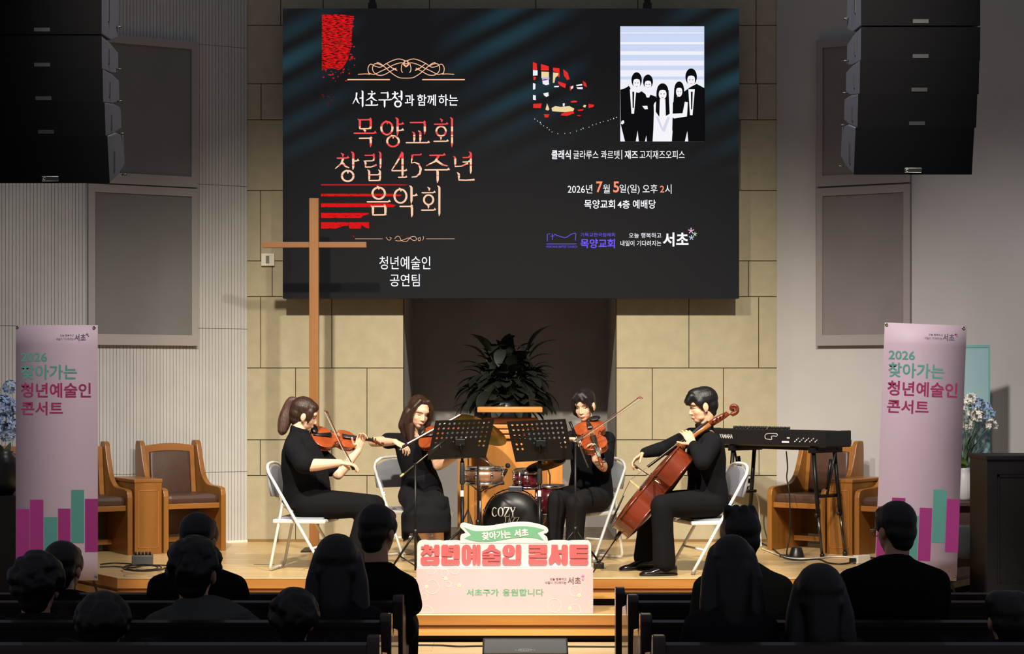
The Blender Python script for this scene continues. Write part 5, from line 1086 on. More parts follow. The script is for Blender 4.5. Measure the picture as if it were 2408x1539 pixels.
# ================================================================ MUSIC AND MICROPHONE STANDS
DESK = mat('stand_black', (15, 13, 13), 0.55, spec=.3)
def music_stand(label, cs, dtop, dbot, pole, dpole, lab):
    t = thing('music_stand', label, 'music stand', (X(pole, dpole), dpole, 0), 0, 'black perforated music stands', world=True)
    c = [P(*cs[0], dtop), P(*cs[1], dtop), P(*cs[2], dbot), P(*cs[3], dbot)]            # tl tr br bl
    at = lambda u, v: c[3].lerp(c[2], u).lerp(c[0].lerp(c[1], u), v)
    mb = MB(); NC, NR_ = 11, 7; K = 12; nx = (c[2] - c[3]).cross(c[0] - c[3]).normalized() * .0016
    u0, u1, v0, v1 = .045, .955, .12, .97
    def quad(a, b, e, f): mb.add([at(a, e), at(b, e), at(b, f), at(a, f)], [(0, 1, 2, 3)])
    quad(0, 1, 0, v0); quad(0, 1, v1, 1); quad(0, u0, v0, v1); quad(u1, 1, v0, v1)
    for i in range(NC):
        for j in range(NR_):
            a, b, e, f = u0 + (u1 - u0) * i / NC, u0 + (u1 - u0) * (i + 1) / NC, v0 + (v1 - v0) * j / NR_, v0 + (v1 - v0) * (j + 1) / NR_
            solid = (j < 3 and 2 <= i <= NC - 3) or j == 0
            if solid: quad(a, b, e, f); continue
            cu, cv = (a + b) / 2, (e + f) / 2; inner, outer = [], []
            for k in range(K):
                q = 2 * math.pi * (k + .5) / K; x, y = math.cos(q), math.sin(q); m = max(abs(x), abs(y)); outer.append(at(cu + (b - a) / 2 * x / m, cv + (f - e) / 2 * y / m)); inner.append(at(cu + (b - a) * .225 * x, cv + (f - e) * .225 * 1.05 * y))
            mb.add(outer + inner, [(k, (k + 1) % K, K + (k + 1) % K, K + k) for k in range(K)])
    desk = mb.build('desk', DESK, t); sm = desk.modifiers.new('t', 'SOLIDIFY'); sm.thickness = .002
    mb = MB(); mb.tube([c[3], c[2]], .004, 6); a, b = c[3] + V((0, .05, .012)), c[2] + V((0, .05, .012)); mb.add([c[3], c[2], b, a], [(0, 1, 2, 3)]); mb.build('ledge', DESK, desk)
    mid = at(.5, .42) + V((0, -.012, 0)); pt = V((X(pole, dpole), dpole, at(.5, .0).z - .02))
    MB().box(tuple(mid), (.075, .02, .05), bev=.006).tube([mid, mid + V((0, -.03, -.03)), pt + V((0, 0, .03))], .009, 8).ball(mid + V((-.05, -.01, 0)), .012).build('tilt_bracket', mat('bracket_dark', (38, 38, 38), .35, metal=.6), t)
    zt, zh0, zh1 = pt.z, Z(1084, dpole), Z(1140, dpole); x = X(pole, dpole)
    MB().tube([(x, dpole, .12), (x, dpole, zt + .04)], .0095, 10).build('pole', BLKM, t)
    MB().lathe([(.012, 0), (.020, .01), (.018, zh0 - zh1 - .03), (.013, zh0 - zh1)], 14, Matrix.Translation((x, dpole, zh1))).build('height_grip', mat('grip_grey', (40, 42, 44), .6), t)
    MB().bb((x - .013, dpole - .0115, Z(1168, dpole)), (x + .010, dpole - .009, Z(1154, dpole))).build('paper_tag', mat('tag_white', (225, 222, 214), .7), t)
    MB().tube([(x, dpole, .10), (x, dpole, .50)], .0135, 10).build('lower_pole', BLKM, t)
    for k in range(3):
        q = 1.1 + k * 2.094; MB().tube([(x, dpole, .26), (x + .30 * math.cos(q), dpole + .30 * math.sin(q) * .8, .012)], .009, 8).build('leg', BLKM, t)
    return t
music_stand('black perforated music stand shared by the two violinists, left of the pulpit', [(1024, 990), (1163, 986), (1143, 1075), (1005, 1081)], 14.42, 14.55, 1087, 14.6, 0)
music_stand('black perforated music stand in front of the viola player, right of the pulpit', [(1191, 992), (1330, 986), (1348, 1080), (1212, 1086)], 14.30, 14.42, 1269, 14.5, 0)
PAPER = mat('sheet_music_folder', (70, 70, 76), .8)
for lab, a, b, dd in (('dark sheet music folder resting on the left music stand', (1042, 1009), (1122, 1072), 14.62), ('dark sheet music folder resting on the right music stand', (1240, 1012), (1296, 1077), 14.47)):
    p, q = P(*a, dd), P(*b, dd); o = MB().bb((p.x, dd - .004, q.z), (q.x, dd + .004, p.z)).build('music_folder', PAPER); tag(o, lab, 'sheet music')
def tripod(t, x, d, h, r, spread, qs, leg=.008):
    MB().tube([(x, d, .02), (x, d, h)], r, 8).build('pole', BLKM, t); MB().lathe([(r, 0), (r * 2.2, .005), (r * 2.2, .05), (r, .055)], 10, Matrix.Translation((x, d, .26))).build('hub', BLKM, t)
    for q in qs:
        e = V((x + spread * math.cos(q), d + spread * math.sin(q), .012)); m = V((x, d, .29)).lerp(e, .62)
        lo = MB().tube([(x, d, .29), e], leg, 8).build('leg', BLKM, t); MB().tube([m, (x, d, .05)], leg * .6, 6).build('brace', BLKM, lo); MB().ball(e, .013).build('rubber_foot', BLKM, lo)
d = 13.95; x = X(977, d); t = thing('microphone_stand', 'black microphone boom stand in front of the long haired violinist', 'microphone stand', (x, d, 0), 0, 'black boom stands', world=True)
tripod(t, x, d, Z(1092, d), .0085, .20, (2.75, -.35, 1.2)); a, b = P(941, 1122, d), P(1046, 1036, d + .12)
bo = MB().tube([a, b], .0048, 8).build('boom', mat('boom_pale', (120, 114, 90), .35, metal=.7), t); MB().tube([a, a.lerp(b, .08)], .0075, 8).build('counterweight', mat('boom_end', (190, 184, 130), .4), bo); MB().tube([a.lerp(b, .62), b], .013, 10).build('microphone', BLK, bo); MB().tube([(x, d, Z(1096, d)), a.lerp(b, .34)], .011, 8).build('clutch', BLKM, t)
d = 14.2; x = X(1353, d); t = thing('microphone_stand', 'black microphone boom stand in front of the viola player', 'microphone stand', (x, d, 0), 0, 'black boom stands', world=True)
tripod(t, x, d, Z(1040, d), .0085, .24, (.6, 2.6, -1.4)); a, b = P(1384, 1101, d - .02), P(1340, 992, d)
bo = MB().tube([a, b], .0055, 8).build('boom', mat('boom_steel', (110, 112, 116), .3, metal=.8), t); MB().tube([a.lerp(b, .68), b], .010, 8).build('boom_grip', BLKM, bo)
d = 14.9; x = X(1124, d); t = thing('microphone_stand', 'thin black boom stand holding the drum microphone over the snare', 'microphone stand', (x, d, 0), 0, 'black boom stands', world=True)
tripod(t, x, d, Z(1060, d), .008, .24, (.6, 2.6, -1.4)); a, b = P(1118, 1068, d), P(1178, 1109, d); MB().tube([a, b], .006, 8).build('boom', mat('boom_chrome', (150, 150, 150), .25, metal=.9), t)
u = P(1186, 1118, d - .05); v_ = P(1194, 1096, d - .08); MB().tube([u, u.lerp(v_, .6)], [.009, .013], 10).ball(tuple(v_), .020).build('microphone', mat('mic_dark', (44, 44, 42), .45, metal=.4), t); MB().ball(tuple(P(1182, 1116, d)), .016).build('mic_clip', CHROME, t)

# ================================================================ DRUM KIT
d = 15.25; SHELL = mat('burgundy_shell', (88, 20, 30), .2, coat=.8); HEADK = mat('black_drum_head', (24, 24, 25), .4); CYM = mat('cymbal_bronze', (150, 118, 44), .32, metal=.85, noise=.15, nscale=14); SNSH = mat('snare_shell', (176, 132, 104), .28, metal=.5, coat=.3)
def drum_parts(t, M, r, h, shell, head, lugs=8, hoop=CHROME):
    MB().lathe([(r * .985, 0), (r * .985, h)], 36, M).build('shell', shell, t)
    MB().lathe([(r, h - .012), (r * 1.04, h - .012), (r * 1.04, h + .012), (r, h + .012), (r, h - .012)], 36, M, cap=False).build('hoop', hoop, t); MB().lathe([(r, -.012), (r * 1.04, -.012), (r * 1.04, .012), (r, .012), (r, -.012)], 36, M, cap=False).build('hoop', hoop, t)
    MB().lathe([(r * .99, h), (r * .99, h + .006), (r * .4, h + .007), (.001, h + .007)], 36, M).build('head', head, t)
    for i in range(lugs):
        q = 2 * math.pi * (i + .5) / lugs; c = V((r * 1.03 * math.cos(q), r * 1.03 * math.sin(q), 0)); MB().tube([M @ (c + V((0, 0, h))), M @ (c + V((0, 0, .0)))], .0035, 6).ball(tuple(c * 1.01 + V((0, 0, h * .55))), (.012, .012, .022), M).build('lug', CHROME, t)
rB = 69 * d / F; cB = V((X(1206, d), d, Z(1226, d)))
t = thing('bass_drum', 'black fronted bass drum with white lettering in front of the pulpit', 'drum', (cB.x, d, 0), 0, world=True)
BMx = frame((cB.x, d + .34, cB.z), (1, 0, 0), (0, 0, 1), (0, -1, 0)); drum_parts(t, BMx, rB, .34, SHELL, HEADK, 10, mat('black_hoop', (26, 24, 24), .3, coat=.4))
def serif_latin(mb, s, box, M):
    G = {'C': [('o', .78, 5.6)], 'O': [('o', 0, 6.2832)], 'Z': [('h', 0, 1, 1, .07), ('h', 0, 1, 0, .07), ('d', .95, 1, .05, 0, .2), ('t', 0, .78, 1), ('t', 1, 0, .22)], 'Y': [('d', .06, 1, .5, .42, .2), ('d', .94, 1, .5, .42, .09), ('v', .5, .45, 0), ('h', .28, .72, 0, .05), ('h', 0, .3, 1, .05), ('h', .7, 1, 1, .05)],
         'J': [('v', .62, 1, .18), ('h', .36, .9, 1, .05), ('d', .62, .2, .35, .0, .14), ('d', .35, .0, .08, .12, .12)], 'A': [('d', .5, 1, .88, 0, .2), ('d', .5, 1, .12, 0, .08), ('h', .25, .72, .34, .05), ('h', 0, .3, 0, .05), ('h', .65, 1, 0, .05)], 'F': [('v', .24, 1, 0), ('h', .05, .95, 1, .06), ('h', .24, .7, .52, .05), ('h', .05, .5, 0, .05), ('t', .95, .78, 1)], 'I': [('v', .5, 1, 0), ('h', .2, .8, 1, .05), ('h', .2, .8, 0, .05)], 'E': [('v', .24, 1, 0), ('h', .05, .95, 1, .06), ('h', .24, .7, .52, .05), ('h', .05, .98, 0, .06), ('t', .95, .78, 1), ('t', .98, 0, .22)]}
    n = len(s); x0, x1, y0, y1 = box; cw = (x1 - x0) / n
    for i, ch in enumerate(s):
        T = lambda x, y: (x0 + cw * (i + .06 + .88 * x), y0 + (y1 - y0) * y); w = cw
        for e in G[ch]:
            if e[0] == 'h': brush(mb, [T(e[1], e[3]), T(e[2], e[3])], e[4] * (y1 - y0), M)
            elif e[0] == 'v': brush(mb, [T(e[1], e[2]), T(e[1], e[3])], .2 * w, M)
            elif e[0] == 't': brush(mb, [T(e[1], e[2]), T(e[1], e[3])], .08 * w, M)
            elif e[0] == 'd': brush(mb, [T(e[1], e[2]), T(e[3], e[4])], e[5] * w, M)
            else:
                k = 22; qs = [e[1] + (e[2] - e[1]) * j / k for j in range(k + 1)]; brush(mb, [T(.5 + .44 * math.cos(q), .5 + .5 * math.sin(q)) for q in qs], [w * (.08 + .13 * abs(math.cos(q))) for q in qs], M)
HM = frame((0, d - .0115, 0), (1, 0, 0), (0, 0, 1), (0, -1, 0)); dbx = lambda a, b, c, e: (X(a, d), X(b, d), Z(e, d), Z(c, d))
mb = MB(); serif_latin(mb, 'COZY', dbx(1156, 1213, 1194, 1215), HM); serif_latin(mb, 'JAZZ', dbx(1183, 1222, 1217, 1231), HM); serif_latin(mb, 'OFFICE', dbx(1163, 1232, 1233, 1248), HM); mb.build('white_lettering', mat('drum_print', (250, 248, 240), .7), t)
MB().bb((X(1196, d), d + .02, cB.z + rB + .0), (X(1228, d), d + .12, cB.z + rB + .04), bev=.006).build('tom_mount', mat('mount_steel', (120, 124, 134), .3, metal=.9), t)
MB().tube([(X(1222, d), d + .06, cB.z + rB + .03), (X(1222, d), d + .06, Z(1112, d)), (X(1236, d), d + .12, Z(1106, d))], .010, 8).ball((X(1222, d), d + .05, Z(1136, d)), .018).build('tom_arm', CHROME, t)
for s in (-1, 1): MB().tube([(cB.x + s * rB * .8, d + .1, cB.z - .1), (cB.x + s * rB * 1.35, d - .02, .01)], .008, 8).build('spur', CHROME, t)
t = thing('rack_tom', 'small burgundy tom drum mounted above the bass drum', 'drum', (X(1240, d), d + .2, Z(1150, d)), 0, 'burgundy toms', world=True); M = frame((X(1240, d), d + .24, Z(1148, d)), (1, 0, 0), (0, .95, .1)); drum_parts(t, M, .115, .12, SHELL, HEADK, 6)
t = thing('floor_tom', 'burgundy floor tom behind the viola player knee', 'drum', (X(1300, d), d + .2, 0), 0, 'burgundy toms', world=True); M = Matrix.Translation((X(1297, d), d + .25, Z(1215, d))); drum_parts(t, M, .13, .22, SHELL, HEADK, 6)
for i in range(3): q = .5 + i * 2.094; MB().tube([(X(1297, d) + .14 * math.cos(q), d + .25 + .14 * math.sin(q), .0), (X(1297, d) + .14 * math.cos(q), d + .25 + .14 * math.sin(q), Z(1180, d))], .006, 6).build('leg', CHROME, t)
t = thing('snare_drum', 'pale metal snare drum on a chrome stand under the left music stand', 'drum', (X(1138, d), d + .1, 0), 0, world=True); M = Matrix.Translation((X(1138, d), d + .1, Z(1138, d))); drum_parts(t, M, .155, .115, SNSH, mat('white_drum_head', (214, 210, 200), .5), 8)
xs = X(1128, d); MB().tube([(xs, d + .1, .03), (xs, d + .1, Z(1146, d))], .0115, 10).build('stand_pole', CHROME, t)
for i in range(3):
    q = .4 + i * 2.094; MB().tube([(xs, d + .1, .2), (xs - .06 + .13 * math.cos(q), d + .16 + .13 * math.sin(q), .01)], .007, 8).build('stand_leg', CHROME, t); MB().tube([(xs, d + .1, Z(1160, d)), (X(1138, d) + .16 * math.cos(q), d + .1 + .16 * math.sin(q), Z(1139, d))], .006, 6).build('basket_arm', CHROME, t)
def cymbal(label, c, r, n, foot):
    t = thing('cymbal', label, 'cymbal', (foot[0], foot[1], 0), 0, 'bronze cymbals', world=True); n = V(n).normalized(); M = frame(c, n.orthogonal(), n.cross(n.orthogonal()))
    MB().lathe([(r, 0), (r, .0015), (r * .6, .012), (r * .26, .020), (r * .22, .034), (r * .12, .045), (.004, .047), (.004, .044), (r * .12, .042), (r * .2, .031), (r * .24, .018), (r * .6, .0095), (r, 0)], 40, M, cap=False).build('disc', CYM, t)
    c = V(c); MB().tube([(foot[0], foot[1], .15), (foot[0], foot[1], c.z - .10), tuple(c + n * .07)], .008, 8).build('stand_pole', CHROME, t); MB().ball(tuple(c + n * .055), .012).build('wing_nut', CHROME, t)
    for i in range(3): q = .9 + i * 2.094; MB().tube([(foot[0], foot[1], .35), (foot[0] + .15 * math.cos(q), foot[1] + .11 * math.sin(q), .01)], .007, 6).build('stand_leg', CHROME, t)
    return t
dc = 15.45; cymbal('large bronze cymbal tilted behind the left music stand', P(1131, 1012, dc), .222, (.43, -.34, .84), (X(1100, dc), dc + .12))
dc = 15.35; cymbal('bronze cymbal tilted below the right music stand', P(1284, 1094, dc), .16, (-.22, .30, .93), (X(1296, dc), dc + .42))
# ================================================================ PEOPLE
SKIN = mat('skin', (236, 190, 158), 0.5, noise=0.05, nscale=30, sss=0.08); SKINB = mat('skin_tan', (222, 172, 136), 0.5, noise=0.05, nscale=30, sss=0.08)
LIP = mat('lip', (196, 106, 98), 0.4); BROW = mat('brow_hair', (48, 34, 28), 0.8); EYEW = mat('eye_white', (206, 186, 172), .3); EYEK = mat('eye_dark', (22, 16, 14), .25)
def hair_mat(name, c1, c2):
    if name in _M: return _M[name]
    return mat(name, c1, 0.42, noise=.3, rgb2=c2, nscale=34, stretch=(3.2, 3.2, .22), bump=.4, bscale=60, spec=.45)
HB = hair_mat('brown_hair', (66, 42, 32), (40, 25, 19)); HD = hair_mat('dark_hair', (34, 27, 26), (20, 16, 16)); HBK = hair_mat('black_hair', (24, 22, 24), (12, 11, 12))
def cloth_mat(name, c, sc=14, b=.5): return mat(name, c, .92, bump=b, bscale=sc, nscale=sc, noise=.12, spec=.15)
SHB = cloth_mat('black_shirt', (21, 21, 24)); SHB2 = cloth_mat('black_knit', (20, 20, 23), 22, .3); TRB = cloth_mat('black_trousers', (20, 19, 21), 9, .6); TRG = cloth_mat('charcoal_trousers', (27, 26, 28), 9, .6); SKT = cloth_mat('black_skirt', (24, 24, 28), 8, .7); SHOE = mat('black_shoe', (18, 17, 18), .22, coat=.6)

def head_pieces(mb, H, female=True, ears=True):
    """H: 4x4, local X out of the face, Y to the person's left, Z up, origin between the ears"""
    k = .97 if female else 1.03; b = lambda c, r: mb.ball(tuple(q * k for q in c), tuple(q * k for q in r), H, 0, 18)
    b((-.012, 0, .036), (.094, .076, .083)); b((.026, 0, -.030), (.060, .060, .082)); b((.046, 0, -.086), (.034, .030 if female else .038, .027)); b((.030, 0, -.070), (.045, .048 if female else .056, .035))
    for s in (-1, 1): b((.046, s * .033, -.030), (.028, .025, .030))
    b((.066, 0, .030), (.024, .050, .030))
    mb.cone(H @ V((.083 * k, 0, .004 * k)), H @ V((.097 * k, 0, -.034 * k)), .0075, .010, 10)
    for s in (-1, 1): b((.088, s * .011, -.037), (.010, .007, .007))
    b((.080, 0, -.066), (.012, .022, .011)); b((.079, 0, -.058), (.010, .016, .008))
    if ears:
        for s in (-1, 1): b((-.006, s * .078, -.008), (.021, .010, .032)); b((-.002, s * .075, -.034), (.011, .008, .012))
def hand(mb, W, d, n, side, curl=(.5, .5, .5, .5), thumb=(.5, .3), k=1.0, spread=.10, wr=.026):
    """five separate bent fingers; d along the hand, n out of the PALM side, side = +1 when the thumb lies towards d x n"""
    W, d = V(W), V(d).normalized(); n = V(n); n = (n - d * n.dot(d)).normalized(); u = d.cross(n) * side
    pl, pw, th = .088 * k, .040 * k, .0145 * k
    mb.loft([(W - d * .01, u * wr * .98, n * wr * .72), (W + d * pl * .30, u * pw * .82, n * th * 1.05), (W + d * pl * .7, u * pw, n * th), (W + d * pl * 1.02, u * pw * .96, n * th * .8)], 14)
    for i, (off, L) in enumerate(((.030, .072), (.0105, .081), (-.0095, .075), (-.0285, .058))):
        p = W + d * (pl * (.98 if i in (1, 2) else .93)) + u * off * k; a = 0.0; sd = (d + u * (off / .03) * spread).normalized(); r = (.0086 - .0005 * (i == 3)) * k; c = curl[i]
        for j, f in enumerate((.44, .31, .25)):
            a += c * (.75 if j == 0 else 1.0); q = p + (sd * math.cos(a) + n * math.sin(a)) * (L * f * k); r2 = r * .9
            mb.cone(p, q, r, r2, 10); p, r = q, r2
    p = W + d * pl * .22 + u * pw * .72 + n * .004; dirs = (u * .75 + d * .62 + n * thumb[1]).normalized(); q = p + dirs * .036 * k; mb.cone(p, q, .0125 * k, .0105 * k, 10)
    d2 = (dirs * math.cos(thumb[0]) + (d * .8 - u * .2 + n * .6).normalized() * math.sin(thumb[0])).normalized(); q2 = q + d2 * .030 * k; mb.cone(q, q2, .0105 * k, .0092 * k, 10); q3 = q2 + (d2 + n * .25 + d * .2).normalized() * .022 * k; mb.cone(q2, q3, .0092 * k, .0078 * k, 10)
def head_frame(c, fwd, roll=0.0):
    x = V(fwd).normalized(); y = V((0, 0, 1)).cross(x).normalized(); z = x.cross(y); M = Matrix((x, y, z)).transposed().to_4x4(); M.translation = V(c); return M @ Matrix.Rotation(roll, 4, 'X')
from mathutils.bvhtree import BVHTree
def face_marks(body, H, t, k=.97, lid=.55, brow=BROW, lip=LIP, mouth=1.0):
    """eyes, brows and lips that lie on the face"""
    me = body.data; bv = BVHTree.FromPolygons([v.co.copy() for v in me.vertices], [list(p.vertices) for p in me.polygons])
    dirx = (H.to_3x3() @ V((-1, 0, 0))).normalized()
    def on(y, z, h=.001):
        o = H @ V((.25, y * k, z * k)); hit = bv.ray_cast(o, dirx, .4)
        return (hit[0] if hit[0] is not None else H @ V((.085, y * k, z * k))) - dirx * h
    for s in (-1, 1):
        ys = [.018 + .030 * i / 8 for i in range(9)]; up = lambda i: -.004 + .0062 * math.sin(math.pi * i / 8) * (.55 + lid * .0) ; lo = lambda i: -.004 - .0044 * math.sin(math.pi * i / 8) * lid
        vs = [on(s * y, up(i), .0012) for i, y in enumerate(ys)] + [on(s * y, lo(i), .0012) for i, y in enumerate(ys)]
        mb = MB(); mb.add(vs, [(i, i + 1, 10 + i, 9 + i) for i in range(8)]); e = mb.build('eye', EYEW, t)
        mb = MB(); c = on(s * .033, -.0045, .0016); yy = (H.to_3x3() @ V((0, 1, 0))); zz = (H.to_3x3() @ V((0, 0, 1))); mb.add([c + yy * .0058 * math.cos(q) + zz * (.0050 * (.5 + .5 * lid)) * math.sin(q) for q in [i * .5236 for i in range(12)]], [list(range(12))]); mb.build('iris', EYEK, e)
        mb = MB(); mb.tube([on(s * y, up(i) + .0005, .0016) for i, y in enumerate(ys)], [.0008 + .0011 * math.sin(math.pi * i / 8) for i in range(9)], 6); mb.build('eyelid_line', EYEK, e)
        mb = MB(); mb.tube([on(s * (.014 + .040 * i / 8), .019 + .006 * math.sin(math.pi * min(1, i / 7)) - (.004 if i > 6 else 0), .0008) for i in range(9)], [.0014 + .0022 * math.sin(math.pi * (i + .6) / 9.2) for i in range(9)], 6, sy=.5); mb.build('eyebrow', brow, t)
    mb = MB(); w = .021 * mouth
    for sg, zc in ((1, -.0605), (-1, -.0695)):
        vs = []; n = 10
        for i in range(n + 1):
            q = i / n; y = -w + 2 * w * q; hgt = .0048 * math.sin(math.pi * q) ** .8 * (1 if sg < 0 else .85 - .25 * math.exp(-((q - .5) / .1) ** 2)); zm = -.0655 + .001 * math.cos(6.28 * q)
            vs += [on(y, zm, .0012), on(y, zm + sg * hgt * .6, .0024), on(y, zm + sg * hgt * 1.3, .0010)]
        fs = [f for i in range(n) for f in ((3 * i, 3 * i + 1, 3 * i + 4, 3 * i + 3), (3 * i + 1, 3 * i + 2, 3 * i + 5, 3 * i + 4))]; mb.add(vs, fs, 0, True)
    mb.build('lips', lip, t)
def limb(mb, pts, rs, n=14):
    for i in range(len(pts) - 1): mb.cone(pts[i], pts[i + 1], rs[i], rs[i + 1], n)
def torso(mb, secs, lat, grow=0.0):
    """secs: (centre, half width, half depth); lat: the person's left"""
    L = []
    for i, (c, a, b) in enumerate(secs):
        c0, c1 = V(secs[max(0, i - 1)][0]), V(secs[min(len(secs) - 1, i + 1)][0]); ax = (c1 - c0).normalized(); f = V(lat).cross(ax).normalized(); l = ax.cross(f).normalized() * 1.0
        L.append((c, l * (a + grow), f * (b + grow)))
    mb.loft(L, 24)
def skin_obj(mb, name, vox, sm, mats, t, label=None):
    o = link(name, remesh(mb, name, vox, sm, mats), t, label); return o
def shoe(t, heel, toe, up=V((0, 0, 1)), w=.045, h=.075):
    heel, toe = V(heel), V(toe); ax = toe - heel; s = ax.cross(up).normalized(); mb = MB(); secs = []
    for q, ww, hh in ((.0, .6, .85), (.08, .82, 1.0), (.25, .85, 1.0), (.42, .9, .95), (.58, 1.0, .72), (.75, 1.0, .5), (.9, .75, .40), (1.0, .3, .26)):
        secs.append((heel + ax * q + up * h * hh * .5, s * w * ww, up * h * hh * .5))
    mb.loft(secs, 14); o = mb.build('shoe', SHOE, t); mb = MB()
    mb.loft([(heel + ax * q + up * .008, s * (w * ww + .003), up * .009) for q, ww in ((-.01, .6), (.1, .84), (.4, .88), (.65, 1.0), (.85, .85), (1.01, .32))], 12); mb.build('sole', mat('shoe_sole', (14, 13, 13), .5), o); return o

# ---------------------------------------------------------------- first violinist, in profile on the left
c0 = P(712, 1300, 14.2); t = thing('person', 'ponytailed woman in black short sleeves seated in profile playing violin at left', 'person', (c0.x, 14.2, 0), 0, 'string quartet players', world=True)
lat = V((.14, .99, 0)); H = head_frame(P(716, 977, 14.21), (.93, .12, -.30), .10)
TS = [(P(722, 1196, 14.22), .175, .150), (P(722, 1165, 14.22), .185, .165), (P(720, 1130, 14.22), .170, .155), (P(713, 1092, 14.2), .178, .150), (P(706, 1056, 14.2), .172, .122), (P(702, 1032, 14.2), .115, .082), (P(702, 1018, 14.2), .055, .055)]
sR, eR, wR = P(690, 1054, 14.01), P(719, 1096, 13.88), P(799, 1089, 13.95); sL, eL, wL = P(728, 1052, 14.38), P(795, 1116, 14.33), P(842, 1060, 14.40)
hips = (P(722, 1186, 14.12), P(724, 1186, 14.33)); kn = (P(868, 1190, 14.10), P(880, 1190, 14.42)); an = (P(832, 1322, 14.08), P(850, 1318, 14.42))
def under(mb, TS, lat, hips, kn, an, k=.84): 
    torso(mb, [(c, a * k, b * k) for c, a, b in TS], lat)
    for i in (0, 1): limb(mb, [hips[i], kn[i], an[i]], [.075, .052, .036])
mb = MB(); under(mb, TS, lat, hips, kn, an); head_pieces(mb, H); mb.cone(P(702, 1020, 14.2), H @ V((-.018, 0, -.07)), .052, .050)
limb(mb, [sR, eR], [.045, .043]); limb(mb, [eR, eR.lerp(wR, .3), wR], [.044, .045, .027]); limb(mb, [sL, eL, eL.lerp(wL, .3), wL], [.045, .040, .041, .026])
hand(mb, wR, (.95, .12, -.12), (-.15, .10, -.98), 1, (.40, .50, .55, .5), (.5, .5))
hand(mb, wL, (.22, .02, .97), (.55, -.80, .1), -1, (.55, .62, .7, .75), (.3, .1))
body = skin_obj(mb, 'body', .0042, 4, [SKIN], t); face_marks(body, H, t, lid=.3)
mb = MB(); torso(mb, TS, lat, .012); limb(mb, [sR, sR.lerp(eR, .86)], [.072, .078]); limb(mb, [sL, sL.lerp(eL, .72)], [.07, .075]); limb(mb, [P(702, 1040, 14.2), sR], [.07, .072]); limb(mb, [P(704, 1040, 14.2), sL], [.07, .07]); mb.loft([(P(702, 1026, 14.2), lat * .068, (.068, 0, 0)), (P(706, 1006, 14.2), lat * .066, (.068, 0, -.022))], 18)
skin_obj(mb, 'shirt', .008, 8, [SHB], t)
mb = MB()
for i in (0, 1): limb(mb, [hips[i], hips[i].lerp(kn[i], .5), kn[i]], [.112, .104, .083]); limb(mb, [kn[i], kn[i].lerp(an[i], .5), an[i]], [.083, .078, .082])
torso(mb, TS[:2], lat, .004); skin_obj(mb, 'trousers', .009, 10, [TRB], t)
for i in (0, 1): shoe(t, (an[i].x - .06, an[i].y, 0), (an[i].x + .20, an[i].y - .02, 0))
mb = MB(); b = lambda c, r: mb.ball(c, r, H, 0, 18); b((-.020, 0, .044), (.100, .084, .090)); b((.030, 0, .070), (.055, .070, .045)); b((-.045, .0, .0), (.070, .080, .060)); b((-.055, 0, -.045), (.045, .062, .045))
for s in (-1, 1): b((.028, s * .066, .022), (.035, .018, .045)); b((.036, s * .068, -.012), (.014, .010, .030))
hr = skin_obj(mb, 'hair', .006, 6, [HB], t)
mb = MB(); hp = [H @ V((-.075, 0, .080)), P(686, 944, 14.22), P(677, 966, 14.23), P(669, 992, 14.22), P(663, 1018, 14.2)]; limb(mb, bez(hp, 3), [.020, .026, .031, .036, .040, .044, .047, .050, .051, .050, .046, .038, .022][:len(bez(hp, 3))]); skin_obj(mb, 'ponytail', .006, 5, [hair_mat('pony_hair', (92, 66, 56), (58, 38, 32))], t)
MB().tube([H @ (V((-.078, 0, .088)) + V((.012 * math.cos(q), .026 * math.sin(q), .022 * math.cos(q)))) for q in [i * .5236 for i in range(12)]], .006, 6, closed=True).build('hair_tie', mat('hair_tie', (20, 18, 20), .6), t)

# ---------------------------------------------------------------- second violinist, long hair
c0 = P(985, 1300, 15.05); t = thing('person', 'long haired woman in black short sleeved top and skirt seated playing violin', 'person', (c0.x, 15.05, 0), 0, 'string quartet players', world=True)
fw = V((.46, -.89, 0)); lat = V((.89, .46, 0)); H = head_frame(P(985, 971, 14.97), (.48, -.83, -.28), -.12)
TS = [(P(992, 1172, 15.1), .165, .13), (P(990, 1148, 15.09), .155, .12), (P(985, 1112, 15.07), .122, .10), (P(979, 1075, 15.05), .140, .112), (P(975, 1048, 15.03), .148, .10), (P(973, 1030, 15.03), .11, .07), (P(974, 1016, 15.02), .048, .048)]
sR, eR, wR = P(934, 1036, 14.98), P(878, 1040, 14.84), P(930, 1040, 14.62); sL, eL, wL = P(1012, 1040, 15.02), P(1030, 1096, 14.80), P(1084, 1066, 14.68)
hips = (P(968, 1168, 15.05), P(1010, 1168, 15.1)); kn = (P(982, 1190, 14.66), P(1026, 1188, 14.70)); an = (P(1004, 1302, 14.72), P(1034, 1300, 14.78))
mb = MB(); under(mb, TS, lat, hips, kn, an); head_pieces(mb, H, ears=False); mb.cone(P(974, 1020, 15.02), H @ V((-.018, 0, -.07)), .046, .045)
limb(mb, [sR, eR], [.040, .038]); limb(mb, [eR, eR.lerp(wR, .3), wR], [.038, .038, .023]); limb(mb, [sL, eL, eL.lerp(wL, .3), wL], [.040, .037, .038, .024])
hand(mb, wR, (.62, -.45, -.30), (-.25, .35, -.9), 1, (.55, .6, .65, .55), (.5, .5)); hand(mb, wL, (.30, -.1, .95), (.3, -.9, .2), -1, (.6, .65, .7, .7), (.3, .2))
body = skin_obj(mb, 'body', .0042, 4, [SKIN], t); face_marks(body, H, t, lid=.25)
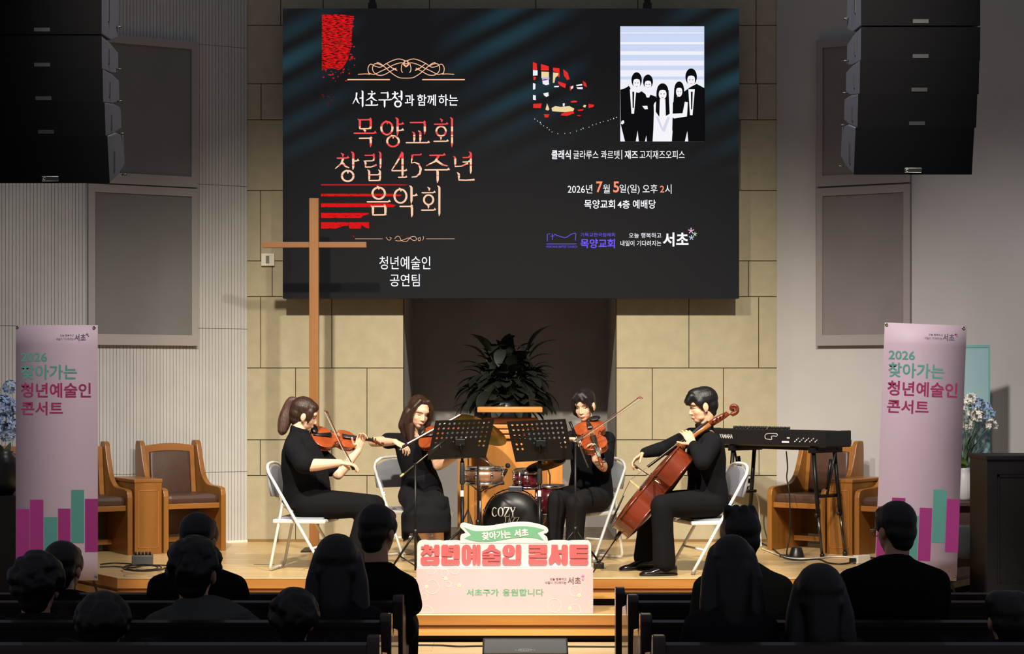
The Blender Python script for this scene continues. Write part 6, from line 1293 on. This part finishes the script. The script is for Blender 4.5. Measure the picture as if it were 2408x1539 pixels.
mb = MB(); torso(mb, TS[1:6], lat, .010); limb(mb, [P(973, 1036, 15.03), sR], [.05, .058]); limb(mb, [P(976, 1036, 15.03), sL], [.05, .058]); limb(mb, [sR, sR.lerp(eR, .38)], [.058, .064]); limb(mb, [sL, sL.lerp(eL, .42)], [.058, .062]); skin_obj(mb, 'top', .007, 7, [SHB2], t)
mb = MB(); torso(mb, TS[:3], lat, .014)
for i in (0, 1): limb(mb, [hips[i], kn[i]], [.108, .085])
kc = (kn[0] + kn[1]) / 2; bt = P(1003, 1252, 14.70); mb.loft([(kc + V((0, .05, .06)), lat * .17, fw * .09), (kc + V((0, 0, -.06)), lat * .19, fw * .11), (kc.lerp(bt, .6), lat * .185, fw * .12), (bt, lat * .195, fw * .13)], 24); limb(mb, [P(958, 1215, 14.72), P(953, 1262, 14.72)], [.05, .03]); limb(mb, [P(1046, 1215, 14.78), P(1050, 1266, 14.80)], [.05, .034])
sk = skin_obj(mb, 'skirt', .008, 6, [SKT], t)
for i in (0, 1): shoe(t, (an[i].x - .03, an[i].y + .07, 0), (an[i].x + .06, an[i].y - .15, 0), w=.038, h=.06)
mb = MB(); b = lambda c, r: mb.ball(c, r, H, 0, 18); b((-.026, 0, .048), (.094, .084, .086)); b((.006, .0, .092), (.055, .064, .030)); b((-.05, 0, -.02), (.065, .080, .09))
for s in (-1, 1):
    limb(mb, [H @ V((.040, s * .035, .104)), H @ V((.046, s * .074, .050)), H @ V((.030, s * .085, -.02)), H @ V((.012, s * .086, -.09)), H @ V((.012, s * .074, -.15))], [.018, .019, .024, .031, .024])
limb(mb, [H @ V((-.04, -.05, -.02)), H @ V((-.03, -.07, -.12)), H @ V((.0, -.07, -.19))], [.06, .058, .028]); limb(mb, [H @ V((-.04, .04, -.02)), H @ V((-.05, .05, -.13))], [.06, .04]); limb(mb, [H @ V((.02, -.06, -.10)), H @ V((.055, -.045, -.20)), H @ V((.07, -.02, -.265))], [.034, .03, .012])
skin_obj(mb, 'hair', .006, 6, [HB], t)

# ---------------------------------------------------------------- viola player
c0 = P(1385, 1300, 14.95); t = thing('person', 'dark haired woman in black shirt and trousers seated playing viola behind right stand', 'person', (c0.x, 14.95, 0), 0, 'string quartet players', world=True)
fw = V((-.42, -.91, 0)); lat = V((.91, -.42, 0)); H = head_frame(P(1374, 955, 14.88), (-.36, -.88, -.24), .06)
TS = [(P(1388, 1172, 15.0), .17, .14), (P(1389, 1148, 15.0), .165, .13), (P(1390, 1110, 14.99), .145, .12), (P(1390, 1070, 14.97), .155, .12), (P(1388, 1038, 14.95), .158, .105), (P(1386, 1022, 14.95), .115, .07), (P(1383, 1008, 14.94), .05, .05)]
sR, eR, wR = P(1345, 1032, 14.93), P(1314, 1072, 14.78), P(1332, 1034, 14.56); sL, eL, wL = P(1428, 1034, 14.90), P(1420, 1098, 14.76), P(1400, 1082, 14.56)
hips = (P(1364, 1170, 15.0), P(1408, 1172, 14.96)); kn = (P(1312, 1176, 14.68), P(1356, 1184, 14.52)); an = (P(1298, 1304, 14.78), P(1350, 1304, 14.66))
mb = MB(); under(mb, TS, lat, hips, kn, an); head_pieces(mb, H); mb.cone(P(1383, 1012, 14.94), H @ V((-.018, 0, -.07)), .046, .045)
limb(mb, [sR, eR], [.042, .038]); limb(mb, [eR, eR.lerp(wR, .3), wR], [.038, .036, .024]); limb(mb, [sL, eL, eL.lerp(wL, .3), wL], [.042, .040, .039, .026])
hand(mb, wR, (.62, -.62, .05), (.1, -.1, -.98), -1, (.5, .55, .6, .55), (.5, .5)); hand(mb, wL, (-.12, -.05, .99), (-.45, -.55, -.2), 1, (.62, .7, .75, .8), (.3, .2))
body = skin_obj(mb, 'body', .0042, 4, [SKIN], t); face_marks(body, H, t, lid=.3)
mb = MB(); torso(mb, TS[:6], lat, .012); limb(mb, [P(1385, 1028, 14.95), sR], [.052, .064]); limb(mb, [P(1388, 1028, 14.95), sL], [.052, .064]); limb(mb, [sR, eR, eR.lerp(wR, .5)], [.064, .062, .052]); limb(mb, [sL, sL.lerp(eL, .86)], [.064, .072]); mb.loft([(P(1385, 1020, 14.95), lat * .06, fw * .06), (P(1382, 1000, 14.93), lat * .058, fw * .060)], 16); skin_obj(mb, 'shirt', .008, 8, [SHB], t)
mb = MB(); torso(mb, TS[:2], lat, .010)
for i in (0, 1): limb(mb, [hips[i], hips[i].lerp(kn[i], .5), kn[i]], [.105, .098, .080]); limb(mb, [kn[i], kn[i].lerp(an[i], .5), an[i]], [.080, .070, .074])
skin_obj(mb, 'trousers', .009, 9, [TRG], t)
for i in (0, 1): shoe(t, (an[i].x + .03, an[i].y + .07, 0), (an[i].x - .08, an[i].y - .17, 0), w=.042)
mb = MB(); b = lambda c, r: mb.ball(c, r, H, 0, 18); b((-.020, 0, .048), (.098, .084, .088)); b((.032, 0, .082), (.055, .068, .040)); b((-.05, 0, -.01), (.06, .076, .075)); b((-.085, .0, -.03), (.035, .04, .04))
for s in (-1, 1): limb(mb, [H @ V((.060, s * .020, .105)), H @ V((.072, s * .050, .075)), H @ V((.066, s * .068, .02)), H @ V((.048, s * .073, -.05))], [.022, .022, .016, .006])
limb(mb, [H @ V((.07, 0, .10)), H @ V((.088, -.02, .06)), H @ V((.092, -.03, .035))], [.022, .014, .004]); limb(mb, [H @ V((.07, 0, .10)), H @ V((.088, .025, .062)), H @ V((.090, .04, .035))], [.022, .014, .004]); limb(mb, [H @ V((.02, -.075, .03)), H @ V((.0, -.078, -.05)), H @ V((-.02, -.06, -.09))], [.022, .024, .012])
skin_obj(mb, 'hair', .006, 5, [HD], t)

# ---------------------------------------------------------------- cellist, in profile on the right
c0 = P(1655, 1300, 14.07); t = thing('person', 'young man in black long sleeves seated in profile playing the cello', 'person', (c0.x, 14.07, 0), 0, 'string quartet players', world=True)
fw = V((-.975, -.20, 0)); lat = V((.20, -.975, 0)); H = head_frame(P(1652, 956, 14.05), (-.98, -.10, -.20), .03)
TS = [(P(1664, 1186, 14.08), .165, .135), (P(1664, 1160, 14.08), .165, .135), (P(1662, 1122, 14.08), .150, .120), (P(1660, 1080, 14.07), .170, .130), (P(1660, 1044, 14.07), .178, .112), (P(1659, 1022, 14.07), .125, .075), (P(1658, 1006, 14.07), .058, .056)]
sL, eL, wL = P(1676, 1042, 13.87), P(1652, 1086, 13.74), P(1630, 1046, 13.84); sR, eR, wR = P(1626, 1028, 14.27), P(1566, 1054, 14.46), P(1514, 1066, 14.36)
hips = (P(1672, 1184, 13.98), P(1662, 1184, 14.18)); kn = (P(1556, 1190, 13.75), P(1530, 1184, 14.34)); an = (P(1562, 1322, 13.78), P(1516, 1312, 14.24))
mb = MB(); under(mb, TS, lat, hips, kn, an); head_pieces(mb, H, female=False); mb.cone(P(1658, 1010, 14.07), H @ V((-.018, 0, -.07)), .056, .054)
limb(mb, [sL, eL, wL], [.045, .040, .027]); limb(mb, [sR, eR, wR], [.045, .040, .027])
hand(mb, wL, (-.42, .34, .84), (-.30, .93, -.1), 1, (.5, .6, .65, .7), (.4, .6), 1.02); hand(mb, wR, (-.80, -.12, -.58), (.05, -.25, -.95), 1, (.5, .55, .6, .6), (.5, .5), 1.02)
body = skin_obj(mb, 'body', .0042, 4, [SKINB], t); face_marks(body, H, t, 1.03, lid=.3, brow=HBK, lip=mat('lip_dark', (176, 100, 86), .45), mouth=.95)
mb = MB(); torso(mb, TS[:6], lat, .012); limb(mb, [P(1659, 1030, 14.07), sL], [.058, .070]); limb(mb, [P(1657, 1030, 14.07), sR], [.058, .070]); limb(mb, [sL, eL, eL.lerp(wL, .5), eL.lerp(wL, .92)], [.070, .062, .052, .040]); limb(mb, [sR, eR, eR.lerp(wR, .5), eR.lerp(wR, .94)], [.070, .058, .050, .040]); mb.loft([(P(1659, 1018, 14.07), lat * .066, fw * .066), (P(1655, 996, 14.06), lat * .066, fw * .068)], 16); skin_obj(mb, 'sweater', .008, 8, [SHB2], t)
mb = MB(); torso(mb, TS[:2], lat, .010)
for i in (0, 1): limb(mb, [hips[i], hips[i].lerp(kn[i], .5), kn[i]], [.108, .098, .080]); limb(mb, [kn[i], kn[i].lerp(an[i], .5), an[i]], [.080, .076, .082])
skin_obj(mb, 'trousers', .009, 9, [TRB], t)
shoe(t, P(1590, 1351, 13.80) * 1.0 - V((0, 0, P(1590, 1351, 13.80).z)), V((X(1505, 13.76), 13.74, 0)), w=.046, h=.085); shoe(t, V((X(1540, 14.2), 14.22, 0)), V((X(1458, 14.15), 14.15, 0)), w=.046, h=.085)
mb = MB(); b = lambda c, r: mb.ball(c, r, H, 0, 18); b((-.020, 0, .050), (.106, .088, .092)); b((.050, 0, .070), (.058, .070, .046)); b((-.055, 0, .0), (.062, .076, .065)); b((-.058, 0, -.045), (.036, .056, .045)); b((.020, 0, .105), (.07, .06, .035))
for s in (-1, 1): b((.020, s * .072, .030), (.034, .016, .040)); b((.020, s * .074, -.005), (.012, .008, .020))
for yy in (-.045, -.022, 0, .022, .045): limb(mb, [H @ V((.070, yy, .085)), H @ V((.100, yy * .95, .055)), H @ V((.100, yy * .95, .028))], [.026, .018, .007])
hr = skin_obj(mb, 'hair', .006, 4, [HBK], t)
# ================================================================ PEWS AND AUDIENCE
PEW = wood('mahogany_pew', (44, 24, 22), (32, 17, 16), 'X', .35, coat=.35); PEWE = wood('mahogany_end', (52, 30, 26), (38, 20, 18), 'Z', .35, coat=.35); PZ = -.375
def pew(label, d, ztop, sg, inner, seat=True, outer=3.7):
    """sg -1 left of the aisle, +1 right; the back stands at distance d, people sit beyond it"""
    t = thing('pew' if seat else 'pew_screen', label, 'pew', (sg * (inner + outer) / 2, d, PZ), 0, 'dark church pews', world=True)
    a, b = sorted((sg * (inner + .05), sg * outer)); zt = ztop
    MB().bb((a, d - .012, PZ + .12), (b, d + .012, zt - .02)).build('back_panel', PEW, t)
    mb = MB(); mb.prism([(-.03, 0), (.028, 0), (.028, .018), (.0, .03), (-.03, .022)], b - a, frame((a, d, zt - .03), (0, 1, 0), (0, 0, 1), (1, 0, 0)), bev=.003); mb.build('top_rail', PEW, t)
    MB().bb((a, d - .022, PZ + .42), (b, d - .012, PZ + .47)).build('hymnal_rail', PEW, t)
    if seat: MB().bb((a, d + .02, PZ + .385), (b, d + .44, PZ + .42), bev=.008).build('seat', PEW, t)
    x = sg * inner; zt2 = zt + .028
    prof = [(-.055, PZ), (-.055, zt2 - .05)] + [(-.025 + -.03 * math.cos(q), zt2 - .03 + .03 * math.sin(q)) for q in [i * .314 for i in range(6)]] + [(.02, zt2), (.045, zt2 - .03), (.05, zt2 - .12)]
    prof += ([(.14, PZ + .66), (.42, PZ + .62), (.46, PZ + .56), (.46, PZ)] if seat else [(.05, PZ)])
    mb = MB(); mb.prism([(p - .0, q) for p, q in prof], .05, frame((x if sg > 0 else x - .05, d, 0), (0, 1, 0), (0, 0, 1), (1, 0, 0)), bev=.006); mb.build('end_panel', PEWE, t)
    return t
names = ['frontmost dark pew screen', 'dark wooden pew second from the stage', 'dark wooden pew third from the stage', 'dark wooden pew nearest the camera']
for k, (d, z, s) in enumerate(((10.4, .242, False), (9.3, .322, True), (8.4, .338, True), (7.65, .342, True))):
    pew(names[k] + ', left of the aisle', d, z, -1, .512, s); pew(names[k] + ', right of the aisle', d, z, 1, .545, s)
CK = cloth_mat('black_jacket', (14, 14, 16), 9, .5); CG = cloth_mat('dark_grey_shirt', (86, 86, 84), 9, .5); CN = cloth_mat('dark_blouse', (30, 28, 34), 9, .5); CO = cloth_mat('olive_jacket', (60, 60, 48), 9, .5)
SKA = mat('audience_skin', (200, 150, 120), .5)
def spectator(label, px, ytop, d, w, sh, style, cm, yaw=0.0, lean=0.0, hairm=None):
    hairm = hairm or HBK; zt = Z(ytop, d); k = max(.86, min(1.16, w * d / F / .176)); cx = X(px, d); x0, x1 = X(sh[0], d), X(sh[1], d); cs = (x0 + x1) / 2 * .55 + cx * .45; hw = (x1 - x0) / 2
    t = thing('person', label, 'person', (cx, d, PZ), 0, 'seated audience', world=True)
    H = head_frame((cx, d + .03, zt - .135 * k), (math.sin(yaw), math.cos(yaw), -.06)) @ Matrix.Scale(k, 4)
    zs = min(zt - .30 * k, Z(sh[2], d) - .04 if len(sh) > 2 else 9); zb = .125; lat = V((-1, 0, 0)); L = zs - zb
    TS = [((cs, d + .05, zb), hw * .82, .13), ((cs, d + .03, zb + L * .35), hw * .80, .125), ((cs, d + .0, zb + L * .7), hw * .90, .13), ((cs, d + .0, zb + L * .92), hw * .92, .105), ((cs * .5 + cx * .5, d + .0, zs + .03), hw * .60, .075), ((cx, d + .01, zs + .075), .06 * k, .06 * k)]
    mb = MB(); torso(mb, [(c, a * .86, b * .86) for c, a, b in TS], lat); head_pieces(mb, H, ears=style != 'long'); mb.cone((cx, d + .0, zs + .03), H @ V((-.02, 0, -.06)), .055 * k, .055 * k)
    S = {}
    for s in (-1, 1):
        a = V((cs + s * (hw - .045), d, zs - .035)); e = V((cs + s * (hw - .02), d + .05, zb + .14)); f = V((cs + s * .10, d + .27, zb + .10)); S[s] = (a, e, f); limb(mb, [a, e, f], [.042, .036, .025]); hand(mb, f, (-s * .5, .85, -.1), (0, 0, -1), -s, (.3, .3, .3, .3))
        h = V((cs + s * .09, d + .06, zb + .02)); kn_ = V((cs + s * .11, d + .39, zb + .01)); an_ = V((cs + s * .11, d + .37, PZ + .09)); limb(mb, [h, kn_, an_], [.075, .055, .038]); mb.cone(an_ + V((0, -.03, -.04)), an_ + V((0, .15, -.055)), .038, .03); S[s] += (h, kn_, an_)
    skin_obj(mb, 'body', .009, 3, [SKA], t)
    mb = MB(); torso(mb, [(c, a + .012, b + .014) for c, a, b in TS], lat)
    for s in (-1, 1): a, e, f = S[s][:3]; limb(mb, [(cx + s * .05, d, zs + .02), a], [.055, .062]); limb(mb, [a, e, e.lerp(f, .8)], [.062, .055, .042])
    if style != 'long': mb.loft([((cx, d, zs + .03), (.085, 0, 0), (0, .08, 0)), ((cx, d + .005, zs + .085), (.068 * k, 0, 0), (0, .066 * k, -.012))], 16)
    skin_obj(mb, 'jacket' if cm in (CK, CO) else 'shirt', .012, 6, [cm], t)
    mb = MB()
    for s in (-1, 1): h, kn_, an_ = S[s][3:]; limb(mb, [h, kn_, an_], [.095, .07, .06])
    skin_obj(mb, 'trousers', .016, 5, [TRB], t)
    mb = MB(); b = lambda c, r: mb.ball(c, r, H, 0, 16); b((-.020, 0, .048), (.100, .086, .088)); b((.045, 0, .075), (.052, .066, .040)); b((-.05, 0, -.005), (.06, .078, .07)); b((-.055, 0, -.05), (.042, .058, .05))
    for s in (-1, 1): b((.015, s * .07, .03), (.035, .016, .045))
    if style == 'long':
        for s in (-1, 1): limb(mb, [H @ V((.0, s * .055, .05)), H @ V((-.015, s * .078, -.05)), H @ V((-.03, s * .085, -.17)), H @ V((-.045, s * .078, -.29))], [.045, .05, .052, .04])
        limb(mb, [H @ V((-.05, 0, .0)), H @ V((-.07, 0, -.14)), H @ V((-.08, 0, -.30))], [.075, .07, .05])
    if style == 'perm':
        rp = random.Random(int(px))
        for i in range(110): a, e = rp.uniform(0, 6.28), rp.uniform(-.5, 1.5); b((-.02 + .098 * math.cos(a) * math.cos(e), .090 * math.sin(a) * math.cos(e), .035 + .092 * math.sin(e)), (.024, .024, .024))
    if style == 'tuft':
        for i, (yy, xx) in enumerate(((-.04, -.02), (.01, .0), (.045, -.03), (-.01, -.05))): limb(mb, [H @ V((xx, yy, .10)), H @ V((xx - .02, yy * 1.2 + .01, .128))], [.040, .024])
    if style == 'part':
        for s in (-1, 1): b((-.01, s * .045, .085), (.075, .050, .050))
    if style == 'bun': b((-.10, 0, .03), (.05, .055, .05))
    skin_obj(mb, 'hair', .009, 3 if style in ('perm', 'tuft') else 5, [hairm], t); return t, H
spectator('audience member with a rounded head, in front of the left banner bars', 146, 1272, 9.55, 92, (72, 226, 1380), 'short', CK, .2)
spectator('audience member with full hair at the lower left, partly over the head before', 84, 1303, 8.68, 108, (-20, 200, 1440), 'perm', CN)
spectator('audience member with swept up hair and black jacket before the left clergy chairs', 466, 1205, 9.55, 90, (352, 573, 1345), 'short', CK, .25)
spectator('audience member in a grey shirt with wide permed hair, left of the aisle', 455, 1268, 8.68, 112, (360, 612, 1400), 'perm', CG)
spectator('audience member in black at the left aisle, before the knees of the ponytailed violinist', 888, 1185, 9.55, 90, (806, 979, 1345), 'short', CK, .45)
spectator('audience member with long straight hair left of the aisle, under the ponytailed violinist', 792, 1256, 8.68, 112, (690, 900, 1420), 'long', CN)
spectator('low dark audience member left of the aisle, beside the long haired listener', 690, 1390, 7.92, 98, (600, 800, 1490), 'perm', CK)
spectator('low dark audience member with a broad head below the left banner', 240, 1399, 7.92, 108, (130, 350, 1500), 'perm', CN)
spectator('audience member with tousled hair and grey jacket below the cellist chair', 1743, 1196, 8.68, 97, (1640, 1862, 1345), 'tuft', CO, -.1)
spectator('audience member with dark hair tied low, in front of the tousled one', 1722, 1258, 7.92, 100, (1612, 1818, 1430), 'long', CN)
spectator('audience member with long centre parted hair, right of the aisle below the keyboard', 1929, 1325, 7.92, 118, (1838, 2032, 1480), 'long', CN) 
gl, H = spectator('man with glasses and short hair in a dark jacket before the right banner', 2107, 1178, 8.68, 92, (1972, 2222, 1330), 'short', CK, -.45)
mb = MB(); mb.tube([H @ V((-.01, .079, .002)), H @ V((.085, .072, .004)), H @ V((.088, .055, .006))], .0022, 6); mb.tube([H @ (V((.090, .036, -.008)) + V((0, .022 * math.cos(q), .019 * math.sin(q)))) for q in [i * .5236 for i in range(12)]], .002, 6, closed=True); mb.tube([H @ (V((.090, -.036, -.008)) + V((0, .022 * math.cos(q), .019 * math.sin(q)))) for q in [i * .5236 for i in range(12)]], .002, 6, closed=True); mb.tube([H @ V((.092, .014, -.005)), H @ V((.092, -.014, -.005))], .002, 6); mb.build('glasses', mat('spectacle_metal', (200, 196, 186), .25, metal=.9), gl)
spectator('dark audience member at the lower right corner before the dark cabinet', 2372, 1390, 7.92, 96, (2260, 2480, 1490), 'part', CK)

# leftover helper properties are not part of the scene
for o in SC.objects:
    for k in ('_w', '_o'):
        if k in o: del o[k]
bpy.context.view_layer.update()
